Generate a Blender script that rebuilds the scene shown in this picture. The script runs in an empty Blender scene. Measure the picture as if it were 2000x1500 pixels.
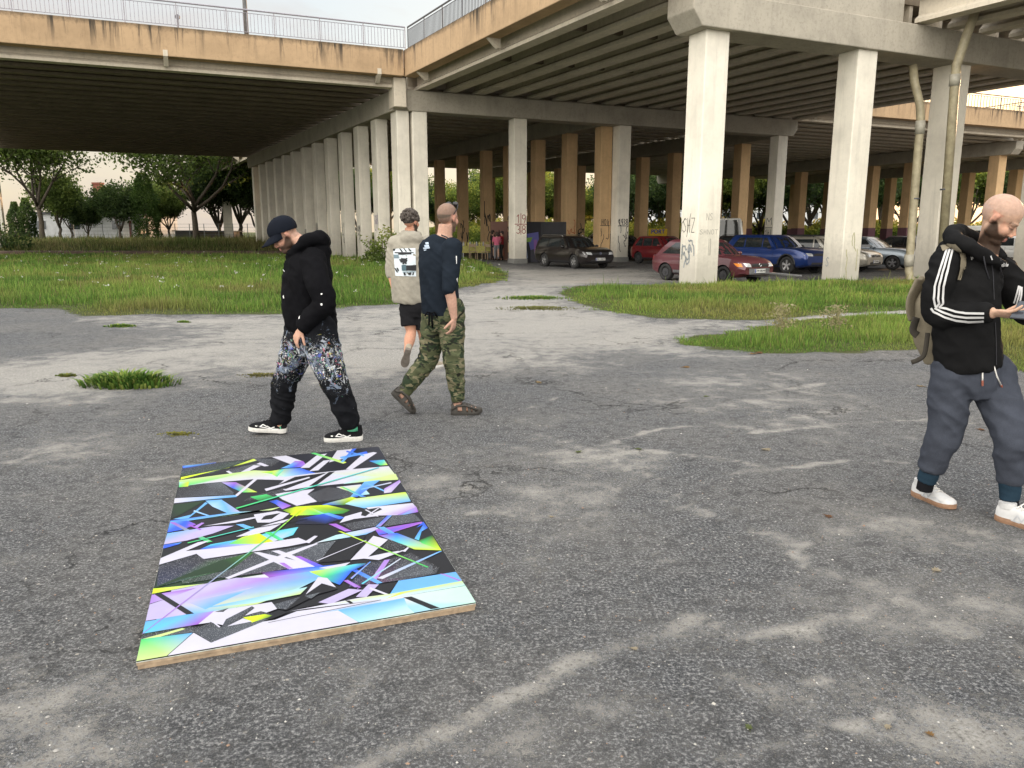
import bpy, bmesh, math, random
import numpy as np
from mathutils import Vector, Matrix, noise
R = math.radians
random.seed(7); RNG = np.random.default_rng(7)
sc = bpy.context.scene
COL = sc.collection
sc.render.engine = 'CYCLES'
sc.cycles.use_denoising = True
sc.cycles.max_bounces = 4; sc.cycles.diffuse_bounces = 3; sc.cycles.glossy_bounces = 2
sc.cycles.use_adaptive_sampling = True; sc.cycles.adaptive_threshold = .02
sc.cycles.transparent_max_bounces = 4; sc.cycles.transmission_bounces = 3
sc.cycles.use_fast_gi = False
sc.view_settings.view_transform = 'Standard'; sc.view_settings.look = 'None'
sc.view_settings.exposure = 0; sc.view_settings.gamma = 1

# ------------------------------------------------------------------ camera
PITCH = R(11.2); F = 1500.0; H = 1.55
cam = bpy.data.cameras.new('camera'); camo = bpy.data.objects.new('camera', cam); COL.objects.link(camo)
camo.location = (0, 0, H); camo.rotation_euler = (R(90) - PITCH, 0, 0)
cam.sensor_width = 36; cam.lens = 36 * F / 2000.0; cam.clip_start = .05; cam.clip_end = 3000
sc.camera = camo

def ray(x, y):
    dx = (x - 1000) / F; dy = (750 - y) / F
    return Vector((dx, math.cos(PITCH) + dy * math.sin(PITCH), -math.sin(PITCH) + dy * math.cos(PITCH)))
def G(x, y, z=0.0):                       # photo pixel -> point on the level z
    d = ray(x, y); t = (z - H) / d.z
    return Vector((d.x * t, d.y * t, z))
def P(x, y, Y):                           # photo pixel -> point in the upright plane Y
    d = ray(x, y); t = Y / d.y
    return Vector((d.x * t, Y, H + d.z * t))

# ------------------------------------------------------------------ helpers
def tag(o, label=None, cat=None, group=None, kind=None):
    if label: o['label'] = label
    if cat: o['category'] = cat
    if group: o['group'] = group
    if kind: o['kind'] = kind
    return o
def empty(name, loc=(0, 0, 0), rz=0.0, label=None, cat=None, group=None):
    o = bpy.data.objects.new(name, None); COL.objects.link(o)
    o.location = loc; o.rotation_euler = (0, 0, rz); o.empty_display_size = .2
    return tag(o, label, cat, group)
def link(name, me, mats=None, parent=None):
    o = bpy.data.objects.new(name, me); COL.objects.link(o)
    if mats is not None:
        for m in (mats if isinstance(mats, (list, tuple)) else [mats]): me.materials.append(m)
    if parent is not None: o.parent = parent
    return o
def copy_tree(o, parent=None):
    c = o.copy(); COL.objects.link(c)
    if parent is not None: c.parent = parent
    for ch in list(o.children): copy_tree(ch, c)
    return c

class MB:
    def __init__(s): s.v = []; s.f = []; s.m = []
    def add(s, vs, fs, mi=0):
        b = len(s.v); s.v += [tuple(q) for q in vs]
        s.f += [tuple(b + i for i in f) for f in fs]; s.m += [mi] * len(fs); return b
    def prism(s, pts, z0, z1, mi=0):      # plan polygon (ccw) -> upright prism
        n = len(pts)
        vs = [(p[0], p[1], z0) for p in pts] + [(p[0], p[1], z1) for p in pts]
        s.add(vs, [tuple(range(n - 1, -1, -1)), tuple(range(n, 2 * n))] + [(i, (i + 1) % n, n + (i + 1) % n, n + i) for i in range(n)], mi)
    def box(s, x0, y0, z0, x1, y1, z1, mi=0): s.prism([(x0, y0), (x1, y0), (x1, y1), (x0, y1)], z0, z1, mi)
    def bar(s, p0, p1, sec, mi=0):        # section of (side, up) swept between two points
        p0 = Vector(p0); p1 = Vector(p1); d = (p1 - p0).normalized()
        up = Vector((0, 0, 1)) if abs(d.z) < .95 else Vector((0, 1, 0))
        r = d.cross(up).normalized(); up = r.cross(d)
        n = len(sec); vs = [p + r * a + up * b for p in (p0, p1) for a, b in sec]
        s.add(vs, [tuple(range(n - 1, -1, -1)), tuple(range(n, 2 * n))] + [(i, (i + 1) % n, n + (i + 1) % n, n + i) for i in range(n)], mi)
    def rod(s, p0, p1, r, n=8, mi=0, r1=None):
        if r1 is None: r1 = r
        p0 = Vector(p0); p1 = Vector(p1); d = (p1 - p0).normalized()
        up = Vector((0, 0, 1)) if abs(d.z) < .95 else Vector((0, 1, 0))
        a = d.cross(up).normalized(); b = a.cross(d)
        vs = []
        for p, rr in ((p0, r), (p1, r1)):
            for k in range(n):
                t = 2 * math.pi * k / n; vs.append(p + a * math.cos(t) * rr + b * math.sin(t) * rr)
        s.add(vs, [tuple(range(n - 1, -1, -1)), tuple(range(n, 2 * n))] + [(i, (i + 1) % n, n + (i + 1) % n, n + i) for i in range(n)], mi)
    def tube(s, pts, rads, n=8, mi=0, cap=True, squash=None, upv=None):   # smooth tube along points
        pts = [Vector(q) for q in pts]; vs = []; fs = []
        prev = None
        for i, p in enumerate(pts):
            d = (pts[min(i + 1, len(pts) - 1)] - pts[max(i - 1, 0)]).normalized()
            if prev is None:
                up = Vector(upv) if upv else (Vector((0, 0, 1)) if abs(d.z) < .9 else Vector((0, 1, 0)))
                a = d.cross(up).normalized()
            else: a = (prev - d * prev.dot(d)).normalized()
            prev = a; b = a.cross(d); r = rads[i] if isinstance(rads, (list, tuple)) else rads
            ra, rb = (r if isinstance(r, (list, tuple)) else (r, r))
            for k in range(n):
                t = 2 * math.pi * k / n; vs.append(p + a * math.cos(t) * ra + b * math.sin(t) * rb)
        for i in range(len(pts) - 1):
            for k in range(n): fs.append((i * n + k, i * n + (k + 1) % n, (i + 1) * n + (k + 1) % n, (i + 1) * n + k))
        if cap: fs += [tuple(range(n - 1, -1, -1)), tuple(range((len(pts) - 1) * n, len(pts) * n))]
        s.add(vs, fs, mi)
    def ball(s, c, r, seg=12, rings=8, mi=0, M=None):
        if not isinstance(r, (list, tuple)): r = (r, r, r)
        vs = []; c = Vector(c)
        for i in range(1, rings):
            th = math.pi * i / rings
            for k in range(seg):
                ph = 2 * math.pi * k / seg
                q = Vector((r[0] * math.sin(th) * math.cos(ph), r[1] * math.sin(th) * math.sin(ph), r[2] * math.cos(th)))
                if M is not None: q = M @ q
                vs.append(c + q)
        q0 = Vector((0, 0, r[2])); q1 = Vector((0, 0, -r[2]))
        if M is not None: q0 = M @ q0; q1 = M @ q1
        vs += [c + q0, c + q1]; n0 = len(vs) - 2; n1 = n0 + 1; fs = []
        for i in range(rings - 2):
            for k in range(seg): fs.append((i * seg + k, (i + 1) * seg + k, (i + 1) * seg + (k + 1) % seg, i * seg + (k + 1) % seg))
        for k in range(seg):
            fs.append((n0, k, (k + 1) % seg)); fs.append((n1, (rings - 2) * seg + (k + 1) % seg, (rings - 2) * seg + k))
        s.add(vs, fs, mi)
    def mesh(s, name, smooth=False):
        me = bpy.data.meshes.new(name); me.from_pydata(s.v, [], s.f); me.update()
        me.polygons.foreach_set('material_index', s.m)
        if smooth: me.polygons.foreach_set('use_smooth', [True] * len(s.f))
        bm = bmesh.new(); bm.from_mesh(me); bmesh.ops.recalc_face_normals(bm, faces=bm.faces); bm.to_mesh(me); bm.free()
        return me
    def build(s, name, mats, parent=None, smooth=False, bevel=0, seg=2, auto=None):
        o = link(name, s.mesh(name, smooth), mats, parent)
        if bevel:
            m = o.modifiers.new('bevel', 'BEVEL'); m.width = bevel; m.segments = seg; m.limit_method = 'ANGLE'; m.angle_limit = R(35)
        return o

# ------------------------------------------------------------------ material helpers
def new_mat(name):
    m = bpy.data.materials.new(name); m.use_nodes = True
    nt = m.node_tree; b = nt.nodes['Principled BSDF']; return m, nt, b
def N(nt, t, **kw):
    n = nt.nodes.new(t)
    for k, v in kw.items():
        if k in n.inputs: n.inputs[k].default_value = v
        else: setattr(n, k, v)
    return n
def ramp(nt, fac, stops, interp='LINEAR'):
    r = nt.nodes.new('ShaderNodeValToRGB'); cr = r.color_ramp; cr.interpolation = interp
    while len(cr.elements) < len(stops): cr.elements.new(.5)
    for e, (p, c) in zip(cr.elements, stops):
        e.position = p; e.color = (c, c, c, 1) if isinstance(c, (int, float)) else (*c, 1)
    nt.links.new(fac, r.inputs[0]); return r.outputs[0]
def mixc(nt, fac, a, b, mode='MIX'):
    m = nt.nodes.new('ShaderNodeMix'); m.data_type = 'RGBA'; m.blend_type = mode; m.clamp_factor = True
    for k_, val in ((0, fac), (6, a), (7, b)):
        inp = m.inputs[k_]
        if hasattr(val, 'is_linked'): nt.links.new(val, inp)
        elif isinstance(val, (int, float)): inp.default_value = val if k_ == 0 else (val, val, val, 1)
        else: inp.default_value = (*val, 1)
    return m.outputs[2]
def math_(nt, op, a, b=0.0, clamp=False):
    m = nt.nodes.new('ShaderNodeMath'); m.operation = op; m.use_clamp = clamp
    for inp, val in zip(m.inputs, (a, b)):
        if hasattr(val, 'is_linked'): nt.links.new(val, inp)
        else: inp.default_value = val
    return m.outputs[0]
def nz(nt, scale, detail=4, rough=.55, vec=None, out=0, dist=0.0):
    n = nt.nodes.new('ShaderNodeTexNoise'); n.inputs['Scale'].default_value = scale
    n.inputs['Detail'].default_value = detail; n.inputs['Roughness'].default_value = rough; n.inputs['Distortion'].default_value = dist
    if vec is not None: nt.links.new(vec, n.inputs['Vector'])
    return n.outputs[out]
def bump(nt, b, h, strength=.4, dist=.01):
    n = nt.nodes.new('ShaderNodeBump'); n.inputs['Strength'].default_value = strength; n.inputs['Distance'].default_value = dist
    nt.links.new(h, n.inputs['Height']); nt.links.new(n.outputs[0], b.inputs['Normal'])
def simple(name, col, rough=.6, metal=0.0, var=.25, scale=20, bmp=0.0, coat=0.0, spec=None):
    m, nt, b = new_mat(name)
    tc = N(nt, 'ShaderNodeTexCoord').outputs['Object']
    f = nz(nt, scale, 4, .6, tc)
    lo = tuple(c * (1 - var) for c in col); hi = tuple(min(1, c * (1 + var)) for c in col)
    nt.links.new(ramp(nt, f, [(.3, lo), (.7, hi)]), b.inputs['Base Color'])
    b.inputs['Roughness'].default_value = rough; b.inputs['Metallic'].default_value = metal
    if coat: b.inputs['Coat Weight'].default_value = coat; b.inputs['Coat Roughness'].default_value = .05
    if spec is not None: b.inputs['Specular IOR Level'].default_value = spec
    if bmp: bump(nt, b, f, bmp, .01)
    return m
def concrete(name, col, stain=.5, streak=0.0, warm=(1, 1, 1), scale=1.0, low=0.0):
    m, nt, b = new_mat(name); tc = N(nt, 'ShaderNodeNewGeometry').outputs['Position']
    f1 = nz(nt, .6 * scale, 5, .65, tc); f2 = nz(nt, 7 * scale, 5, .7, tc); f3 = nz(nt, 45, 3, .6, tc)
    dark = tuple(c * (1 - stain) for c in col)
    c = ramp(nt, f1, [(.3, tuple(q * .82 for q in col)), (.5, col), (.75, tuple(min(1, q * 1.12) for q in col))])
    c = mixc(nt, ramp(nt, f2, [(.5, 0.0), (.75, .55)]), c, dark)
    mpd = N(nt, 'ShaderNodeMapping'); mpd.inputs['Scale'].default_value = (4, 4, .3); nt.links.new(tc, mpd.inputs[0])
    c = mixc(nt, ramp(nt, nz(nt, 1.0, 6, .7, mpd.outputs[0], dist=.4), [(.52, 0.0), (.70, .35)]), c, tuple(q * .6 for q in col))
    if streak:
        mp = N(nt, 'ShaderNodeMapping'); mp.inputs['Scale'].default_value = (3.2, 3.2, .22); nt.links.new(tc, mp.inputs[0])
        s1 = nz(nt, 1.0, 6, .7, mp.outputs[0], dist=.6)
        mp2 = N(nt, 'ShaderNodeMapping'); mp2.inputs['Scale'].default_value = (.5, .5, .1); nt.links.new(tc, mp2.inputs[0])
        s2 = nz(nt, 1.0, 2, .5, mp2.outputs[0])
        k = math_(nt, 'MULTIPLY', ramp(nt, s1, [(.50, 0.0), (.60, 1.0)]), ramp(nt, s2, [(.38, .3), (.55, 1.0)]))
        # streaks start at the weathered top edge and fade downwards
        sep = N(nt, 'ShaderNodeSeparateXYZ'); nt.links.new(tc, sep.inputs[0])
        top = N(nt, 'ShaderNodeMapRange'); top.inputs[1].default_value = 8.7; top.inputs[2].default_value = 9.85
        nt.links.new(sep.outputs[2], top.inputs[0])
        k = math_(nt, 'MULTIPLY', k, math_(nt, 'MULTIPLY', top.outputs[0], streak), True)
        c = mixc(nt, k, c, (.05, .045, .04))
        edge = N(nt, 'ShaderNodeMapRange'); edge.inputs[1].default_value = 9.62; edge.inputs[2].default_value = 9.85
        nt.links.new(math_(nt, 'ADD', sep.outputs[2], math_(nt, 'MULTIPLY', f2, .3)), edge.inputs[0])
        edge.inputs[1].default_value = 9.78; edge.inputs[2].default_value = 10.02
        c = mixc(nt, math_(nt, 'MULTIPLY', edge.outputs[0], .85), c, (.07, .055, .04))
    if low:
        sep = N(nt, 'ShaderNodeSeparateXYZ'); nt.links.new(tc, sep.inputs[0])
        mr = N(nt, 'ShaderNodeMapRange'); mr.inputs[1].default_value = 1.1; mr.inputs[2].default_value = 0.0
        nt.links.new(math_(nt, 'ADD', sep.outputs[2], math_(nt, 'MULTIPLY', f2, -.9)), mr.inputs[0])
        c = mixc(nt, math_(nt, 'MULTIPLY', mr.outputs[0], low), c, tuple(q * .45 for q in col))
    nt.links.new(c, b.inputs['Base Color']); b.inputs['Roughness'].default_value = .88
    b.inputs['Specular IOR Level'].default_value = .1
    bump(nt, b, math_(nt, 'ADD', math_(nt, 'MULTIPLY', f2, .6), f3), .25, .01)
    return m
def vcol_mat(name, attr='col', rough=.7, spec=.3, trans=0.0, bumpscale=0, noisevar=0.0, sheen=0.0):
    m, nt, b = new_mat(name)
    a = N(nt, 'ShaderNodeAttribute'); a.attribute_name = attr; c = a.outputs['Color']
    tc = N(nt, 'ShaderNodeNewGeometry').outputs['Position']
    if noisevar:
        f = nz(nt, 60, 4, .6, tc); c = mixc(nt, noisevar, c, ramp(nt, f, [(.35, .35), (.65, .75)]), 'OVERLAY')
    nt.links.new(c, b.inputs['Base Color']); b.inputs['Roughness'].default_value = rough
    b.inputs['Specular IOR Level'].default_value = spec
    if sheen: b.inputs['Sheen Weight'].default_value = sheen
    if bumpscale: bump(nt, b, nz(nt, bumpscale, 3, .6, tc), .25, .004)
    if trans:
        t = N(nt, 'ShaderNodeBsdfTranslucent'); nt.links.new(c, t.inputs[0])
        mx = N(nt, 'ShaderNodeMixShader'); mx.inputs[0].default_value = trans
        nt.links.new(b.outputs[0], mx.inputs[1]); nt.links.new(t.outputs[0], mx.inputs[2])
        nt.links.new(mx.outputs[0], nt.nodes['Material Output'].inputs[0])
    return m
def set_cols(me, cols, name='col'):       # per-vertex colours, (n,3) linear
    a = me.color_attributes.new(name, 'FLOAT_COLOR', 'POINT')
    arr = np.ones((len(me.vertices), 4), dtype=np.float32); arr[:, :3] = cols; a.data.foreach_set('color', arr.ravel())

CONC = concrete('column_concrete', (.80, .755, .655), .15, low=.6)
CONC_SUNTINT = concrete('sun_tinted_concrete', (.64, .44, .245), .25)  # orange of bounced sunset light under the deck put into the concrete colour
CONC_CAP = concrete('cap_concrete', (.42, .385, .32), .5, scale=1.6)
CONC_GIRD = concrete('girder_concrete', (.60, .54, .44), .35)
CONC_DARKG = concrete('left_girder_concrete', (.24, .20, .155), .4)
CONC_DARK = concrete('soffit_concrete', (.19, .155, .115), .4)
FASCIA = concrete('fascia_ochre', (.46, .325, .20), .35, streak=1.15)
PLINTH = concrete('plinth_concrete', (.2, .2, .19), .4)
PURPLE = concrete('purple_paint', (.19, .10, .12), .25)
RAILM = simple('rail_paint', (.30, .29, .33), .5, .2)
RAILD = simple('rail_dark', (.10, .10, .11), .5, .2)
STEEL = simple('galvanised', (.42, .44, .46), .45, .7, .15, 8)

# ------------------------------------------------------------------ sky and sun
SUN_AZ = R(50); SUN_EL = R(6)             # azimuth counter-clockwise from +X
w = bpy.data.worlds.new('World'); sc.world = w; w.use_nodes = True
nt = w.node_tree; bg = nt.nodes['Background']
sky = N(nt, 'ShaderNodeTexSky'); sky.sky_type = 'NISHITA'; sky.sun_disc = False
sky.sun_elevation = SUN_EL; sky.sun_rotation = R(90) - SUN_AZ; sky.altitude = 50; sky.air_density = 1.3; sky.dust_density = 3
tc = N(nt, 'ShaderNodeTexCoord').outputs['Generated']
nrm = N(nt, 'ShaderNodeVectorMath'); nrm.operation = 'NORMALIZE'; nt.links.new(tc, nrm.inputs[0])
sep = N(nt, 'ShaderNodeSeparateXYZ'); nt.links.new(nrm.outputs[0], sep.inputs[0])
base = ramp(nt, sep.outputs[2], [(0.0, (.88, .72, .50)), (.05, (.86, .77, .60)), (.12, (.72, .69, .66)), (.22, (.75, .80, .83)), (.31, (.74, .80, .86)), (.48, (1.25, 1.32, 1.42)), (1.0, (2.0, 2.04, 2.12))])
mp = N(nt, 'ShaderNodeMapping'); mp.inputs['Scale'].default_value = (1.6, 1.6, 7.0); nt.links.new(nrm.outputs[0], mp.inputs[0])
cl = nz(nt, 1.6, 6, .55, mp.outputs[0], dist=.3)
cloud = ramp(nt, cl, [(.48, 0.0), (.68, 1.0)])
c1 = mixc(nt, math_(nt, 'MULTIPLY', cloud, .85), base, (.66, .60, .59))
dt = N(nt, 'ShaderNodeVectorMath'); dt.operation = 'DOT_PRODUCT'; nt.links.new(nrm.outputs[0], dt.inputs[0])
dt.inputs[1].default_value = (math.cos(SUN_EL) * math.cos(SUN_AZ), math.cos(SUN_EL) * math.sin(SUN_AZ), math.sin(SUN_EL))
glow = ramp(nt, dt.outputs['Value'], [(.6, 0.0), (.92, .35), (1.0, 1.0)])
c2 = mixc(nt, glow, c1, (1.3, 1.15, .92))
bk = N(nt, 'ShaderNodeVectorMath'); bk.operation = 'DOT_PRODUCT'; nt.links.new(nrm.outputs[0], bk.inputs[0]); bk.inputs[1].default_value = (-.35, -.80, .48)
c2 = mixc(nt, ramp(nt, bk.outputs['Value'], [(.1, 0.0), (.9, 1.0)]), c2, (3.5, 3.32, 3.05))    # open bright sky behind the photographer
sk = mixc(nt, 1.0, sky.outputs[0], (.05, .05, .05), 'MULTIPLY')
c3 = mixc(nt, 1.0, c2, sk, 'ADD')
nt.links.new(c3, bg.inputs[0]); bg.inputs[1].default_value = 1.0
sl = bpy.data.lights.new('sun', 'SUN'); sl.energy = 5.0; sl.angle = R(.6); sl.color = (1.0, .62, .34)
so = bpy.data.objects.new('sun', sl); COL.objects.link(so)
so.rotation_euler = Vector((math.cos(SUN_EL) * math.cos(SUN_AZ), math.cos(SUN_EL) * math.sin(SUN_AZ), math.sin(SUN_EL))).to_track_quat('Z', 'Y').to_euler()
so.location = (30, 40, 30)
# ================================================================== THE VIADUCT
KX, KY = -5.0, 38.0
UA, VA = R(24.0), R(118.5)
Uv = Vector((math.cos(UA), math.sin(UA))); Vv = Vector((math.cos(VA), math.sin(VA)))
def W(u, v): return Vector((KX, KY)) + Uv * u + Vv * v
def W3(u, v, z): q = W(u, v); return Vector((q.x, q.y, z))
ZC0, ZC1, ZG0, ZG1, ZS1 = 7.25, 8.20, 8.24, 9.05, 9.40    # cap bottom/top, girder bottom/top, slab top

def hterr(x, y):                          # gentle rise of the ground beyond the crossing
    x = np.asarray(x, float); y = np.asarray(y, float)
    t = np.clip((y + .45 * x * 0 - 57) / 9, 0, 1); s = t * t * (3 - 2 * t)
    k = np.clip((-x - 2) / 10, 0, 1)
    dip = np.clip((y - 22) / 5, 0, 1) * np.clip((x + 3) / 4, 0, 1) * np.clip((72 - y) / 10, 0, 1)
    return s * .55 * (.25 + .75 * k) - .1 * dip * dip * (3 - 2 * dip)

col_n = 0
def column(parent, u, v, s=.78, z1=ZC0, plinth=True, purple=False, mat=None, sv=None):
    q = W(u, v); sv = sv or s
    a = Uv * (s / 2); b = Vector((-Uv.y, Uv.x)) * (sv / 2)
    pts = [q - a - b, q + a - b, q + a + b, q - a + b]
    mb = MB(); mb.prism(pts, -.1, z1 + .01)
    o = mb.build('column', mat or CONC, parent, bevel=.035)
    if plinth:
        k = 1.10; mp_ = MB(); mp_.prism([q + (p - q) * k for p in pts], -.2, .16)
        mp_.build('plinth', PLINTH, o, bevel=.02)
    if purple:
        k = 1.02; m2 = MB(); m2.prism([q + (p - q) * k for p in pts], -.1, 1.9); m2.build('painted_band', PURPLE, o)
    return o
def cap(parent, p0, p1, w=1.05, z0=ZC0, z1=ZC1, ch=.38, name='cap_beam', mat=None):
    p0 = Vector(p0); p1 = Vector(p1); d = (p1 - p0); L = d.length; d.normalize(); r = Vector((d.y, -d.x))
    prof = [(ch * .8, z0), (L - ch * .8, z0), (L, z0 + ch), (L, z1), (0, z1), (0, z0 + ch)]
    vs = []
    for side in (-w / 2, w / 2):
        for s_, z in prof: q = p0 + d * s_ + r * side; vs.append((q.x, q.y, z))
    n = 6; mb = MB(); mb.add(vs, [tuple(range(n - 1, -1, -1)), tuple(range(n, 2 * n))] + [(i, (i + 1) % n, n + (i + 1) % n, n + i) for i in range(n)])
    return mb.build(name, mat or CONC_CAP, parent, bevel=.03)
GSEC = [(-.26, 0), (.26, 0), (.26, .12), (.085, .25), (.085, .81), (-.085, .81), (-.085, .25), (-.26, .12)]
def girder(parent, p0, p1, mat=None):
    mb = MB(); mb.bar((p0.x, p0.y, ZG0), (p1.x, p1.y, ZG0), GSEC)
    return mb.build('girder', mat or CONC_GIRD, parent)
def deck(label, u0, u1, v0, v1, along, n, sides=(), brack=(), name='viaduct_deck', diaph=(), gm=None):
    r = empty(name, W3((u0 + u1) / 2, (v0 + v1) / 2, 0) * 0, 0, label, 'bridge deck')
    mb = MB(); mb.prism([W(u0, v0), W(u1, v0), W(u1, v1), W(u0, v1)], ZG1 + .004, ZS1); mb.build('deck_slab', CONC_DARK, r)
    for i in range(n):
        t = (i + .5) / n
        if along == 'u': v = v0 + .45 + (v1 - v0 - .9) * i / (n - 1); girder(r, W(u0 + .05, v), W(u1 - .05, v), gm if i else None)
        else: u = u0 + .45 + (u1 - u0 - .9) * i / (n - 1); girder(r, W(u, v0 + .05), W(u, v1 - .05))
    for (a, b) in diaph:                  # cross diaphragms between the girders
        mb = MB()
        if along == 'v': mb.bar(W3(u0 + .5, a, ZG0 + .5), W3(u1 - .5, a, ZG0 + .5), [(-.1, -.2), (.1, -.2), (.1, .3), (-.1, .3)])
        else: mb.bar(W3(a, v0 + .5, ZG0 + .5), W3(a, v1 - .5, ZG0 + .5), [(-.1, -.2), (.1, -.2), (.1, .3), (-.1, .3)])
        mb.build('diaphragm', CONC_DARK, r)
    for s_ in sides:                      # ochre edge beams
        pa, pb, out = s_
        fm = MB(); A = W(*pa); B = W(*pb); d = (B - A).normalized(); o_ = Vector((d.y, -d.x)) * out
        fm.prism([A + o_ * .02, B + o_ * .02, B + o_ * .62, A + o_ * .62] if out < 0 else [A + o_ * .62, B + o_ * .62, B + o_ * .02, A + o_ * .02], 8.68, 9.85)
        fm.build('edge_beam', FASCIA, r, bevel=.03)
    for (pa, out) in brack:               # small cantilever brackets under the edge beam
        A = W(*pa); o_ = Vector(out); side = Vector((-o_.y, o_.x)) * .09
        bmk = MB(); z0 = ZG0 + .1; z1 = 8.72
        q = [A + side, A - side]; vs = []
        for k in q:
            vs += [(k.x, k.y, z0), (k.x + o_.x * .12, k.y + o_.y * .12, z0), (k.x + o_.x * .52, k.y + o_.y * .52, z1 - .04), (k.x + o_.x * .52, k.y + o_.y * .52, z1 + .2), (k.x, k.y, z1 + .2)]
        bmk.add(vs, [(0, 1, 2, 3, 4), (9, 8, 7, 6, 5)] + [(i, 5 + i, 5 + (i + 1) % 5, (i + 1) % 5) for i in range(5)])
        bmk.build('bracket', CONC_GIRD, r)
    return r
def railing(label, pts, z=9.85, h=1.02, mat=None, sp=.14, dense=False, wb=.012, group=None):
    r = empty('railing', (0, 0, 0), 0, label, 'railing', group)
    hr = MB(); lo = MB(); bal = MB()
    for a, b in zip(pts[:-1], pts[1:]):
        a = Vector(a); b = Vector(b); L = (b - a).length; d = (b - a) / L
        hr.rod((a.x, a.y, z + h), (b.x, b.y, z + h), .038, 6); 
        lo.rod((a.x, a.y, z + .12), (b.x, b.y, z + .12), .015, 5); lo.rod((a.x, a.y, z + h - .13), (b.x, b.y, z + h - .13), .015, 5)
        n = max(1, round(L / 2.0))
        for i in range(n + 1):
            q = a + d * (L * i / n); pm = MB(); pm.rod((q.x, q.y, z - .02), (q.x, q.y, z + h), .022, 6); pm.build('post', mat, r)
        m = int(L / sp)
        for i in range(m):
            q = a + d * (L * (i + .5) / m); e = Vector((d.y, -d.x)) * (.022 if dense else wb); dd = d * (wb if dense else wb)
            bal.prism([q - dd * .5 - e * .5, q + dd * .5 - e * .5, q + dd * .5 + e * .5, q - dd * .5 + e * .5], z + .12, z + h - .13)
    hr.build('handrail', mat, r); lo.build('rail_bars', mat, r); bal.build('balusters', mat, r)
    return r

nV = Vector((Vv.x, Vv.y)); 
outA = Vector((math.sin(UA), -math.cos(UA)))          # towards the camera, off the left deck
outB = Vector((-math.sin(VA - R(0)), math.cos(VA)))   # off the right-hand deck, to its left
outB = Vector((-math.sin(VA), math.cos(VA))); 
# left deck spans between the left pier and the row of columns
deck('dark ribbed underside and ochre edge of the wide deck on the left', -20.4, .05, .35, 40.0, 'u', 26,
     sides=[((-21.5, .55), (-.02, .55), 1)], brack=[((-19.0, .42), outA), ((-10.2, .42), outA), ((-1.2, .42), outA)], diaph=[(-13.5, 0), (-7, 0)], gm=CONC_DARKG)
# near deck: from the far crossbeam to the front crossbeam
deck('ribbed near deck with ochre edge rising to the top of the picture', .62, 25.4, -16.8, 1.08, 'v', 17,
     sides=[((.62, .2), (.62, -18.2), 1)], brack=[((.62, -1.2), (-.88, -.48)), ((.62, -8.3), (-.88, -.48)), ((.62, -15.2), (-.88, -.48))], diaph=[(-5.6, 0), (-11.2, 0)])
deck('short ribbed deck behind the far crossbeam, above the parked estate car', .62, 12.31, 1.12, 40.0, 'u', 25)
deck('ribbed deck behind the far crossbeam, above the red hatchback', 12.33, 25.0, 1.12, 44.0, 'u', 27)
deck('right-hand far deck with a sunlit ochre edge behind the drain pipes', 25.42, 48.0, .9, 44.0, 'u', 27,
     sides=[((25.0, .9), (48.2, .9), 1)], brack=[((26.2, .85), outA), ((36.5, .85), outA), ((46.9, .85), outA)])
deck('lower continuation of the far deck at the right picture edge', 48.02, 72, 3.4, 44.0, 'u', 25, sides=[((48.2, 3.4), (72, 3.4), 1)], brack=[((49.6, 3.35), outA), ((58, 3.35), outA)])
deck('deck seen from below in the top right corner, starting on the front crossbeam', 10.5, 27.0, -37.0, -17.5, 'v', 11, sides=[], brack=[])
deck('deck beyond the far end of the column row, seen as a sliver of edge', -.2, 12.0, 40.4, 62.0, 'v', 8, sides=[((.0, 62.0), (.0, 40.4), -1)], brack=[((-.1, 45), (-.88, -.48)), ((-.1, 55), (-.88, -.48))])

# piers -----------------------------------------------------------------
def pier(label): return empty('viaduct_pier', (0, 0, 0), 0, label, 'bridge pier')
pr = pier('front pier with the largest pale columns and a massive concrete crossbeam')
front_cols = [column(pr, u, -17.15 + dv, .84, plinth=False) for u, dv in ((2.85, 0), (8.8, 0), (13.6, .25), (19.3, .3))]
cap(pr, W(1.75, -17.2), W(28, -16.75), 1.25, ch=.42)
cap(pr, W(1.75, -17.15), W(10.15, -17.0), 1.22, 8.204, 9.7, ch=.02, name='cap_upstand')
pr = pier('far pier of six columns crossing the middle of the picture, red numbers on one column')
far_cols = [column(pr, u, v_, .74, plinth=True) for u, v_ in ((.95, 1.0), (6.4, 1.15), (12.75, 1.2), (18.3, 1.2), (23.9, 1.2))]
cap(pr, W(.1, 1.05), W(24.9, 1.25), 1.0)
mb = MB(); q = W(-.12, .75); a = Uv * .3; b = Vector((-Uv.y, Uv.x)) * .5
mb.prism([q - a - b, q + a - b, q + a + b, q - a + b], 7.35, 8.66); mb.build('corner_block', CONC_GIRD, pr, bevel=.03)
pr = pier('receding row of closely set slab columns with graffiti below the left deck')
row_cols = []
for i in range(13):
    row_cols.append(column(pr, .16, 1.3 + 3.08 * i, .62, mat=CONC, sv=1.08, plinth=False))
cap(pr, W(.10, .55), W(.14, 39.6), .9)
pr = pier('distant pier closing the left deck at the left picture edge')
for v_ in (12, 16.5, 21, 25.5, 30, 34, 38): column(pr, -20.0, v_, .8, mat=CONC)
cap(pr, W(-20.2, .6), W(-20.0, 39.8), .95)
pr = pier('inner pier in shade behind the black estate car')
in_cols = [column(pr, 12.05, v_, .72, mat=CONC_SUNTINT) for v_ in (1.9, 5.4, 9.1, 12.9, 16.5, 20.6, 25, 29, 33.5, 38)]
cap(pr, W(12.1, 1.7), W(12.05, 40), 1.0)
pr = pier('second inner pier tinted a sunset orange behind the red cars')
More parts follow.
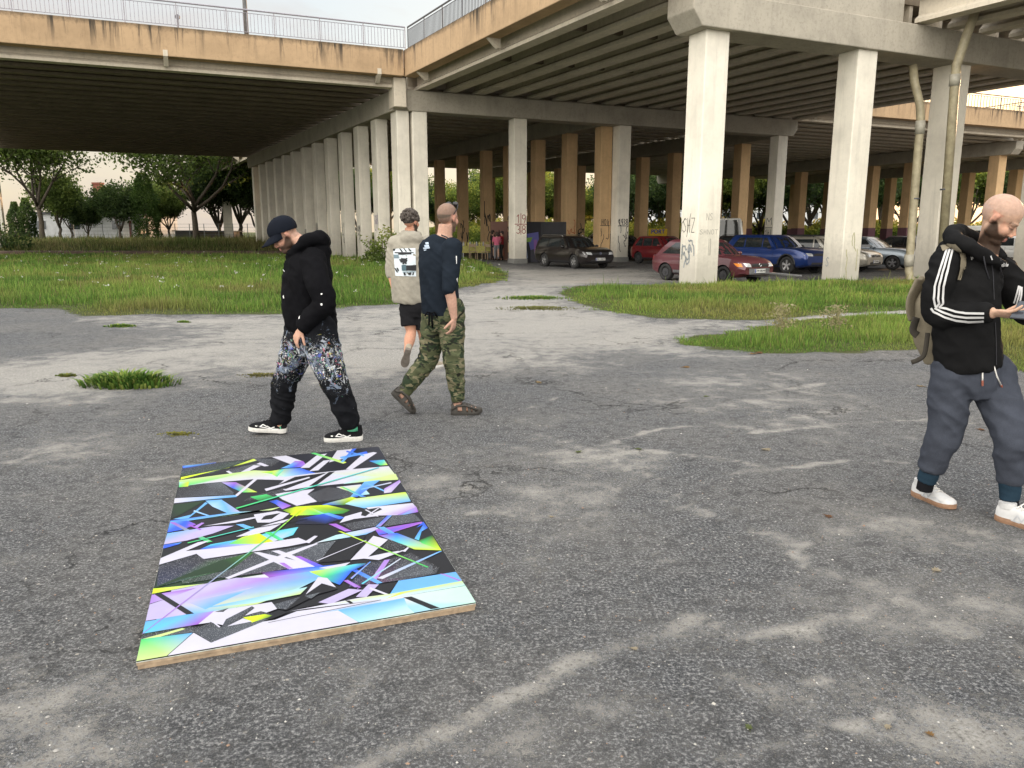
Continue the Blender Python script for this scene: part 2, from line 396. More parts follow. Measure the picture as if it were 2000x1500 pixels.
in2_cols = [column(pr, 25.1, v_, .78, mat=CONC_SUNTINT) for v_ in (5.5, 9, 12.3, 16.1, 20.5, 25, 28.4, 33.4, 38, 42.4)]
cap(pr, W(25.1, 1.9), W(25.1, 44), 1.0)
pr = pier('distant pier with purple painted column bases under the far right deck')
in3_cols = [column(pr, 48.1, v_, .86, mat=CONC_SUNTINT, purple=k > 0) for k, v_ in enumerate((3.8, 7.4, 10.9, 14.6, 18.5, 22.5, 26, 29.4, 34, 38.5))]
cap(pr, W(48.1, 2.3), W(48.1, 44), 1.0)
pr = pier('farthest pier with purple column bases near the yellow lamps')
for v_ in (8, 12, 16.5, 20.5, 25, 29, 33, 38): column(pr, 63.4, v_, .86, mat=CONC_SUNTINT, purple=True)
cap(pr, W(63.4, 4), W(63.4, 42), 1.0)
pr = pier('small pier beyond the far end of the column row with a dark scribbled column')
column(pr, .9, 61.0, .95); column(pr, 8, 61.0, .9); cap(pr, W(-.2, 61), W(12, 61), 1.0)

# railings --------------------------------------------------------------
railing('light railing along the ochre edge of the left deck', [W(-21.4, .15), W(.1, .15)], mat=RAILM, sp=.15, wb=.022)
railing('dark dense railing along the ochre edge of the near deck', [W(.22, .1), W(.22, -18.0)], mat=RAILD, sp=.13, dense=True, wb=.03)
railing('railing above the sunlit far deck on the right', [W(33, 1.0), W(47.6, 1.0), W(47.6, 8)], mat=RAILD, sp=.3, wb=.03)
railing('thin railing on the lower continuation of the far deck', [W(48.6, 3.2), W(60, 3.2)], mat=RAILM, sp=.3, wb=.03, h=.95)

# lamp posts ------------------------------------------------------------
t = empty('lamp_post', W3(-6.9, .35, 9.85), 0, 'tall grey lamp post standing on the edge of the left deck', 'lamp post')
mb = MB(); mb.rod((0, 0, 0), (0, 0, 8), .10, 12, r1=.06); mb.build('pole', STEEL, t, True)
mb = MB(); mb.tube([(0, 0, 7.9), (-.3, .3, 8.5), (-1.2, 1.2, 8.8)], [.05, .045, .04], 8); mb.build('arm', STEEL, t, True)
mb = MB(); mb.ball((-1.5, 1.5, 8.8), (.35, .12, .07)); mb.build('lamp_head', STEEL, t, True)
t = empty('round_sign', (P(348, 50, 44)), 0, 'small round head on a thin stem behind the left railing', 'sign')
t.location = (t.location.x, 44, 9.4); zz = P(348, 33, 44).z - 9.4
mb = MB(); mb.rod((0, 0, 0), (0, 0, zz), .03, 6); mb.build('stem', RAILD, t)
mb = MB(); mb.rod((0, -.04, zz), (0, .04, zz), .13, 14); mb.build('disc', RAILD, t)

# drain pipes -----------------------------------------------------------
PIPE = simple('ochre_pipe', (.33, .29, .19), .5, 0, .25, 5)
PIPEJ = simple('pipe_joint', (.36, .34, .28), .5, 0, .2, 5)
def pipe(label, pts, joints, r=.13, clamps=()):
    t = empty('drain_pipe', pts[-1] * 0, 0, label, 'pipe'); mb = MB()
    pp = []
    for i, p_ in enumerate(pts): pp.append(p_)
    mb.tube(pp, r, 14, cap=True); mb.build('pipe', PIPE, t, True)
    for a, b in joints:
        m = MB(); m.rod(a, b, r * 1.16, 16); m.build('joint', PIPEJ, t, True)
    for c in clamps:
        m = MB(); m.rod(c - Vector((0, 0, .025)), c + Vector((0, 0, .025)), r * 1.1, 14); m.build('clamp', RAILD, t, True)
    return t
# ================================================================== GROUND
def seg_dist(px, py, a, b):
    ax, ay = a; bx, by = b; dx, dy = bx - ax, by - ay; L = dx * dx + dy * dy + 1e-9
    t = np.clip(((px - ax) * dx + (py - ay) * dy) / L, 0, 1)
    return np.hypot(px - ax - t * dx, py - ay - t * dy)
def line_dist(px, py, pts):
    d = np.full(px.shape, 1e9)
    for a, b in zip(pts[:-1], pts[1:]): d = np.minimum(d, seg_dist(px, py, a, b))
    return d
def inside(px, py, poly):
    c = np.zeros(px.shape, bool); n = len(poly)
    for i in range(n):
        x0, y0 = poly[i]; x1, y1 = poly[(i + 1) % n]
        if y0 == y1: continue
        m = ((y0 > py) != (y1 > py)) & (px < (x1 - x0) * (py - y0) / (y1 - y0) + x0); c ^= m
    return c
def sdf(px, py, poly):                    # negative inside
    d = line_dist(px, py, list(poly) + [poly[0]]); return np.where(inside(px, py, poly), -d, d)
def gp(lst): return [tuple(G(x, y)[:2]) for x, y in lst]
LAWN_L = gp([(-700, 620), (0, 602), (110, 603), (170, 618), (280, 614), (550, 614), (660, 600), (780, 594), (900, 562), (960, 551), (992, 538), (985, 528), (950, 513), (900, 503), (760, 501), (520, 499), (0, 499), (-700, 499)])
LAWN_R = gp([(1092, 570), (1130, 558), (1300, 556), (1420, 551), (1600, 545), (1800, 545), (2060, 548), (2700, 540), (2700, 612), (2060, 608), (1760, 606), (1640, 612), (1560, 618), (1480, 626), (1290, 622), (1180, 606), (1120, 588)])
LAWN_R2 = gp([(1322, 668), (1360, 655), (1440, 648), (1540, 628), (1640, 618), (1800, 612), (2060, 616), (2700, 620), (2700, 790), (2060, 748), (1960, 712), (1850, 682), (1760, 682), (1620, 690), (1480, 690), (1400, 682)])
BANK = gp([(-900, 486.5), (520, 486), (640, 484), (760, 484), (760, 462), (-900, 462)])
SAND1 = gp([(-600, 800), (0, 778), (150, 772), (340, 750), (520, 738), (880, 735), (1060, 716), (1200, 692), (1360, 690), (1310, 668), (1400, 648), (1560, 622), (1500, 628), (1280, 626), (1150, 600), (1085, 570), (1160, 552), (1330, 546), (1260, 520), (1060, 522), (930, 505), (1000, 538), (960, 556), (780, 598), (560, 618), (200, 620), (340, 640), (360, 668), (200, 690), (0, 700), (-600, 705)])
SANDPATH = gp([(1480, 632), (1600, 615), (1750, 604), (2100, 600), (2100, 618), (1750, 613), (1600, 626)])
LINES = [(gp(l), w_) for l, w_ in [
    ([(1050, 850), (1120, 880), (1220, 900), (1290, 950), (1350, 985), (1500, 1045), (1600, 1100), (1650, 1140), (1760, 1160), (1900, 1250), (2060, 1320)], .10),
    ([(1180, 870), (1300, 835), (1380, 830), (1500, 842), (1640, 828), (1800, 822), (1900, 826)], .05),
    ([(700, 1500), (860, 1440), (1000, 1360), (1120, 1290), (1290, 1240), (1380, 1200), (1500, 1232), (1650, 1215), (1740, 1180)], .085),
    ([(1270, 1050), (1300, 1110), (1310, 1140), (1380, 1170)], .02), ([(1570, 1240), (1585, 1300), (1565, 1370)], .02),
    ([(1400, 1500), (1560, 1440), (1700, 1415)], .03), ([(0, 975), (120, 948), (260, 940), (360, 932)], .03),
    ([(900, 790), (1040, 800), (1080, 770)], .06), ([(1100, 905), (1250, 880), (1500, 905)], .10),
    ([(1450, 920), (1620, 905), (1800, 900)], .05), ([(1700, 1020), (1780, 1010), (1900, 1040), (2000, 1060)], .05),
    ([(1330, 780), (1480, 770), (1600, 750)], .12), ([(40, 900), (110, 870), (190, 890)], .09), ([(930, 1000), (1050, 1010), (1130, 990)], .10),
    ([(1880, 1140), (1780, 1120), (1760, 1160)], .12), ([(0, 1290), (60, 1330), (160, 1420), (180, 1500)], .10)]]
PATCH = [(G(x, y)[:2], r_) for x, y, r_ in [(1090, 1000, .38), (1050, 960, .3), (880, 950, .25), (1500, 790, .9), (1420, 745, .8), (120, 870, .45), (1800, 1200, .32), (1900, 1180, .3), (1300, 1230, .2), (60, 1400, .25), (1750, 1030, .4), (1200, 1380, .15), (1900, 1450, .25), (100, 1480, .2), (1000, 1440, .16), (1150, 900, .5)]]
def axis(parts):
    out = []
    for a, b, s in parts: out += list(np.arange(a, b, s))
    return np.array(sorted(set(np.round(out, 4))))
xs = axis([(-1500, -200, 100), (-200, -60, 12), (-60, -16, 1.2), (-16, -5, .22), (-5, 6, .055), (6, 16, .2), (16, 60, 1.2), (60, 200, 12), (200, 1501, 100)])
ys = axis([(-300, -10, 40), (-10, .5, .8), (.5, 6.5, .05), (6.5, 12, .085), (12, 30, .2), (30, 70, .5), (70, 200, 8), (200, 2001, 100)])
GX, GY = np.meshgrid(xs, ys); nx, ny = len(xs), len(ys)
sand = np.zeros(GX.shape); px, py = GX, GY
near = (GY < 75) & (GY > -2) & (np.abs(GX) < 70)
sx, sy = px[near], py[near]
wob = 0.25 * np.sin(sx * 2.3 + sy * 1.1) + .18 * np.sin(sx * 5.1 - sy * 3.7)
s1 = np.clip(.5 - (sdf(sx, sy, SAND1) + wob * .6) / 1.6, 0, 1) * (.60 + .13 * np.sin(sx * 1.3 + 2 * np.sin(sy * .7)) * np.sin(sy * 1.1 - sx * .5))
s2 = np.clip(.5 - sdf(sx, sy, SANDPATH) / .5, 0, 1) * .75
ln = np.zeros(sx.shape)
for pts, w_ in LINES:
    wx = .035 * np.sin(sx * 23 + sy * 9) + .025 * np.sin(sy * 41 - sx * 13) + .06 * np.sin(sx * 6.1 + 3 * np.sin(sy * 4.7))
    ln = np.maximum(ln, np.exp(-((line_dist(sx + wx, sy + wx * .6, pts) / (w_ * .5)) ** 2) * .7))
for (cx, cy), r_ in PATCH:
    dd = np.hypot((sx - cx) * .8, (sy - cy) * 1.1) / r_; ln = np.maximum(ln, .72 * np.exp(-dd * dd))
park = np.clip((sy - 33 + .35 * sx * 0) / 4, 0, 1) * np.clip((sx + 6) / 3, 0, 1)
ln = ln * np.clip(.78 + .34 * np.sin(sx * 3.1 + 2.2 * np.sin(sy * 2.3)) * np.sin(sy * 4.2 - sx * 1.7), .3, 1.1)
sm = np.maximum(np.maximum(s1 * (1 - park * .6), s2), ln * .66)
sand[near] = sm
gr = np.zeros(GX.shape); ed = .12 * np.sin(sx * 7 + sy * 3) + .1 * np.sin(sy * 11 - sx * 5)
g_ = np.zeros(sx.shape)
for poly in (LAWN_L, LAWN_R, LAWN_R2): g_ = np.maximum(g_, np.clip(.5 - (sdf(sx, sy, poly) + ed * .5) / .4, 0, 1))
gr[near] = g_
gr[(GY > 63)] = 1; gr[near & (GY > 56.5) & (GX < -6)] = 1
dirt = np.zeros(GX.shape); dirt[(GY > 45) & (GY < 60)] = 1
GZ = hterr(GX, GY)
verts = np.stack([GX.ravel(), GY.ravel(), GZ.ravel()], 1)
idx = np.arange(nx * ny).reshape(ny, nx)
quads = np.stack([idx[:-1, :-1].ravel(), idx[:-1, 1:].ravel(), idx[1:, 1:].ravel(), idx[1:, :-1].ravel()], 1)
def np_mesh(name, verts, faces, k):
    me = bpy.data.meshes.new(name); me.vertices.add(len(verts)); me.vertices.foreach_set('co', verts.astype(np.float32).ravel())
    me.loops.add(len(faces) * k); me.loops.foreach_set('vertex_index', faces.astype(np.int32).ravel())
    me.polygons.add(len(faces)); me.polygons.foreach_set('loop_start', np.arange(0, len(faces) * k, k, dtype=np.int32))
    me.polygons.foreach_set('loop_total', np.full(len(faces), k, dtype=np.int32)); me.update(calc_edges=True); return me
gme = np_mesh('ground', verts, quads, 4)
set_cols(gme, np.stack([sand.ravel(), gr.ravel(), dirt.ravel()], 1), 'mask')
gm, nt, b = new_mat('worn_asphalt'); L = nt.links
pos = N(nt, 'ShaderNodeNewGeometry').outputs['Position']
at_ = N(nt, 'ShaderNodeAttribute'); at_.attribute_name = 'mask'
sp_ = N(nt, 'ShaderNodeSeparateColor'); L.new(at_.outputs['Color'], sp_.inputs[0])
vor = N(nt, 'ShaderNodeTexVoronoi'); vor.inputs['Scale'].default_value = 62; L.new(pos, vor.inputs['Vector'])
vor2 = N(nt, 'ShaderNodeTexVoronoi'); vor2.inputs['Scale'].default_value = 24; L.new(pos, vor2.inputs['Vector'])
fine = nz(nt, 66, 6, .85, pos); mid = nz(nt, 13, 5, .65, pos); big = nz(nt, .75, 5, .6, pos); gran = nz(nt, 34, 5, .75, pos)
asp = ramp(nt, fine, [(.37, (.017, .018, .022)), (.46, (.058, .061, .067)), (.525, (.122, .126, .132)), (.59, (.34, .34, .335))])
asp = mixc(nt, ramp(nt, vor.outputs['Distance'], [(.0, .55), (.22, 0.0)]), asp, (.33, .32, .30))
asp = mixc(nt, ramp(nt, big, [(.35, 0.0), (.7, .45)]), asp, (.21, .20, .185))
asp = mixc(nt, ramp(nt, mid, [(.40, .45), (.52, 0.0)]), asp, (.028, .029, .031))
stone = ramp(nt, vor2.outputs['Color'], [(.86, 0.0), (.88, 1.0)])
stone = math_(nt, 'MULTIPLY', stone, ramp(nt, vor2.outputs['Distance'], [(.14, 1.0), (.2, 0.0)]))
asp = mixc(nt, math_(nt, 'MULTIPLY', stone, .8), asp, (.42, .39, .34))
sandc = ramp(nt, math_(nt, 'ADD', math_(nt, 'MULTIPLY', gran, .5), math_(nt, 'MULTIPLY', fine, .5)), [(.39, (.11, .106, .098)), (.47, (.29, .278, .255)), (.55, (.40, .385, .355)), (.62, (.58, .565, .53))])
# foreground dust patches
dust = math_(nt, 'MULTIPLY', ramp(nt, nz(nt, 1.3, 4, .6, pos, dist=.8), [(.50, 0.0), (.72, .55)]), 1.0)
amt = math_(nt, 'ADD', sp_.outputs[0], math_(nt, 'ADD', math_(nt, 'MULTIPLY', dust, .52), .10), True)
thr = math_(nt, 'ADD', math_(nt, 'MULTIPLY', gran, 1.5), math_(nt, 'ADD', math_(nt, 'MULTIPLY', mid, .8), math_(nt, 'MULTIPLY', fine, 3.2)))
thr = math_(nt, 'SUBTRACT', thr, 2.23)     # about .51 +- .3
amt2 = math_(nt, 'ADD', amt, math_(nt, 'MULTIPLY', math_(nt, 'SUBTRACT', nz(nt, 4.5, 4, .6, pos), .5), math_(nt, 'MULTIPLY', math_(nt, 'MULTIPLY', amt, math_(nt, 'SUBTRACT', 1.0, amt)), 5.0)))
df = math_(nt, 'SUBTRACT', amt2, thr)
fac = math_(nt, 'MULTIPLY', ramp(nt, math_(nt, 'ADD', df, .5), [(.45, 0.0), (.56, 1.0)]), .88)
col = mixc(nt, fac, asp, sandc)
# fine cracks
vc = N(nt, 'ShaderNodeTexVoronoi'); vc.feature = 'DISTANCE_TO_EDGE'; vc.inputs['Scale'].default_value = .55
wp = N(nt, 'ShaderNodeVectorMath'); wp.operation = 'ADD'; L.new(pos, wp.inputs[0])
L.new(nz(nt, 2.2, 5, .65, pos, out=1), wp.inputs[1]); L.new(wp.outputs[0], vc.inputs['Vector'])
ck = math_(nt, 'MULTIPLY', ramp(nt, vc.outputs['Distance'], [(.003, 1.0), (.009, 0.0)]), ramp(nt, nz(nt, .8, 2, .5, pos), [(.45, 0.0), (.6, .8)]))
col = mixc(nt, ck, col, (.02, .02, .02))
dirtc = ramp(nt, mid, [(.3, (.07, .055, .04)), (.7, (.16, .125, .09))])
col = mixc(nt, math_(nt, 'MULTIPLY', sp_.outputs[2], .85), col, dirtc)
soil = ramp(nt, gran, [(.3, (.035, .045, .016)), (.6, (.075, .085, .03)), (.8, (.14, .13, .06))])
gfac = ramp(nt, math_(nt, 'ADD', sp_.outputs[1], math_(nt, 'MULTIPLY', math_(nt, 'SUBTRACT', mid, .5), .8)), [(.35, 0.0), (.6, 1.0)])
col = mixc(nt, gfac, col, soil)
L.new(col, b.inputs['Base Color']); b.inputs['Roughness'].default_value = .9; b.inputs['Specular IOR Level'].default_value = .12
hgt = math_(nt, 'ADD', math_(nt, 'MULTIPLY', fine, .9), math_(nt, 'ADD', math_(nt, 'MULTIPLY', gran, 1.0), math_(nt, 'MULTIPLY', mid, 1.2)))
hgt = math_(nt, 'SUBTRACT', hgt, math_(nt, 'MULTIPLY', ck, 1.5))
bump(nt, b, hgt, .9, .014)
go = link('ground', gme, gm); tag(go, kind='structure')

# ------------------------------------------------------------------ grass
def blades(name, poly, n, hmin, hmax, w_, cols, parent=None, zbase=0.0, falloff=14.0, lean=.45, clump=.55, ymax=None, seedv=1):
    g = np.random.default_rng(seedv); p_ = np.array(poly)
    x0, y0 = p_.min(0); x1, y1 = p_.max(0); x0 = max(x0, -60); x1 = min(x1, 50); y1 = min(y1, ymax or 90)
    X = np.empty(0); Y = np.empty(0)
    while len(X) < n:
        m = n * 3; yy = y0 * np.power(max(y1, y0 + .01) / y0, g.random(m)); xx = g.uniform(x0, x1, m)
        dens = np.clip(.55 + .45 * np.sin(xx * 1.7 + yy * .9) * np.sin(yy * 2.1 - xx * .6) + g.normal(0, .25, m), .05, 1)
        vis = np.abs(xx) < (yy * .73 + 2.0)
        wobx = xx + .16 * np.sin(yy * 9) + .12 * np.sin(xx * 13) + .2 * np.sin(yy * 3.1 + xx * 2) + g.normal(0, .07, m); ok = inside(wobx, yy, poly) & vis & (g.random(m) < dens)
        X = np.concatenate([X, xx[ok]]); Y = np.concatenate([Y, yy[ok]])
    X = X[:n]; Y = Y[:n]
    big = .5 + .5 * np.sin(X * .55 + 1.3 * np.sin(Y * .4)) * np.cos(Y * .37 + X * .2)
    mdn = .5 + .5 * np.sin(X * 2.7 + Y * 1.9) * np.sin(Y * 3.3 - X * 1.3)
    edge = np.clip(-sdf(X, Y, poly) / .8, .35, 1)
    h = .82 * (hmin + (hmax - hmin) * np.power(g.random(n), 1.6)) * (.6 + .55 * mdn) * edge
    h *= np.where(g.random(n) < .03, 2.0, 1.0) * (.75 + .5 * np.clip(np.sin(X * 1.1 - Y * .8) * np.sin(Y * 1.7 + X * .5) + .4, 0, 1))
    sc_ = np.clip(Y / falloff, .7, 4.5); ww = w_ * sc_ * g.uniform(.6, 1.4, n)
    ang = g.uniform(0, 2 * np.pi, n); dx, dy = np.cos(ang), np.sin(ang)
    la = g.uniform(0, 2 * np.pi, n); ll = h * g.uniform(.1, 1, n) * lean; lx, ly = np.cos(la) * ll, np.sin(la) * ll
    Z = hterr(X, Y) + zbase - .01
    V = np.empty((n, 5, 3))
    V[:, 0] = np.stack([X - dx * ww / 2, Y - dy * ww / 2, Z], 1); V[:, 1] = np.stack([X + dx * ww / 2, Y + dy * ww / 2, Z], 1)
    V[:, 2] = np.stack([X + dx * ww * .4 + lx * .35, Y + dy * ww * .4 + ly * .35, Z + h * .6], 1)
    V[:, 3] = np.stack([X - dx * ww * .4 + lx * .35, Y - dy * ww * .4 + ly * .35, Z + h * .6], 1)
    V[:, 4] = np.stack([X + lx, Y + ly, Z + h], 1)
    base_ = np.arange(n)[:, None] * 5
    tris = np.concatenate([base_ + np.array([[0, 1, 2]]), base_ + np.array([[0, 2, 3]]), base_ + np.array([[3, 2, 4]])], 0)
    me = np_mesh(name, V.reshape(-1, 3), tris, 3)
    c = np.array(cols); pick = np.clip((big * .55 + mdn * .2 + g.normal(.15, .18, n)), 0, .999) * (len(c) - 1)
    i0 = pick.astype(int); fr = (pick - i0)[:, None]; cc = c[i0] * (1 - fr) + c[i0 + 1] * fr
    brown = np.clip(np.sin(X * .8 + 2 * np.sin(Y * .33)) * np.sin(Y * .6 - X * .25) - .12, 0, 1)[:, None] * .75; cc = cc * (1 - brown) + np.array([.30, .26, .095]) * brown
    cc = cc * g.uniform(.6, 1.4, (n, 1)); dry = g.random(n) < .07; cc[dry] = np.array([.27, .22, .11]) * g.uniform(.7, 1.2, (dry.sum(), 1))
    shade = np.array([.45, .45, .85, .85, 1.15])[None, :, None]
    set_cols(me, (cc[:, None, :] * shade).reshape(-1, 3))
    return link(name, me, GRASSM, parent)
GRASSM = vcol_mat('grass_blades', rough=.6, spec=.12, trans=.35)
GC = [(.07, .145, .03), (.10, .195, .038), (.15, .26, .05), (.21, .31, .062), (.30, .35, .09)]
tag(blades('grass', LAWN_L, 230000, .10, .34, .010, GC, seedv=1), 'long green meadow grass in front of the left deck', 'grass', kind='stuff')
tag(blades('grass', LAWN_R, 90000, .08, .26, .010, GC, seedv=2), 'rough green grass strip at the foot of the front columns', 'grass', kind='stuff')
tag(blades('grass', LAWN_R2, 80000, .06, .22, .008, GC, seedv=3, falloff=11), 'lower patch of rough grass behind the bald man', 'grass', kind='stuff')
BANKP = [(-75, 57), (-5, 57), (-5, 100), (-75, 100)]
DC = [(.09, .13, .035), (.13, .18, .05), (.20, .22, .08), (.32, .28, .13)]
tag(blades('grass', BANKP, 60000, .2, .8, .012, DC, seedv=4, falloff=20, ymax=100), 'darker unmown grass below the trees beyond the left deck', 'grass', kind='stuff')
# ================================================================== THE PAINTED BOARD
def lin(c): return tuple(((v / 255) / 12.92 if v / 255 <= .04045 else ((v / 255 + .055) / 1.055) ** 2.4) for v in c)
PC = {k: lin(v) for k, v in dict(W=(205, 204, 219), K=(26, 26, 30), k=(44, 44, 50), D=(30, 56, 30), d=(52, 82, 44), L=(105, 172, 232), l=(170, 205, 240), V=(186, 176, 216), v=(168, 130, 214),
      Y=(206, 232, 40), y=(198, 222, 140), G=(70, 205, 110), g=(60, 120, 40), B=(52, 96, 226), b=(30, 36, 70), P=(158, 92, 200), p=(74, 36, 74), C=(172, 218, 222), c=(90, 200, 220), S=(62, 66, 74), s=(80, 86, 92), M=(188, 226, 208), N=(28, 30, 46)).items()}
zq = lambda x, y, z: G(250 + x * .35, 850 + y * .35, z)
BT = .037                                   # height of the painted face
bp = [zq(45, 1262, BT), zq(1941, 933, BT), zq(1398, 60, BT), zq(304, 168, BT)]
bc = sum(bp, Vector()) / 4
ex = (bp[1] - bp[0] + bp[2] - bp[3]).normalized(); ey = Vector((-ex.y, ex.x, 0)); BW, BL = 1.29, 2.51
org = Vector((bp[0].x, bp[0].y, 0))
ZC = [(45, 1262), (1941, 933), (1398, 60), (304, 168)]
def homog(src, dst):
    A = []; B = []
    for (x, y), (u, v) in zip(src, dst): A += [[x, y, 1, 0, 0, 0, -u * x, -u * y], [0, 0, 0, x, y, 1, -v * x, -v * y]]; B += [u, v]
    return np.append(np.linalg.solve(np.array(A, float), np.array(B, float)), 1).reshape(3, 3)
HM = homog(ZC, [(0, 0), (1, 0), (1, 1), (0, 1)])
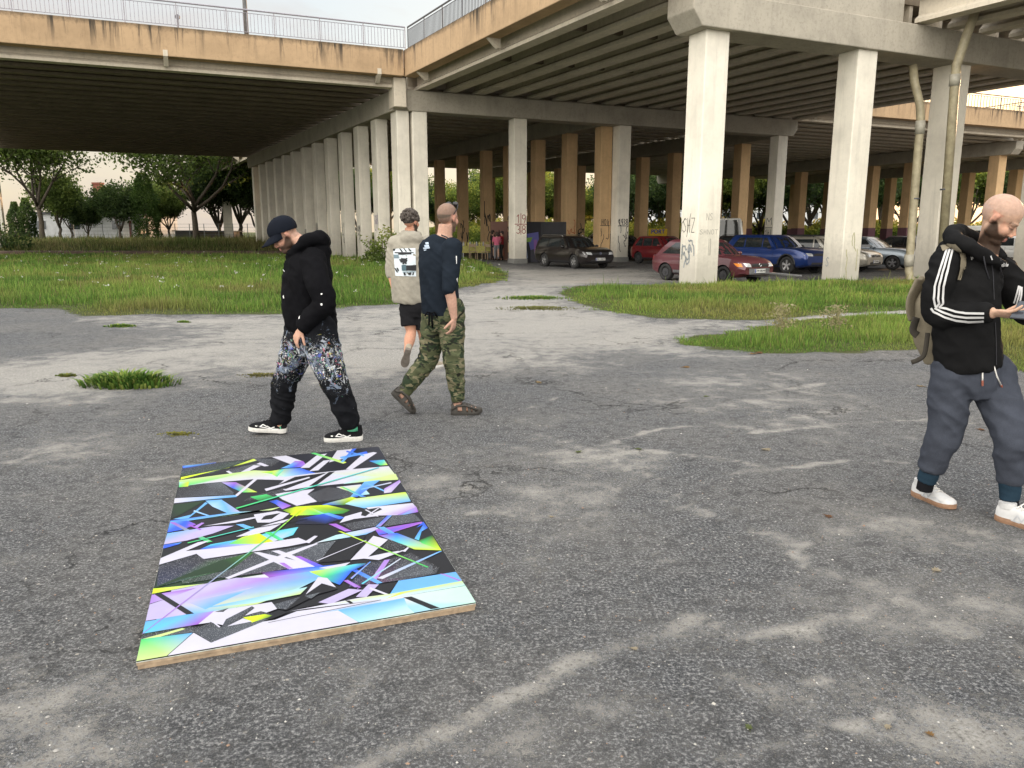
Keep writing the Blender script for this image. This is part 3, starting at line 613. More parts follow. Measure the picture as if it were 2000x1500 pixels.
LAYERS = [  # opaque shapes in painting order: (speckle, [(x, y, colour)...]) read off the painted face
 (0, [(45,1268,'K'),(1941,933,'K'),(1398,60,'b'),(304,168,'K')]),
 (0, [(150,850,'D'),(1835,765,'K'),(1400,58,'N'),(304,168,'K'),(200,640,'K')]),
 # bands from the top
 (0, [(305,165,'B'),(330,155,'L'),(490,140,'B'),(500,155,'b'),(305,182,'B')]),
 (1, [(300,185,'b'),(500,150,'N'),(660,140,'D'),(470,210,'D'),(295,225,'D')]),
 (0, [(295,232,'Y'),(560,180,'Y'),(700,122,'Y'),(730,135,'y'),(640,160,'Y'),(470,200,'Y'),(293,246,'Y')]),
 (1, [(560,190,'k'),(740,150,'s'),(700,185,'S'),(560,215,'S')]),
 (0, [(560,196,'W'),(590,214,'W'),(575,218,'W'),(545,200,'W')]),
 (0, [(700,165,'W'),(740,168,'W'),(660,205,'W'),(620,208,'W')]), (0, [(735,150,'W'),(800,168,'W'),(760,172,'W'),(715,158,'W')]),
 (1, [(700,122,'S'),(860,130,'k'),(800,175,'K'),(735,148,'S')]),
 (0, [(800,112,'W'),(880,104,'W'),(970,142,'W'),(905,160,'W')]),
 (0, [(905,160,'L'),(930,142,'P'),(975,142,'P'),(1000,172,'v'),(920,180,'B'),(850,184,'L')]),
 (0, [(1055,108,'W'),(1110,100,'W'),(1010,180,'W'),(960,182,'W')]), (0, [(1165,80,'W'),(1275,70,'W'),(1200,130,'W'),(1120,150,'W')]),
 (0, [(1090,140,'W'),(1130,135,'W'),(1060,195,'W'),(1010,200,'W')]),
 (0, [(1015,92,'G'),(1040,92,'G'),(1220,150,'Y'),(1200,158,'y')]),
 (0, [(1310,104,'W'),(1370,92,'W'),(1390,96,'W'),(1250,190,'W'),(1215,190,'W')]),
 (0, [(1180,120,'L'),(1330,88,'B'),(1340,100,'B'),(1190,130,'L')]), (0, [(1250,72,'B'),(1275,72,'B'),(1200,150,'L'),(1185,148,'L')]),
 (0, [(1220,84,'B'),(1320,110,'L'),(1316,116,'L'),(1216,92,'B')]),
 (0, [(1345,142,'B'),(1430,136,'c'),(1450,165,'Y'),(1410,168,'G')]),
 (0, [(285,250,'y'),(700,195,'y'),(1050,210,'W'),(1240,190,'W'),(1455,172,'W'),(1505,235,'y'),(1510,245,'C'),(1280,262,'W'),(1000,290,'W'),(880,310,'W'),(820,290,'K'),(870,250,'W'),(700,245,'W'),(420,268,'W'),(285,288,'G')]),
 (0, [(735,205,'Y'),(800,198,'Y'),(880,186,'c'),(960,182,'B'),(1045,210,'B'),(870,232,'C'),(800,215,'G')]),
 (0, [(800,216,'Y'),(850,190,'G'),(870,190,'c'),(830,232,'G')]),
 (0, [(1120,205,'K'),(1155,202,'K'),(1050,280,'K'),(1010,284,'K')]),
 (0, [(930,232,'K'),(1110,208,'K'),(1040,240,'K'),(880,300,'K'),(790,300,'K')]),
 (0, [(1280,240,'W'),(1505,215,'y'),(1510,248,'y'),(1300,262,'y'),(1200,272,'C')]),
 (0, [(285,260,'C'),(340,258,'Y'),(335,285,'Y'),(283,290,'G')]),
 (1, [(280,295,'K'),(420,270,'K'),(560,300,'s'),(600,340,'S'),(480,335,'S'),(270,350,'K')]),
 (1, [(420,268,'S'),(520,262,'s'),(590,322,'S'),(500,335,'k')]),
 (0, [(520,262,'V'),(600,262,'P'),(720,318,'Y'),(640,320,'G'),(580,295,'B')]),
 (0, [(700,245,'W'),(720,246,'W'),(610,340,'W'),(590,340,'W')]), (0, [(760,300,'W'),(1010,232,'W'),(1015,238,'W'),(770,312,'W')]),
 (0, [(260,352,'W'),(600,335,'L'),(606,345,'L'),(440,360,'L'),(256,380,'W')]),
 (1, [(690,340,'K'),(860,300,'k'),(900,330,'k'),(640,370,'K')]),
 (0, [(680,345,'G'),(770,330,'G'),(830,350,'D'),(740,372,'D')]),
 (0, [(820,330,'W'),(870,320,'W'),(1040,300,'W'),(1000,330,'W'),(1060,370,'W'),(940,395,'W'),(860,360,'W')]),
 (1, [(1000,330,'S'),(1120,290,'k'),(1250,310,'S'),(1260,345,'S'),(1060,376,'k')]),
 (0, [(1160,290,'W'),(1300,275,'W'),(1350,330,'C'),(1280,340,'L'),(1240,316,'y')]),
 (0, [(1120,378,'G'),(1250,345,'Y'),(1300,362,'Y'),(1200,392,'g'),(1080,390,'B')]),
 (0, [(1320,260,'L'),(1410,250,'L'),(1280,345,'B'),(1240,345,'L')]), (0, [(1180,290,'Y'),(1200,288,'G'),(1330,345,'B'),(1300,345,'L')]),
 (0, [(1330,262,'L'),(1440,312,'L'),(1435,318,'L'),(1322,268,'L')]), (0, [(1300,300,'L'),(1470,262,'W'),(1472,268,'W'),(1300,306,'L')]),
 (0, [(1430,300,'v'),(1520,250,'v'),(1525,262,'V'),(1470,320,'V'),(1430,325,'W')]),
 (0, [(1270,355,'y'),(1550,318,'Y'),(1560,330,'C'),(1580,370,'L'),(1320,410,'L'),(1210,385,'C')]),
 (0, [(1330,405,'W'),(1590,380,'W'),(1610,402,'v'),(1620,428,'P'),(1500,448,'V'),(1380,450,'W')]),
 (0, [(1500,448,'P'),(1612,402,'v'),(1622,430,'P'),(1540,446,'L')]),
 # middle
 (0, [(250,390,'D'),(430,366,'D'),(300,440,'D'),(236,470,'K')]),
 (0, [(430,366,'L'),(520,360,'L'),(640,440,'V'),(560,440,'L'),(470,400,'l')]),
 (0, [(350,445,'L'),(430,375,'L'),(445,380,'L'),(330,470,'L'),(250,470,'L')]), (0, [(370,420,'l'),(470,455,'L'),(462,460,'L'),(362,426,'l')]),
 (0, [(235,478,'B'),(600,430,'L'),(800,420,'y'),(860,400,'y'),(610,445,'y'),(330,480,'L'),(240,492,'L')]),
 (0, [(780,370,'b'),(830,362,'B'),(910,395,'P'),(860,415,'v'),(820,385,'B')]),
 (0, [(860,420,'g'),(940,400,'Y'),(1110,390,'Y'),(1240,420,'g'),(1200,440,'g'),(1060,446,'G'),(930,450,'Y')]),
 (0, [(900,445,'Y'),(985,400,'Y'),(1010,405,'Y'),(940,455,'Y')]), (0, [(985,405,'Y'),(1010,402,'Y'),(1110,445,'c'),(1080,448,'G')]),
 (0, [(1060,446,'B'),(1120,435,'B'),(1215,462,'b'),(1100,500,'N'),(930,500,'N'),(950,470,'b')]),
 (0, [(1090,440,'L'),(1115,436,'L'),(1210,462,'B'),(1180,472,'B')]),
 (0, [(1210,456,'W'),(1300,430,'W'),(1400,452,'W'),(1260,470,'W'),(1180,492,'W')]),
 (0, [(1310,420,'K'),(1400,405,'K'),(1420,415,'K'),(1330,455,'K'),(1300,450,'K')]),
 (0, [(1320,418,'W'),(1330,416,'W'),(1400,455,'W'),(1390,456,'W')]), (0, [(1395,408,'W'),(1405,408,'W'),(1330,460,'W'),(1318,460,'W')]),
 (0, [(700,445,'W'),(830,425,'W'),(900,440,'W'),(860,470,'W'),(790,490,'W'),(720,490,'W')]), (0, [(760,452,'K'),(850,436,'K'),(800,470,'K'),(740,475,'K')]),
 (0, [(235,482,'L'),(330,478,'B'),(380,500,'P'),(300,530,'B'),(218,545,'B')]),
 (0, [(230,488,'P'),(260,488,'P'),(470,596,'G'),(440,602,'G')]),
 (0, [(218,550,'L'),(480,510,'V'),(590,508,'V'),(470,552,'V'),(330,590,'V'),(200,612,'V')]), (0, [(198,615,'B'),(300,600,'L'),(280,612,'B'),(195,636,'B')]),
 (0, [(360,515,'v'),(410,490,'v'),(425,492,'v'),(385,520,'v')]), (0, [(340,500,'P'),(410,528,'P'),(400,533,'P'),(333,505,'P')]),
 (0, [(560,485,'W'),(760,448,'W'),(765,454,'W'),(600,490,'W'),(420,510,'W')]), (0, [(600,500,'L'),(640,498,'L'),(760,540,'c'),(720,552,'L')]),
 (0, [(730,515,'W'),(850,480,'W'),(900,470,'W'),(790,535,'W'),(700,560,'W'),(600,570,'W')]),
 (0, [(640,580,'c'),(830,535,'g'),(950,515,'c'),(920,560,'c'),(800,600,'W'),(560,640,'B'),(400,640,'B'),(460,612,'c')]),
 (0, [(640,570,'Y'),(730,550,'Y'),(810,596,'Y'),(730,610,'Y'),(560,610,'G')]), (0, [(760,545,'G'),(790,542,'G'),(870,586,'c'),(840,590,'G')]),
 (0, [(180,690,'W'),(390,600,'W'),(460,590,'W'),(320,650,'W'),(720,610,'W'),(950,575,'W'),(1010,600,'W'),(900,622,'W'),(420,694,'W'),(380,665,'W'),(172,726,'W')]),
 (0, [(980,600,'W'),(1040,564,'W'),(1058,566,'W'),(1010,606,'W')]),
 (0, [(1040,606,'W'),(1160,560,'C'),(1380,515,'V'),(1400,525,'V'),(1330,556,'L'),(1140,588,'C')]),
 (0, [(1118,498,'P'),(1160,496,'P'),(1250,538,'P'),(1210,540,'v')]), (0, [(1380,515,'L'),(1450,450,'B'),(1475,450,'L'),(1410,512,'v')]),
 (1, [(1200,500,'k'),(1440,455,'S'),(1380,510,'S'),(1250,535,'k')]), (1, [(1480,450,'S'),(1600,442,'S'),(1640,480,'S'),(1420,515,'S')]),
 (0, [(1380,530,'P'),(1640,485,'P'),(1650,492,'v'),(1480,545,'P'),(1400,560,'B')]), (0, [(1390,516,'L'),(1430,514,'L'),(1560,590,'L'),(1500,580,'B')]),
 (0, [(1600,580,'L'),(1650,500,'B'),(1610,520,'B'),(1650,485,'B'),(1675,520,'B'),(1640,540,'L'),(1625,590,'c')]),
 (0, [(1400,562,'P'),(1500,548,'B'),(1640,600,'G'),(1755,645,'Y'),(1600,640,'Y'),(1500,600,'c')]), (0, [(1625,590,'g'),(1700,560,'D'),(1752,645,'Y'),(1640,605,'G')]),
 # lower middle
 (1, [(160,735,'N'),(370,668,'K'),(430,698,'k'),(700,660,'S'),(600,740,'g'),(160,850,'b')]),
 (0, [(150,850,'D'),(520,700,'D'),(700,655,'g'),(600,745,'D'),(320,800,'D'),(140,860,'D')]), (1, [(300,815,'D'),(640,735,'s'),(560,790,'S'),(300,835,'D')]),
 (1, [(700,655,'k'),(860,640,'S'),(1160,592,'s'),(1060,715,'S'),(760,770,'p'),(520,800,'S')]),
 (0, [(1060,715,'K'),(1160,598,'K'),(1330,560,'K'),(1240,700,'K')]), (0, [(700,658,'W'),(730,656,'W'),(1110,742,'W'),(900,752,'W')]),
 (0, [(540,800,'W'),(880,660,'W'),(1050,605,'W'),(1060,610,'W'),(900,676,'W'),(560,806,'W')]), (0, [(800,650,'W'),(840,645,'W'),(1070,730,'W'),(1030,740,'W')]),
 (0, [(1240,700,'W'),(1370,565,'W'),(1452,586,'W'),(1330,690,'W')]), (0, [(1300,690,'W'),(1440,660,'W'),(1560,640,'W'),(1400,700,'W')]),
 (1, [(1410,640,'K'),(1460,585,'K'),(1560,622,'K'),(1520,650,'K')]), (0, [(1530,650,'W'),(1560,628,'W'),(1570,630,'W'),(1548,654,'W')]),
 (0, [(930,680,'P'),(960,678,'P'),(1110,742,'B'),(1060,745,'B')]), (0, [(840,715,'v'),(870,715,'P'),(920,748,'v'),(890,750,'v')]),
 (0, [(740,770,'p'),(1000,740,'B'),(1170,725,'B'),(1100,760,'L'),(900,785,'B'),(780,795,'P')]),
 (0, [(1060,745,'W'),(1240,712,'W'),(1180,755,'W')]),
 (0, [(1010,765,'Y'),(1270,722,'c'),(1350,715,'b'),(1250,760,'B'),(1180,838,'B'),(1080,800,'G')]),
 (1, [(1330,715,'N'),(1440,700,'N'),(1580,660,'k'),(1740,740,'K'),(1720,775,'S'),(1500,815,'S'),(1380,830,'p'),(1230,850,'b')]),
 (1, [(1500,740,'S'),(1580,668,'k'),(1700,730,'S'),(1700,770,'s'),(1440,810,'S')]),
 (0, [(1430,700,'v'),(1462,696,'v'),(1385,810,'v'),(1350,815,'V')]), (0, [(1250,760,'B'),(1275,752,'B'),(1420,825,'L'),(1390,832,'L')]),
 (0, [(1200,815,'P'),(1225,810,'v'),(1300,850,'P'),(1280,860,'v')]), (0, [(1240,800,'v'),(1350,708,'B'),(1355,710,'L'),(1248,806,'L')]),
 (0, [(1390,800,'W'),(1740,650,'L'),(1755,650,'L'),(1420,805,'W')]), (0, [(1300,830,'c'),(1520,690,'W'),(1524,694,'W'),(1310,834,'c')]),
 # lower bands
 (0, [(140,860,'Y'),(400,835,'y'),(760,780,'W'),(790,800,'W'),(600,800,'W'),(240,868,'y'),(128,890,'Y')]),
 (0, [(240,870,'V'),(600,800,'V'),(780,798,'v'),(1010,765,'L'),(1080,796,'L'),(950,860,'C'),(720,945,'y'),(480,985,'L'),(360,1000,'L'),(150,1040,'L'),(230,950,'V')]),
 (0, [(130,895,'v'),(380,856,'P'),(250,905,'V'),(110,946,'v')]), (0, [(108,950,'V'),(250,905,'V'),(340,1000,'V'),(90,1040,'V')]),
 (0, [(420,968,'L'),(1000,850,'C'),(960,890,'y'),(700,940,'C')]), (0, [(330,935,'V'),(700,850,'V'),(640,880,'L'),(430,975,'L')]),
 (0, [(1060,795,'W'),(1110,800,'W'),(1165,858,'W'),(1060,880,'W'),(985,898,'W')]), (0, [(1080,830,'K'),(1180,858,'K'),(1060,890,'K'),(880,980,'K'),(800,950,'K'),(970,905,'K')]),
 (1, [(800,950,'S'),(960,905,'S'),(880,975,'S'),(830,970,'S')]), (1, [(985,900,'s'),(1070,880,'s'),(1020,915,'s')]),
 (0, [(1180,858,'K'),(1290,850,'K'),(1140,935,'K'),(940,970,'K'),(1060,920,'K')]),
 (0, [(1060,935,'V'),(1230,860,'V'),(1310,866,'V'),(1130,945,'V')]), (0, [(1270,905,'V'),(1340,835,'V'),(1400,835,'V'),(1330,905,'V')]),
 (0, [(1400,835,'K'),(1510,820,'K'),(1450,890,'K'),(1380,870,'K')]), (0, [(1350,850,'W'),(1460,892,'W'),(1445,896,'W'),(1345,862,'W')]),
 (0, [(1510,815,'L'),(1830,765,'L'),(1865,815,'L'),(1460,890,'L')]), (0, [(1740,775,'v'),(1770,778,'v'),(1860,812,'v'),(1850,816,'P')]),
 (0, [(900,985,'W'),(1290,910,'W'),(1460,888,'y'),(1865,815,'y'),(1885,840,'C'),(1420,920,'W'),(1000,970,'W')]), (0, [(1430,918,'Y'),(1520,880,'Y'),(1800,835,'y'),(1560,880,'y')]),
 (0, [(1210,925,'K'),(1250,950,'K'),(1270,948,'K'),(1235,925,'K')]),
 (0, [(940,985,'W'),(1420,920,'W'),(1885,842,'M'),(1941,933,'M'),(1280,1045,'L'),(1170,980,'L'),(780,1048,'W')]),
 (0, [(1160,982,'L'),(1540,910,'L'),(1560,960,'C'),(1600,1000,'M'),(1290,1045,'C')]), (0, [(1535,908,'K'),(1580,902,'K'),(1740,965,'K'),(1690,972,'K')]),
 (0, [(140,888,'K'),(180,884,'K'),(370,1000,'K'),(325,1004,'K')]),
 (0, [(85,1045,'L'),(360,1000,'L'),(480,985,'v'),(390,1058,'P'),(320,1070,'B'),(73,1112,'c')]),
 (1, [(75,1115,'D'),(340,1070,'K'),(440,1075,'K'),(380,1100,'s'),(70,1140,'S')]), (0, [(80,1140,'y'),(300,1080,'y'),(320,1084,'y'),(140,1140,'y')]),
 (0, [(68,1142,'G'),(360,1105,'L'),(215,1232,'y'),(45,1268,'y')]), (0, [(220,1232,'W'),(365,1105,'W'),(462,1160,'W'),(740,1045,'W'),(1170,980,'W'),(1285,1045,'W')]),
 (0, [(390,1058,'W'),(480,985,'W'),(800,935,'W'),(830,972,'W'),(560,1070,'W'),(460,1048,'W')]), (1, [(480,990,'S'),(560,968,'k'),(530,990,'k')]),
 (1, [(360,1090,'K'),(460,1045,'K'),(520,1075,'S'),(545,1030,'S'),(690,958,'S'),(705,968,'k'),(650,1010,'K'),(740,985,'k'),(830,1010,'K'),(740,1048,'s'),(462,1160,'S'),(370,1102,'S')]),
 (0, [(640,1020,'Y'),(760,1002,'Y'),(810,1010,'g'),(690,1048,'Y')]), (0, [(760,1030,'D'),(800,1010,'K'),(905,980,'K'),(860,1005,'K'),(800,1028,'K')]),
 (0, [(550,1070,'W'),(640,1025,'W'),(690,1042,'W')]), (0, [(470,1048,'W'),(480,1047,'W'),(515,1072,'W'),(506,1076,'W')]),
 # long thin lines across everything
 (0, [(75,1110,'P'),(300,940,'v'),(305,943,'v'),(80,1114,'P')]), (0, [(300,940,'v'),(800,560,'G'),(806,562,'G'),(306,943,'v')]), (0, [(800,560,'G'),(960,420,'Y'),(964,423,'Y'),(806,564,'G')]),
 (0, [(1170,540,'Y'),(1190,542,'Y'),(1680,740,'G'),(1670,742,'G')]), (0, [(600,410,'G'),(1400,180,'c'),(1402,184,'c'),(604,416,'G')]),
 (0, [(480,560,'K'),(1000,470,'K'),(1002,472,'K'),(482,563,'K')]), (0, [(330,605,'G'),(700,515,'c'),(702,519,'c'),(333,609,'G')]),
 (0, [(1050,705,'W'),(1330,590,'W'),(1332,592,'W'),(1054,708,'W')]), (0, [(620,800,'K'),(1941,905,'K')][:0] or [(780,1048,'K'),(1410,921,'K'),(1411,923,'K'),(781,1050,'K')]),
]
pt = empty('painting', org, math.atan2(ex.y, ex.x), 'large painted panel of angular black, white, blue and neon shapes lying on the asphalt', 'painting')
inv = Matrix.Rotation(-math.atan2(ex.y, ex.x), 3, 'Z')
pv, pf, pcol, pspk = [], [], [], []
quadp = [Vector((bp[i].x - org.x, bp[i].y - org.y, 0)) for i in range(4)]
def quadat(u, v): return quadp[0].lerp(quadp[1], u).lerp(quadp[3].lerp(quadp[2], u), v)
qi = [inv @ quadat(*c) for c in ((0, 0), (1, 0), (1, 1), (0, 1))]; qc = sum(qi, Vector()) / 4
for li, (spk, poly) in enumerate(LAYERS):
    z = BT - .0035 + .00003 * li + (0 if li else 0); b0 = len(pv)
    for x, y, c in poly:
        h_ = HM @ np.array([x, y, 1.0]); u_, v_ = min(max(h_[0] / h_[2], 0), 1), min(max(h_[1] / h_[2], 0), 1); q = inv @ quadat(u_, v_)
        if li == 0: q = inv @ quadat(*[(0, 0), (1, 0), (1, 1), (0, 1)][len(pv)])
        pv.append((q.x, q.y, z)); pcol.append(PC[c]); pspk.append(float(spk))
    pf.append(tuple(range(b0, len(pv))))
me = bpy.data.meshes.new('painted_face'); me.from_pydata(pv, [], pf); me.update()
set_cols(me, np.array(pcol)); set_cols(me, np.repeat(np.array(pspk)[:, None], 3, 1), 'spk')
bm = bmesh.new(); bm.from_mesh(me)
bmesh.ops.triangulate(bm, faces=bm.faces, ngon_method='EAR_CLIP')
for f in bm.faces:
    if f.normal.z < 0: f.normal_flip()
bm.to_mesh(me); bm.free()
pm, nt, b = new_mat('spray_paint')
a = N(nt, 'ShaderNodeAttribute'); a.attribute_name = 'col'; a2 = N(nt, 'ShaderNodeAttribute'); a2.attribute_name = 'spk'
tco = N(nt, 'ShaderNodeTexCoord').outputs['Object']
sp1 = ramp(nt, nz(nt, 260, 2, .6, tco), [(.58, 0.0), (.66, .75)])
f_ = math_(nt, 'MULTIPLY', sp1, a2.outputs['Fac'])
cc = mixc(nt, f_, a.outputs['Color'], (.5, .52, .55)); cc = mixc(nt, .12, cc, ramp(nt, nz(nt, 9, 4, .6, tco), [(.3, .3), (.7, .8)]), 'OVERLAY')
cc = mixc(nt, 1.0, cc, (.70, .70, .71), 'MULTIPLY'); nt.links.new(cc, b.inputs['Base Color']); b.inputs['Roughness'].default_value = .5; b.inputs['Specular IOR Level'].default_value = .25
link('painted_face', me, pm, pt)
WOODP = simple('plywood_edge', (.36, .27, .18), .75, 0, .3, 30, .3)
mb = MB(); mb.prism(qi, .019, BT - .0036); mb.build('top_board', WOODP, pt)
mb = MB(); mb.prism([qc + (q - qc) * .996 for q in qi], .0005, .0172); mb.build('lower_board', WOODP, pt)
mb = MB(); mb.prism([qc + (q - qc) * 1.001 for q in qi], BT - .0062, BT - .0038); mb.build('paint_edge', simple('edge_paint', (.5, .55, .5), .6, 0, .3, 30), pt)
# ================================================================== CARS
from mathutils.bvhtree import BVHTree
GLASS = simple('car_glass', (.02, .024, .026), .06, 0, .2, 3, spec=.7)
TYRE = simple('tyre', (.02, .02, .02), .8, 0, .3, 30); RIM = simple('rim', (.5, .5, .52), .3, .8, .1)
TRIM = simple('black_trim', (.022, .022, .024), .55, 0, .2); CHROME = simple('chrome', (.6, .6, .62), .18, 1.0, .05)
LAMPW = simple('headlamp', (.62, .64, .66), .12, .3, .1, coat=1); LAMPO = simple('indicator', (.75, .25, .04), .2, 0, .1); LAMPR = simple('tail_lamp', (.35, .015, .015), .2, 0, .1)
PLATE = simple('plate_white', (.72, .72, .70), .5, 0, .05); PLATEB = simple('plate_blue', (.02, .05, .3), .5, 0, .1); INK = simple('ink', (.015, .015, .02), .7, 0, .1)
def paint(name, c, metal=.35, rough=.32): return simple(name, c, rough, metal, .08, 3, coat=.8)
def text_mesh(s, size, name='text', extrude=0.0, bold=0.0):
    cu = bpy.data.curves.new(name, 'FONT'); cu.body = s; cu.size = size; cu.align_x = 'CENTER'; cu.align_y = 'CENTER'; cu.offset = bold; cu.extrude = extrude
    o = bpy.data.objects.new(name, cu); COL.objects.link(o); dg = bpy.context.evaluated_depsgraph_get()
    me = bpy.data.meshes.new_from_object(o.evaluated_get(dg)); bpy.data.objects.remove(o); return me
def decal(name, bvh, pts, d, mats, parent, off=.005, sub=3, mirror=False, z=None):
    """polygon of 3D points thrown along direction d onto the car body"""
    bm = bmesh.new(); vs = [bm.verts.new(p) for p in pts]; f = bm.faces.new(vs)
    bmesh.ops.triangulate(bm, faces=bm.faces)
    if sub: bmesh.ops.subdivide_edges(bm, edges=bm.edges, cuts=sub, use_grid_fill=True)
    d = Vector(d)
    for v in bm.verts:
        h = bvh.ray_cast(v.co - d * 3, d)
        if h[0] is not None: v.co = h[0] - d * off
    me = bpy.data.meshes.new(name); bmesh.ops.recalc_face_normals(bm, faces=bm.faces); bm.to_mesh(me); bm.free()
    me.polygons.foreach_set('use_smooth', [True] * len(me.polygons))
    return link(name, me, mats, parent)
def interp(tab, x):
    for (a, va), (b, vb) in zip(tab[:-1], tab[1:]):
        if x <= b: t = max(0, (x - a) / (b - a)) if b > a else 0; return va + (vb - va) * t
    return tab[-1][1]
def wheel(parent, x, y, r, w_=.2, side=1, steel=False):
    m = MB(); prof = [(r * .62, -w_ / 2), (r * .93, -w_ / 2), (r, -w_ / 2 + .03), (r, w_ / 2 - .03), (r * .93, w_ / 2), (r * .62, w_ / 2)]; n = 28; vs = []
    for k in range(n):
        t = 2 * math.pi * k / n
        for rr, yy in prof: vs.append((rr * math.cos(t), yy, rr * math.sin(t)))
    q = len(prof); fs = [(k * q + i, ((k + 1) % n) * q + i, ((k + 1) % n) * q + (i + 1) % q, k * q + (i + 1) % q) for k in range(n) for i in range(q)]
    m.add(vs, fs); o = m.build('wheel', TYRE, parent, True); o.location = (x, y, r)
    rm = MB(); rm.rod((0, side * (w_ / 2 - .09), 0), (0, side * (w_ / 2 - .06), 0), r * .63, 24, 1)
    if steel: rm.rod((0, side * (w_ / 2 - .06), 0), (0, side * (w_ / 2 - .02), 0), r * .5, 18, 0); rm.rod((0, side * (w_ / 2 - .02), 0), (0, side * (w_ / 2 + .0), 0), r * .16, 10, 0)
    else:
        for k in range(5):
            t = 2 * math.pi * k / 5 + .3; c, s_ = math.cos(t), math.sin(t); yy = side * (w_ / 2 - .03)
            a = Vector((c, 0, s_)); b_ = Vector((-s_, 0, c))
            rm.add([b_ * .028 + a * .05 + Vector((0, yy, 0)), a * r * .62 + b_ * .045 + Vector((0, yy + side * .01, 0)), a * r * .62 - b_ * .045 + Vector((0, yy + side * .01, 0)), -b_ * .028 + a * .05 + Vector((0, yy, 0)),
                    b_ * .028 + a * .05 + Vector((0, yy - side * .03, 0)), a * r * .62 + b_ * .045 + Vector((0, yy - side * .03, 0)), a * r * .62 - b_ * .045 + Vector((0, yy - side * .03, 0)), -b_ * .028 + a * .05 + Vector((0, yy - side * .03, 0))],
                   [(0, 1, 2, 3), (7, 6, 5, 4), (0, 4, 5, 1), (1, 5, 6, 2), (2, 6, 7, 3), (3, 7, 4, 0)], 0)
        rm.rod((0, side * (w_ / 2 - .06), 0), (0, side * (w_ / 2 - .015), 0), .06, 12, 0)
        rr = [(r * .60, side * (w_ / 2 - .05)), (r * .66, side * (w_ / 2 - .005)), (r * .63, side * (w_ / 2 - .05))]
        vs = []; 
        for k in range(n):
            t = 2 * math.pi * k / n
            for a_, yy in rr: vs.append((a_ * math.cos(t), yy, a_ * math.sin(t)))
        rm.add(vs, [(k * 3 + i, ((k + 1) % n) * 3 + i, ((k + 1) % n) * 3 + (i + 1) % 3, k * 3 + (i + 1) % 3) for k in range(n) for i in range(3)], 0)
    rm.build('rim', [simple('steel_rim', (.05, .05, .055), .6, .3) if steel else RIM, TRIM], o, False)
    return o
def car(label, loc, rz, L=4.4, Wd=1.78, Hh=1.46, zc=.28, hood=((-1, 0), (0, 0)), cowl=.95, wt=.25, rt=-1.75, rb=-2.1, belt=.93, wb=2.6, fo=.85, wr=.31, mat=None, trim=None,
        group=None, plate=None, rails=False, steel=False, windows=None, bumper=None, detail=2, noseh=.72, hoodh=.93, badge='round', arch=False, name='parked_car', cat='car', glassmat=None, tail=None, indicator=False):
    root = empty(name, loc, rz, label, cat, group)
    xf, xr = L / 2, -L / 2; hw = Wd / 2; fx = xf - fo; rx = fx - wb
    tail = tail or belt
    topz = [(xr, tail - .12), (xr + .08, tail - .02), (rb + .05, tail), (cowl, hoodh), (xf - .55, (hoodh + noseh) / 2 + .055), (xf - .16, noseh + .03), (xf, noseh - .1)]
    if tail == belt: topz = [(xr, belt - .06), (xr + .06, belt), (cowl - .3, belt + .0), (cowl, hoodh), (xf - .55, (hoodh + noseh) / 2 + .055), (xf - .16, noseh + .03), (xf, noseh - .1)]
    st = [xr, xr + .05, xr + .16, xr + .35] + list(np.linspace(xr + .6, xf - .6, 15)) + [xf - .4, xf - .25, xf - .14, xf - .06, xf]
    mb = MB(); rings = []
    for x in st:
        e = min(x - xr, xf - x); k = 1 - .13 * max(0, 1 - e / .42) ** 2.0 - (.035 if e < .02 else 0)
        zt = interp(topz, x); zb = zc - .06 + (.10 * max(0, 1 - e / .3)); h_ = hw * k; sh = .10 if x < cowl else .16
        mid = zb + (zt - zb) * .55
        half = [(0, zb), (h_ * .84, zb), (h_ * .955, zb + .07), (h_ * .985, zb + .2), (h_, mid), (h_ * .975, zt - .14 if zt - .14 > mid else mid + .02), (h_ * .935, zt - .03), (h_ * (.86), zt + .004), (h_ * .5, zt + (.03 if x > cowl else .0)), (0, zt + (.04 if x > cowl else 0.0))]
        rings.append([(x, y, z) for y, z in half] + [(x, -y, z) for y, z in half[-2:0:-1]])
    n = len(rings[0]); vs = [p for r_ in rings for p in r_]; fs = [tuple(range(n)), tuple(range((len(rings) - 1) * n, len(rings) * n))]
    for i in range(len(rings) - 1):
        for k in range(n): fs.append((i * n + k, i * n + (k + 1) % n, (i + 1) * n + (k + 1) % n, (i + 1) * n + k))
    mb.add(vs, fs); body = mb.build('body', [mat, TRIM], root, True)
    # wheel arches
    cutm = MB()
    for x in (fx, rx):
        for s_ in (-1, 1): cutm.rod((x, s_ * (hw - .26), wr), (x, s_ * (hw + .2), wr), wr + .05, 24, 1)
    cut = cutm.build('arch_cutter', [mat, TRIM]); cut.location = (0, 0, 0)
    bo = bpy.data.objects.new('tmp_body', body.data); COL.objects.link(bo); md = bo.modifiers.new('b', 'BOOLEAN'); md.object = cut; md.operation = 'DIFFERENCE'; md.solver = 'EXACT'
    dg = bpy.context.evaluated_depsgraph_get(); nm = bpy.data.meshes.new_from_object(bo.evaluated_get(dg)); nm.name = 'body'
    bpy.data.objects.remove(bo); bpy.data.objects.remove(cut)
    if len(nm.polygons) > 50: body.data = nm
    body.data.set_sharp_from_angle(angle=R(32))
    # greenhouse
    zr = Hh; lv = [(belt - .05, 0), (belt + (zr - belt) * .45, .45), (zr - .12, .80), (zr - .045, .93), (zr - .005, 1.0)]
    def gx(t): return cowl + (wt - cowl) * t, rb + (rt - rb) * t
    def ghw(z): t = (z - belt) / (zr - belt); return hw * (.915 - .19 * max(t, 0) ** 1.25)
    gm_ = MB(); rg = []
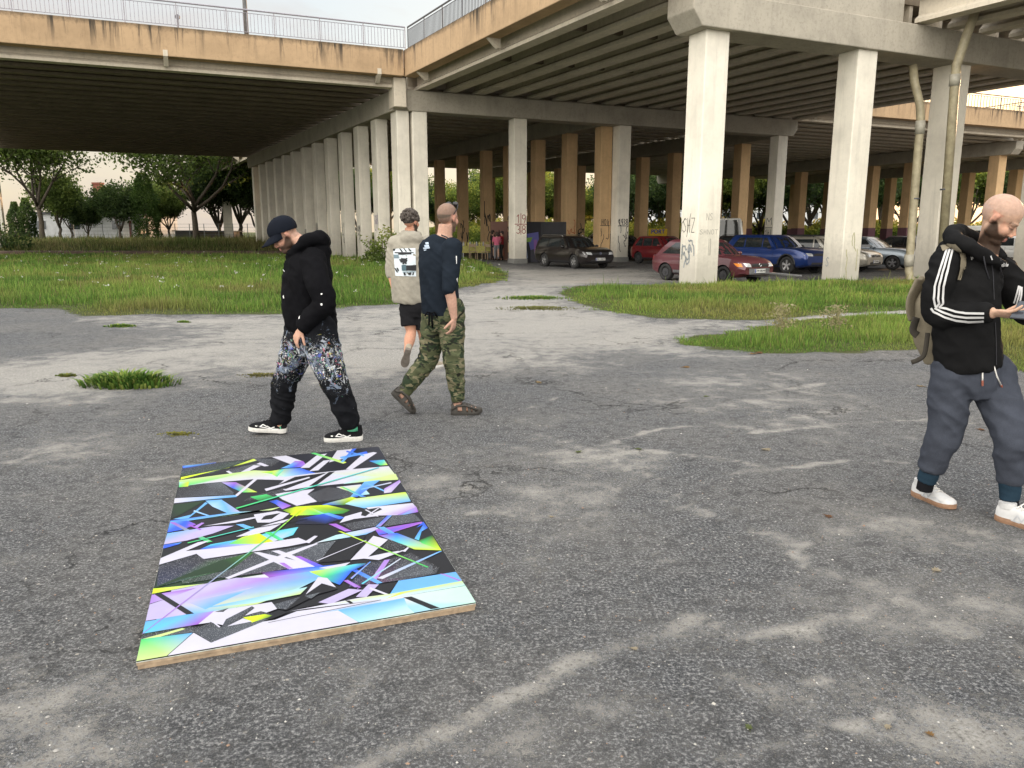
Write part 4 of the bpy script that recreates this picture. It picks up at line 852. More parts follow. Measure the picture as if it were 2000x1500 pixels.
    for z, t in lv:
        a, b_ = gx(t); h_ = ghw(z) - (.03 if t == .93 else .10 if t == 1 else 0)
        if t == 1: a -= .08; b_ += .05
        ring = [(a - .14 * (y * y), y * h_, z) for y in (-1, -.7, -.35, 0, .35, .7, 1)]
        nn = 6; ring += [(a - .14 + (b_ + .06 - a + .14) * i / nn, h_, z) for i in range(1, nn)]
        ring += [(b_ + .06 * (y * y), y * h_, z) for y in (1, .7, .35, 0, -.35, -.7, -1)]
        ring += [(b_ + .06 + (a - .14 - b_ - .06) * i / nn, -h_, z) for i in range(1, nn)]
        rg.append(ring)
    n = len(rg[0]); vs = [p for r_ in rg for p in r_]; fs = [tuple(range(n)), tuple(range((len(rg) - 1) * n, len(rg) * n))]
    for i in range(len(rg) - 1):
        for k in range(n): fs.append((i * n + k, i * n + (k + 1) % n, (i + 1) * n + (k + 1) % n, (i + 1) * n + k))
    gm_.add(vs, fs); roof = gm_.build('roof', mat, root, True); roof.data.set_sharp_from_angle(angle=R(28))
    bg_ = BVHTree.FromPolygons([Vector(v) for v in gm_.v], gm_.f); bb = BVHTree.FromPolygons([Vector(v) for v in mb.v], mb.f)
    gl = glassmat or GLASS
    zl, zh = belt + .03, zr - .13
    def wx(x, z):                         # x, follows the sloping pillars
        return x
    (a0, b0), (a1, b1) = gx(.05), gx(.80)
    wins = windows if windows is not None else [(a0 - .42, a1 - .16, .30), (.28 - .04, None, 0)]
    for s_ in (-1, 1):
        d = (0, -s_, 0); Y_ = s_ * 2
        if detail:
            for w_ in (windows or []):
                decal('side_window', bg_, [(x, Y_, z) for x, z in w_], d, gl, root, .004)
    wsc = ghw(zh)
    za, zb_ = belt + .04, zr - .11; ta, tb = .06, .82
    decal('windscreen', bg_, [(3, -ghw(za) + .09, za), (3, ghw(za) - .09, za), (3, ghw(zb_) - .09, zb_), (3, -ghw(zb_) + .09, zb_)], (-1, 0, 0), gl, root, .005)
    decal('rear_window', bg_, [(-3, -ghw(za) + .1, za + .04), (-3, ghw(za) - .1, za + .04), (-3, ghw(zb_) - .1, zb_), (-3, -ghw(zb_) + .1, zb_)], (1, 0, 0), gl, root, .005)
    for x in (fx, rx):
        for s_ in (-1, 1): wheel(root, x, s_ * (hw - .115), wr, .2, s_, steel)
    if detail:
        nh = noseh
        for s_ in (-1, 1):
            decal('headlamp', bb, [(3, s_ * hw * .50, nh - .15), (3, s_ * hw * .90, nh - .12), (3, s_ * hw * .93, nh - .015), (3, s_ * hw * .55, nh - .03)], (-1, 0, 0), LAMPW, root, .012, 2)
            if indicator: decal('indicator', bb, [(3, s_ * hw * .88, nh - .14), (3, s_ * hw * .965, nh - .13), (3, s_ * hw * .97, nh - .03), (3, s_ * hw * .89, nh - .03)], (-1, 0, 0), LAMPO, root, .016, 2)
            decal('tail_lamp', bb, [(-3, s_ * hw * .66, belt - .22), (-3, s_ * hw * .92, belt - .22), (-3, s_ * hw * .92, belt - .06), (-3, s_ * hw * .7, belt - .06)], (1, 0, 0), LAMPR, root, .01, 2)
            m = MB(); m.ball((cowl - .38, s_ * (hw + .07), belt + .06), (.07, .11, .07), 10, 6); m.build('mirror', trim or mat, root, True)
            for hx in ((cowl - .95), (cowl - 1.85)) if L > 4.1 else ((cowl - 1.2),):
                m = MB(); m.box(hx - .09, -.012, -.015, hx + .09, .012, .015); o = m.build('handle', mat, root, bevel=.006); h = bb.ray_cast(Vector((hx, s_ * 3, belt - .13)), Vector((0, -s_, 0)))
                if h[0] is not None: o.location = (0, h[0].y + s_ * .006, belt - .13)
            for sx_ in ((cowl - .25), (cowl - 1.18), (cowl - 2.1)) if L > 4.1 else ((cowl - .25), (cowl - 1.5)):
                decal('door_seam', bb, [(sx_ - .006, s_ * 3, zc + .1), (sx_ + .006, s_ * 3, zc + .1), (sx_ + .006, s_ * 3, belt - .04), (sx_ - .006, s_ * 3, belt - .04)], (0, -s_, 0), INK, root, .002, 3)
            decal('sill', bb, [(rx + wr + .07, s_ * 3, zc - .03), (fx - wr - .07, s_ * 3, zc - .03), (fx - wr - .07, s_ * 3, zc + .06), (rx + wr + .07, s_ * 3, zc + .06)], (0, -s_, 0), TRIM, root, .004, 3)
            if arch:
                m = MB(); 
                for x in (fx, rx):
                    pts = [(x + (wr + .075) * math.cos(t), s_ * (hw - .005), wr + (wr + .075) * math.sin(t)) for t in np.linspace(.0, math.pi, 15)]
                    m.tube(pts, .035, 6)
                m.build('arch_trim', TRIM, root, True)
            if rails: m = MB(); m.tube([(wt - .25, s_ * (hw * .66), Hh - .03), (wt - .35, s_ * (hw * .66), Hh + .035), (rt + .25, s_ * (hw * .66), Hh + .035), (rt + .12, s_ * (hw * .66), Hh - .03)], .016, 6); m.build('roof_rail', CHROME if rails == 2 else TRIM, root, True)
        decal('grille', bb, [(3, -hw * .46, nh - .14), (3, hw * .46, nh - .14), (3, hw * .48, nh - .04), (3, -hw * .48, nh - .04)], (-1, 0, 0), TRIM, root, .006, 3)
        decal('lower_intake', bb, [(3, -hw * .6, zc + .03), (3, hw * .6, zc + .03), (3, hw * .55, zc + .14), (3, -hw * .55, zc + .14)], (-1, 0, 0), TRIM, root, .006, 3)
        if bumper: decal('bumper', bb, [(3, -hw * .97, zc + .0), (3, hw * .97, zc + .0), (3, hw * .97, zc + .24), (3, -hw * .97, zc + .24)], (-1, 0, 0), bumper, root, .012, 4)
        if bumper:
            for s_ in (-1, 1): decal('side_moulding', bb, [(rx + wr + .07, s_ * 3, zc + .0), (fx - wr - .07, s_ * 3, zc + .0), (fx - wr - .07, s_ * 3, zc + .11), (rx + wr + .07, s_ * 3, zc + .11)], (0, -s_, 0), bumper, root, .007, 3)
        h = bb.ray_cast(Vector((3, 0, nh - .09)), Vector((-1, 0, 0)))
        if h[0] is not None:
            m = MB(); bx_ = h[0].x + .012
            if badge == 'round': m.rod((bx_, 0, nh - .085), (bx_ + .01, 0, nh - .085), .058, 20)
            elif badge == 'blitz':
                for k in range(24):
                    t0, t1 = 2 * math.pi * k / 24, 2 * math.pi * (k + 1) / 24; m.rod((bx_, .052 * math.cos(t0), nh - .085 + .052 * math.sin(t0)), (bx_, .052 * math.cos(t1), nh - .085 + .052 * math.sin(t1)), .008, 4)
                m.add([(bx_, -.075, nh - .10), (bx_, .01, nh - .088), (bx_, .0, nh - .10), (bx_, .075, nh - .07), (bx_, -.01, nh - .082), (bx_, .0, nh - .07)], [(0, 1, 2), (3, 4, 5), (1, 4, 5, 2)])
            elif badge == 'bar':
                m.box(bx_, -.2, nh - .15, bx_ + .006, -.185, nh - .03); m.box(bx_, .185, nh - .15, bx_ + .006, .2, nh - .03); m.box(bx_, -.2, nh - .155, bx_ + .006, .2, nh - .145); m.box(bx_, -.2, nh - .035, bx_ + .006, .2, nh - .025)
                m.bar((bx_, -.18, nh - .14), (bx_, .18, nh - .04), [(-.008, -.008), (.008, -.008), (.008, .008), (-.008, .008)])
            m.build('badge', CHROME, root)
        if badge == 'round':
            q = text_mesh('W', .06, 'badge_letter'); o = link('badge_letter', q, INK, root); o.rotation_euler = (R(90), 0, R(90)); o.location = (bx_ + .013, 0, nh - .10)
            q = text_mesh('V', .05, 'badge_letter'); o = link('badge_letter', q, INK, root); o.rotation_euler = (R(90), 0, R(90)); o.location = (bx_ + .013, 0, nh - .062)
        if plate:
            pz = zc + .16; h = bb.ray_cast(Vector((3, 0, pz)), Vector((-1, 0, 0))); px_ = h[0].x + .02 if h[0] is not None else xf
            m = MB(); m.box(px_, -.26, pz - .057, px_ + .01, .26, pz + .057, 0); m.box(px_ + .0101, -.26, pz - .055, px_ + .012, -.222, pz + .055, 1)
            po = m.build('number_plate', [PLATE, PLATEB], root)
            q = text_mesh(plate, .098, 'plate_text', bold=.002); o = link('plate_text', q, INK, po); o.rotation_euler = (R(90), 0, R(90)); o.location = (px_ + .0135, .02, pz)
    return root
def wset(cowl, wt, rt, rb, belt, zr, splits, slope=.30, rslope=.2):
    """side window outlines between the front pillar, the posts and the rear pillar"""
    zl, zh = belt + .035, zr - .12; out = []
    t = (zh - belt) / (zr - belt)
    f0, f1 = cowl - .36, wt - .12 + (cowl - wt) * (1 - t) - .08; r0, r1 = rb + rslope, rt + rslope * .75
    ed = [(f0, f1)] + [(s_, s_ - .03) for s_ in splits] + [(r0, r1)]
    for (a0, a1), (b0, b1) in zip(ed[:-1], ed[1:]):
        out.append([(b0 + .03, zl), (a0 - .03, zl), (a1 - .03, zh), (b1 + .03, zh)])
    return out
def cl(x, y): return (x, y, float(hterr(x, y)))
GP = 'cars parked under the viaduct'
kw = dict(L=4.53, Wd=1.78, Hh=1.47, cowl=.98, wt=.28, rt=-1.98, rb=-2.16, belt=.93, wb=2.58, fo=.88, noseh=.78, hoodh=.96)
car('black estate car with silver wheels and roof rails in front of the far columns', cl(2.9, 37.2), R(-61), mat=paint('black_paint', (.018, .014, .014)), rails=2, plate='PK1 44K2Y', wr=.32,
    windows=wset(.98, .28, -1.98, -2.16, .93, 1.47, [.1, -.95], rslope=.28), group=GP, **kw)
k2 = dict(L=4.05, Wd=1.69, Hh=1.41, cowl=.85, wt=.18, rt=-1.25, rb=-1.88, belt=.88, wb=2.52, fo=.78, noseh=.70, hoodh=.88, zc=.27)
car('faded burgundy old hatchback with grey bumper and orange indicators behind the front column', cl(6.72, 26.35), R(-55), mat=paint('burgundy_paint', (.095, .018, .026), .1, .5), plate='DW-8R048', steel=True, wr=.285, bumper=simple('grey_bumper', (.12, .12, .125), .6), badge='blitz', indicator=True,
    windows=wset(.85, .18, -1.25, -1.88, .88, 1.41, [-.35], rslope=.34), group=GP, **k2)
k3 = dict(L=4.5, Wd=1.84, Hh=1.54, cowl=.90, wt=.25, rt=-1.7, rb=-2.12, belt=.99, wb=2.64, fo=.9, noseh=.86, hoodh=1.03, zc=.33)
car('bright blue compact crossover with black wheel arches between the two front columns', cl(11.0, 32.5), R(-60), mat=paint('blue_paint', (.010, .036, .17), .4, .28), wr=.35, arch=True, badge='none', trim=TRIM,
    windows=wset(.9, .25, -1.7, -2.12, .99, 1.54, [.0, -.95], rslope=.45), group=GP, **k3)
k4 = dict(L=3.95, Wd=1.69, Hh=1.45, cowl=.9, wt=.2, rt=-1.45, rb=-1.86, belt=.9, wb=2.45, fo=.75, noseh=.74, hoodh=.93)
car('dark red rounded hatchback parked left of the large front column', cl(8.05, 40.9), R(-60), mat=paint('red_paint', (.15, .010, .014), .2, .35), steel=True, wr=.3,
    windows=wset(.9, .2, -1.45, -1.86, .9, 1.45, [-.2, -.95], rslope=.25), group=GP, badge='none', **k4)
k5 = dict(L=4.72, Wd=1.77, Hh=1.46, cowl=.78, wt=.15, rt=-2.0, rb=-2.26, belt=.93, wb=2.66, fo=.92, noseh=.76, hoodh=.94)
car('beige estate car with black slatted grille beside the second front column', cl(13.55, 34.1), R(-48), mat=paint('beige_paint', (.38, .36, .31), .4, .3), rails=1, plate='PZ-54840', wr=.31, badge='bar',
    windows=wset(.78, .15, -2.0, -2.26, .93, 1.46, [.0, -.95], rslope=.24), group=GP, **k5)
k6 = dict(L=4.6, Wd=1.78, Hh=1.45, cowl=.9, wt=.15, rt=-1.1, rb=-1.75, belt=.93, wb=2.7, fo=.88, noseh=.74, hoodh=.95, tail=.98)
car('silver blue saloon with bright windscreen left of the drain pipe', cl(16.4, 35.8), R(-48), mat=paint('silver_paint', (.22, .26, .30), .6, .28), wr=.31,
    windows=wset(.9, .15, -1.1, -1.75, .93, 1.45, [-.05, -.9], rslope=.3), group=GP, badge='none', **k6)
car('black estate car showing only its roof behind the blue crossover', cl(12.1, 38.4), R(-60), mat=paint('black_paint_old', (.02, .02, .022)), rails=1, windows=wset(.98, .28, -1.98, -2.16, .93, 1.47, [.1, -.95]), group=GP, badge='none', **kw)
car('dark green estate car showing its roof above the beige estate car', cl(15.3, 39.0), R(-60), mat=paint('green_paint', (.03, .055, .055)), rails=1, windows=wset(.98, .28, -1.98, -2.16, .93, 1.47, [.1, -.95]), group=GP, badge='none', **kw)
car('black hatchback in deep shade left of the red hatchback', cl(7.0, 48.5), R(-60), mat=paint('black_paint_b', (.02, .02, .02)), windows=wset(.9, .2, -1.45, -1.86, .9, 1.45, [-.2, -.95]), group=GP, badge='none', **k4)
car('small silver car far behind the black estate car', cl(7.3, 66), R(-150), mat=paint('silver_paint_b', (.4, .41, .42)), windows=wset(.9, .2, -1.45, -1.86, .9, 1.45, [-.2, -.95]), group=GP, badge='none', **k4)
car('dark hatchback with red tail lamps behind the silver blue saloon', cl(21.5, 43.5), R(115), mat=paint('dark_paint', (.025, .022, .025)), windows=wset(.9, .2, -1.45, -1.86, .9, 1.45, [-.2, -.95]), group=GP, badge='none', **k4)
car('white hatchback partly hidden behind the bald man', cl(27.2, 41.5), R(-50), mat=paint('white_paint', (.62, .62, .6), .0), windows=wset(.9, .2, -1.45, -1.86, .9, 1.45, [-.2, -.95]), group=GP, badge='none', **k4)
car('dark saloon in front of the white van near the drain pipe', cl(27.5, 46.0), R(-50), mat=paint('dark_paint_b', (.03, .035, .05)), windows=wset(.9, .15, -1.1, -1.75, .93, 1.45, [-.05, -.9]), group=GP, badge='none', **k6)
kv = dict(L=5.2, Wd=1.98, Hh=2.45, cowl=1.9, wt=1.35, rt=-2.4, rb=-2.5, belt=1.25, wb=3.2, fo=.95, noseh=.95, hoodh=1.22)
WV = paint('van_white', (.66, .66, .63), 0.0)
car('white high-roofed delivery van behind the burgundy hatchback', cl(13.35, 48.5), R(75), mat=WV, windows=[[(.9, 1.3), (1.55, 1.3), (1.3, 1.95), (.9, 1.95)]], badge='none', name='delivery_van', cat='van', wr=.33, **kv)
car('low white van beyond the column right of the drain pipes', cl(33.5, 57.0), R(-70), mat=WV, windows=[[(.9, 1.3), (1.55, 1.3), (1.3, 1.75), (.9, 1.75)]], badge='none', name='delivery_van', cat='van', wr=.33, **{**kv, 'Hh': 2.1})
# ================================================================== TREES AND BACKGROUND
LEAF = vcol_mat('leaves', rough=.55, spec=.3, trans=.6)
BARK = simple('bark', (.075, .06, .045), .9, 0, .35, 6, .5)
def make_tree(seed, h, cr, tr, cols, n_leaf=7000, leaf=.28, trunk_h=.33, spread=1.0, fork=5, ragged=.5, shape='round'):
    """a tapered trunk with limbs; leaf clumps spread along the outer branches. Returns (trunk mesh, crown mesh)"""
    g = random.Random(seed); r = np.random.default_rng(seed); mb = MB(); tips = []
    th = h * trunk_h; pts = [Vector((0, 0, -.3))]; rad = [tr * 1.25]
    for i in range(1, 5): pts.append(Vector((g.uniform(-.1, .1) * i * .4, g.uniform(-.1, .1) * i * .4, th * i / 4))); rad.append(tr * (1 - .08 * i))
    mb.tube(pts, rad, 9)
    def branch(p, d, L, rr, depth):
        q = [p]; ra = [rr]; n = 4; dd = d.copy()
        for i in range(n):
            dd = (dd + Vector((g.uniform(-.25, .25), g.uniform(-.25, .25), g.uniform(-.05, .22)))).normalized()
            q.append(q[-1] + dd * L / n); ra.append(rr * (1 - .62 * (i + 1) / n))
            if depth < 3 and i >= 1:
                for _ in range(2 if depth < 2 else 1):
                    a = g.uniform(0, 2 * math.pi); side = Vector((math.cos(a), math.sin(a), g.uniform(-.2, .6))).normalized()
                    branch(q[-1], (dd * .55 + side * .8).normalized(), L * g.uniform(.45, .66), ra[-1] * .6, depth + 1)
            if depth >= 1: tips.append((q[-1], L * .28))
        mb.tube(q, ra, 6 if depth < 2 else 4)
    top = pts[-1]
    for k in range(fork):
        a = 2 * math.pi * k / fork + g.uniform(-.4, .4); e = g.uniform(.5, 1.1) if k else .2
        d = Vector((math.cos(a) * e * spread, math.sin(a) * e * spread, 1)).normalized()
        branch(top - Vector((0, 0, g.uniform(0, th * .25))), d, (h - th) * g.uniform(.5, .68), tr * .55, 0)
    T = np.array([[*t[0]] for t in tips]); 
    keep = T[:, 2] < h * 1.03; T = T[keep]
    # thin out a share of the clumps so the sky shows through
    T = T[r.random(len(T)) > .12]
    npc = max(6, n_leaf // len(T)); m = len(T) * npc
    C = np.repeat(T, npc, 0) + r.normal(0, 1, (m, 3)) * np.array([.5, .5, .38]) * (cr * .17 + .12)
    return trunk_and_crown(mb, C, r, leaf, cols, h, cr)
def trunk_and_crown(mb, C, r, leaf, cols, h, cr):
    m = len(C); a = r.normal(0, 1, (m, 3)); a /= np.linalg.norm(a, axis=1)[:, None]; b_ = r.normal(0, 1, (m, 3)); b_ -= a * (a * b_).sum(1)[:, None]; b_ /= np.linalg.norm(b_, axis=1)[:, None]
    s = leaf * r.uniform(.55, 1.3, m)[:, None]
    V = np.stack([C - a * s * .5, C + b_ * s * .28, C + a * s * .5, C - b_ * s * .28], 1).reshape(-1, 3)
    Fq = np.arange(m * 4).reshape(m, 4); me = np_mesh('crown', V, Fq, 4)
    c = np.array(cols); cen = C.mean(0); rel = (C - cen); 
    lightness = np.clip(.35 + .45 * (rel[:, 2] / (h * .35)) * .6 + .25 * np.sin(C[:, 0] * 1.9 + C[:, 2] * 1.3) * np.sin(C[:, 1] * 2.1 + C[:, 2]) + r.normal(0, .16, m), 0, .999) * (len(c) - 1)  # random variation, plus sunlit crown tops painted in: higher leaves paler and yellower
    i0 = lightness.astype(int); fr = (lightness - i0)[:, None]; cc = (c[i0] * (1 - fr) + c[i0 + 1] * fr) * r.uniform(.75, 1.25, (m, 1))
    set_cols(me, np.repeat(cc, 4, 0)); me.materials.append(LEAF)
    tm = mb.mesh('trunk', True) if mb and mb.v else None
    if tm: tm.materials.append(BARK)
    return tm, me
def put_tree(ms, loc, rz=0, s=1.0, name='tree', label='', cat='tree', group=None, sz=None):
    x, y = loc[:2]; z = float(hterr(x, y)); r = empty(name, (x, y, z), rz, label, cat, group); r.scale = (s, s, sz or s)
    if ms[0]: o = bpy.data.objects.new('trunk', ms[0]); COL.objects.link(o); o.parent = r
    o = bpy.data.objects.new('crown', ms[1]); COL.objects.link(o); o.parent = r
    return r
GR1 = [(.08, .12, .03), (.14, .20, .05), (.23, .30, .07), (.36, .38, .10)]
GRY = [(.07, .11, .025), (.15, .21, .04), (.30, .34, .06), (.55, .48, .09)]
DK = [(.04, .07, .026), (.07, .115, .036), (.115, .17, .05), (.18, .23, .065)]
ash = make_tree(3, 17, 8, .36, GR1, 24000, .42, .25, 1.5, 7)
ash2 = make_tree(11, 16, 6, .30, GR1, 18000, .40, .26, 1.1, 6)
maple = make_tree(21, 13, 5, .35, GRY, 11000, .42, .22, .9, 6)
maple2 = make_tree(22, 12, 5, .32, GRY, 11000, .42, .18, .8, 6)
dark = make_tree(31, 12, 5, .35, DK, 13000, .42, .14, .9, 7)
apple = make_tree(41, 5.6, 3, .16, DK, 6500, .26, .22, 1.1, 5)
apple2 = make_tree(43, 6, 3, .16, GR1, 6500, .26, .24, 1.1, 5)
def cone_tree(seed, h, rad, cols, n=9000, leaf=.2, dome=.0):
    r = np.random.default_rng(seed); z = r.power(1.2, n) * h; t = 1 - z / h
    rr = rad * np.clip(np.sin(np.clip(t * 1.15 + .12, 0, 1) * math.pi * .62) + .05, 0, 1) * (1 + .12 * np.sin(z * 3 + r.uniform(0, .5, n)))
    a = r.uniform(0, 2 * np.pi, n); k = np.sqrt(r.uniform(.35, 1, n)); C = np.stack([np.cos(a) * rr * k, np.sin(a) * rr * k, z + .1], 1)
    mb = MB(); mb.rod((0, 0, -.2), (0, 0, h * .5), .12, 7, r1=.05); return trunk_and_crown(mb, C, r, leaf, cols, h, rad)
thuja = cone_tree(51, 7.4, 1.55, [(.06, .11, .03), (.10, .17, .04), (.16, .24, .06)])
thuja_s = cone_tree(52, 4.2, .85, DK, 5000)
def at_x(px, Y): return (P(px, 455, Y).x, Y)
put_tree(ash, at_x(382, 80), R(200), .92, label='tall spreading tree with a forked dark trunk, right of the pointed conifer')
put_tree(ash2, at_x(82, 80), R(40), .95, label='tall slender tree with open crown nearest the left picture edge')
put_tree(thuja, at_x(288, 84), 0, .95, 'conifer', 'pointed light green conifer standing alone left of the forked tree', 'conifer')
for k, (px, s_) in enumerate([(34, 1.0), (56, 1.1)]):
    put_tree(thuja_s, at_x(px, 88), k, s_, 'conifer', 'small dark clipped conifer, ' + ('left' if k == 0 else 'right') + ' one of the pair by the left pier', 'conifer', 'dark conifers')
for k, (px, Y, s_, ms, lb) in enumerate([(118, 84, 1.15, apple2, 'broad bushy tree between the slender tree and the chimney'), (172, 86, .75, apple, 'low dark garden tree in front of the white house wall'),
        (235, 84, 1.05, apple, 'dark round garden tree left of the pointed conifer'), (330, 88, .95, apple2, 'low sprawling garden tree behind the forked trunk'), (140, 90, 1.0, apple, 'dark bushy tree hiding the left end of the house'),
        (308, 92, 1.15, apple2, 'pale loose garden tree just behind the pointed conifer')]):
    put_tree(ms, at_x(px, Y), k * 1.3, s_, 'garden_tree', lb, 'tree')
for k, (px, Y, s_, ms, lb) in enumerate([(430, 92, .8, dark, 'dense dark tree left of the small distant column'), (470, 97, .95, maple2, 'large yellow-green tree rising behind the small distant column'),
        (505, 90, .75, dark, 'dense dark tree hidden behind the column row')]):
    put_tree(ms, at_x(px, Y), k * 2.1, s_, 'broadleaf_tree', lb, 'tree')
def bush_mesh(seed, rx, rz_, n, leaf, cols):
    r = np.random.default_rng(seed); C = r.normal(0, 1, (n, 3)); C /= np.linalg.norm(C, axis=1)[:, None]; C *= np.power(r.random(n), .4)[:, None] * (1 + .25 * np.sin(C[:, :1] * 5 + C[:, 2:] * 7))
    C[:, 2] = np.abs(C[:, 2]); C *= np.array([rx, rx * .7, rz_]); mb = MB()
    for k in range(9):
        a = k * .7; mb.rod((0, 0, -.1), (math.cos(a) * rx * .6, math.sin(a) * rx * .4, rz_ * .7), .015, 4)
    return trunk_and_crown(mb, C, r, leaf, cols, rz_, rx)
gB = 'trees seen between the columns'
far = [(860, 112, .5, maple2), (905, 104, .72, maple2), (945, 112, .95, dark), (990, 108, .95, maple), (1035, 106, .98, maple2), (1065, 112, .9, dark), (1095, 106, .72, maple), (1140, 110, .68, maple2),
       (1180, 106, .66, maple), (1215, 104, .98, dark), (1250, 108, 1.0, maple2), (1290, 104, 1.02, dark), (1335, 108, .95, maple), (1390, 112, .95, dark), (1440, 108, .9, maple), (1485, 112, 1.0, dark),
       (1545, 112, 1.12, dark), (1580, 118, 1.2, maple), (1620, 116, 1.12, maple2), (1665, 120, 1.15, dark), (1720, 122, 1.1, maple), (1775, 126, 1.15, dark), (1830, 126, 1.1, maple2), (1890, 132, 1.15, maple), (1945, 134, 1.2, dark), (2000, 138, 1.2, maple2), (2060, 138, 1.2, maple), (600, 104, .9, dark), (650, 108, .9, maple), (700, 104, .9, dark), (755, 106, .9, maple2), (810, 108, .85, dark)]
for k, (px, Y, s_, ms) in enumerate(far):
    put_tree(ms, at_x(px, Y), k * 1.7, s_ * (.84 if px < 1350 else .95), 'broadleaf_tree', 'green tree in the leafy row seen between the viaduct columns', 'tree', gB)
hedge = bush_mesh(77, 3.6, 2.6, 5200, .36, GRY)
for k, px in enumerate(list(range(860, 1400, 33)) + list(range(1400, 2080, 38))):
    put_tree(hedge, at_x(px, (98 + 5 * (k % 3)) if px < 1400 else (112 + (px - 1400) * .03)), k * 2.3, .9 + .15 * (k % 3), 'bush', 'low green bush under the trees seen between the viaduct columns', 'bush', 'bushes seen between the columns')
# low shrub by the column row and at the left pier
q = P(745, 480, 38.2); put_tree(bush_mesh(61, 1.15, 1.6, 1500, .16, GR1), (q.x, 38.2), 0, 1, 'bush', 'dark leafy bush growing at the foot of the column row', 'bush')
q = P(2, 480, 60); put_tree(bush_mesh(62, 2.2, 1.9, 1500, .25, DK), (q.x, 60), 0, 1, 'bush', 'dark shrub at the foot of the left pier', 'bush')
# garden buildings beyond the rails --------------------------------------
WALLW = simple('white_render', (.55, .56, .58), .8, 0, .12, 2); ROOFD = simple('tar_roof', (.06, .06, .065), .8); BRICK = simple('chimney_brick', (.26, .09, .06), .85, 0, .3, 14)
DOORM = simple('rust_door', (.14, .045, .03), .7); WIN = simple('window_glass', (.04, .05, .06), .1)
ya = 93; z0 = float(hterr(-40, ya))
def bx_thing(name, label, cat, px0, px1, Y, top, dep, walls, rooft=.25):
    x0, x1 = P(px0, 455, Y).x, P(px1, 455, Y).x; z = P(px0, top, Y).z; r = empty(name, ((x0 + x1) / 2, Y, z0), 0, label, cat); hx = (x1 - x0) / 2; hz = z - z0
    m = MB(); m.box(-hx, 0, -.3, hx, dep, hz); m.build('wall', walls, r, bevel=.02)
    m = MB(); m.box(-hx - .25, -.3, hz + .003, hx + .25, dep + .3, hz + rooft); m.build('roof', ROOFD, r, bevel=.02)
    return r, hx, hz
r, hx, hz = bx_thing('garden_house', 'low white flat-roofed house with a brick chimney beyond the garden trees', 'house', 60, 285, ya, 418, 9, WALLW)
cx = P(170, 400, ya).x - (P(60, 455, ya).x + P(285, 455, ya).x) / 2
m = MB(); m.box(cx - 1.5, 2, hz + .26, cx + 1.5, 4, hz + .75); 
for k in range(5): m.box(cx - 1.4 + k * .62, 2.1, hz + .75, cx - 1.2 + k * .62, 2.3, hz + 1.2)
m.box(cx - 1.6, 1.9, hz + 1.2, cx + 1.6, 4.1, hz + 1.38); vent = m.build('roof_vent', simple('vent_concrete', (.3, .3, .3)), r)
m = MB(); m.box(cx - .45, 2.5, hz + 1.39, cx + .45, 3.4, hz + 3.6); m.box(cx - .52, 2.43, hz + 3.6, cx + .52, 3.47, hz + 3.78); m.build('chimney', BRICK, r)
for k, wx_ in enumerate((-5.5, -1.5, 3.5)):
    m = MB(); m.box(wx_ - .7, -.02, 1.2, wx_ + .7, .05, 2.4); w0 = m.build('window', WALLW, r); m = MB(); m.box(wx_ - .6, -.035, 1.3, wx_ + .6, -.022, 2.3); m.build('pane', WIN, w0)
r, hx, hz = bx_thing('shed', 'small bright white shed with a rusty door beside the pointed conifer', 'shed', 240, 268, 88, 428, 3, simple('white_paint_shed', (.75, .72, .68), .7), .08)
m = MB(); m.box(-.05, -.03, 0, .28, 0, hz - .15); m.build('door', DOORM, r)
r, hx, hz = bx_thing('shed', 'long low dark shed right of the forked trunk', 'shed', 385, 446, 92, 453, 4, simple('shed_boards', (.12, .10, .085), .8), .15)
r, hx, hz = bx_thing('shed', 'low grey shed left of the forked trunk', 'shed', 342, 372, 92, 452, 4, simple('shed_boards_b', (.16, .16, .16), .8), .12)
WF = simple('fence_steel', (.2, .22, .22), .6, .3)
r = empty('wire_fence', (0, 0, 0), 0, 'thin wire fence in front of the garden house', 'fence'); bars = MB()
for k in range(22):
    x = -50 + k * 1.6; m = MB(); m.rod((x, 86.5, z0 - .2), (x, 86.5, z0 + 1.9), .04, 5); m.build('post', WF, r)
for z in (.3, .7, 1.1, 1.5, 1.85): bars.rod((-50, 86.5, z0 + z), (-16.4, 86.5, z0 + z), .012, 4)
bars.build('wires', WF, r)
# low retaining kerb that carries the bank beyond the left deck
KB = simple('earth_bank', (.085, .06, .045), .95, 0, .4, 3, .4)
m = MB(); m.box(-60, 55.2, -.2, -14.2, 56.4, .22); o = m.build('kerb_wall', KB, bevel=.05); tag(o, 'low brown earthen edge across the far side of the meadow', 'bank')
# pale flats behind the trees on the right
r = empty('apartment_block', (55, 190, 0), R(-10), 'pale apartment block glimpsed behind the trees on the right', 'building')
m = MB(); m.box(-30, 0, -1, 30, 12, 14); m.build('wall', WALLW, r)
for fl in range(4):
    for k in range(14): m = MB(); m.box(-28 + k * 4, -.06, 1.4 + fl * 3.2, -26 + k * 4, -.005, 2.9 + fl * 3.2); m.build('window', WIN, r)
m = MB(); m.box(-30.3, -.3, 14.003, 30.3, 12.3, 14.4); m.build('roof', ROOFD, r)

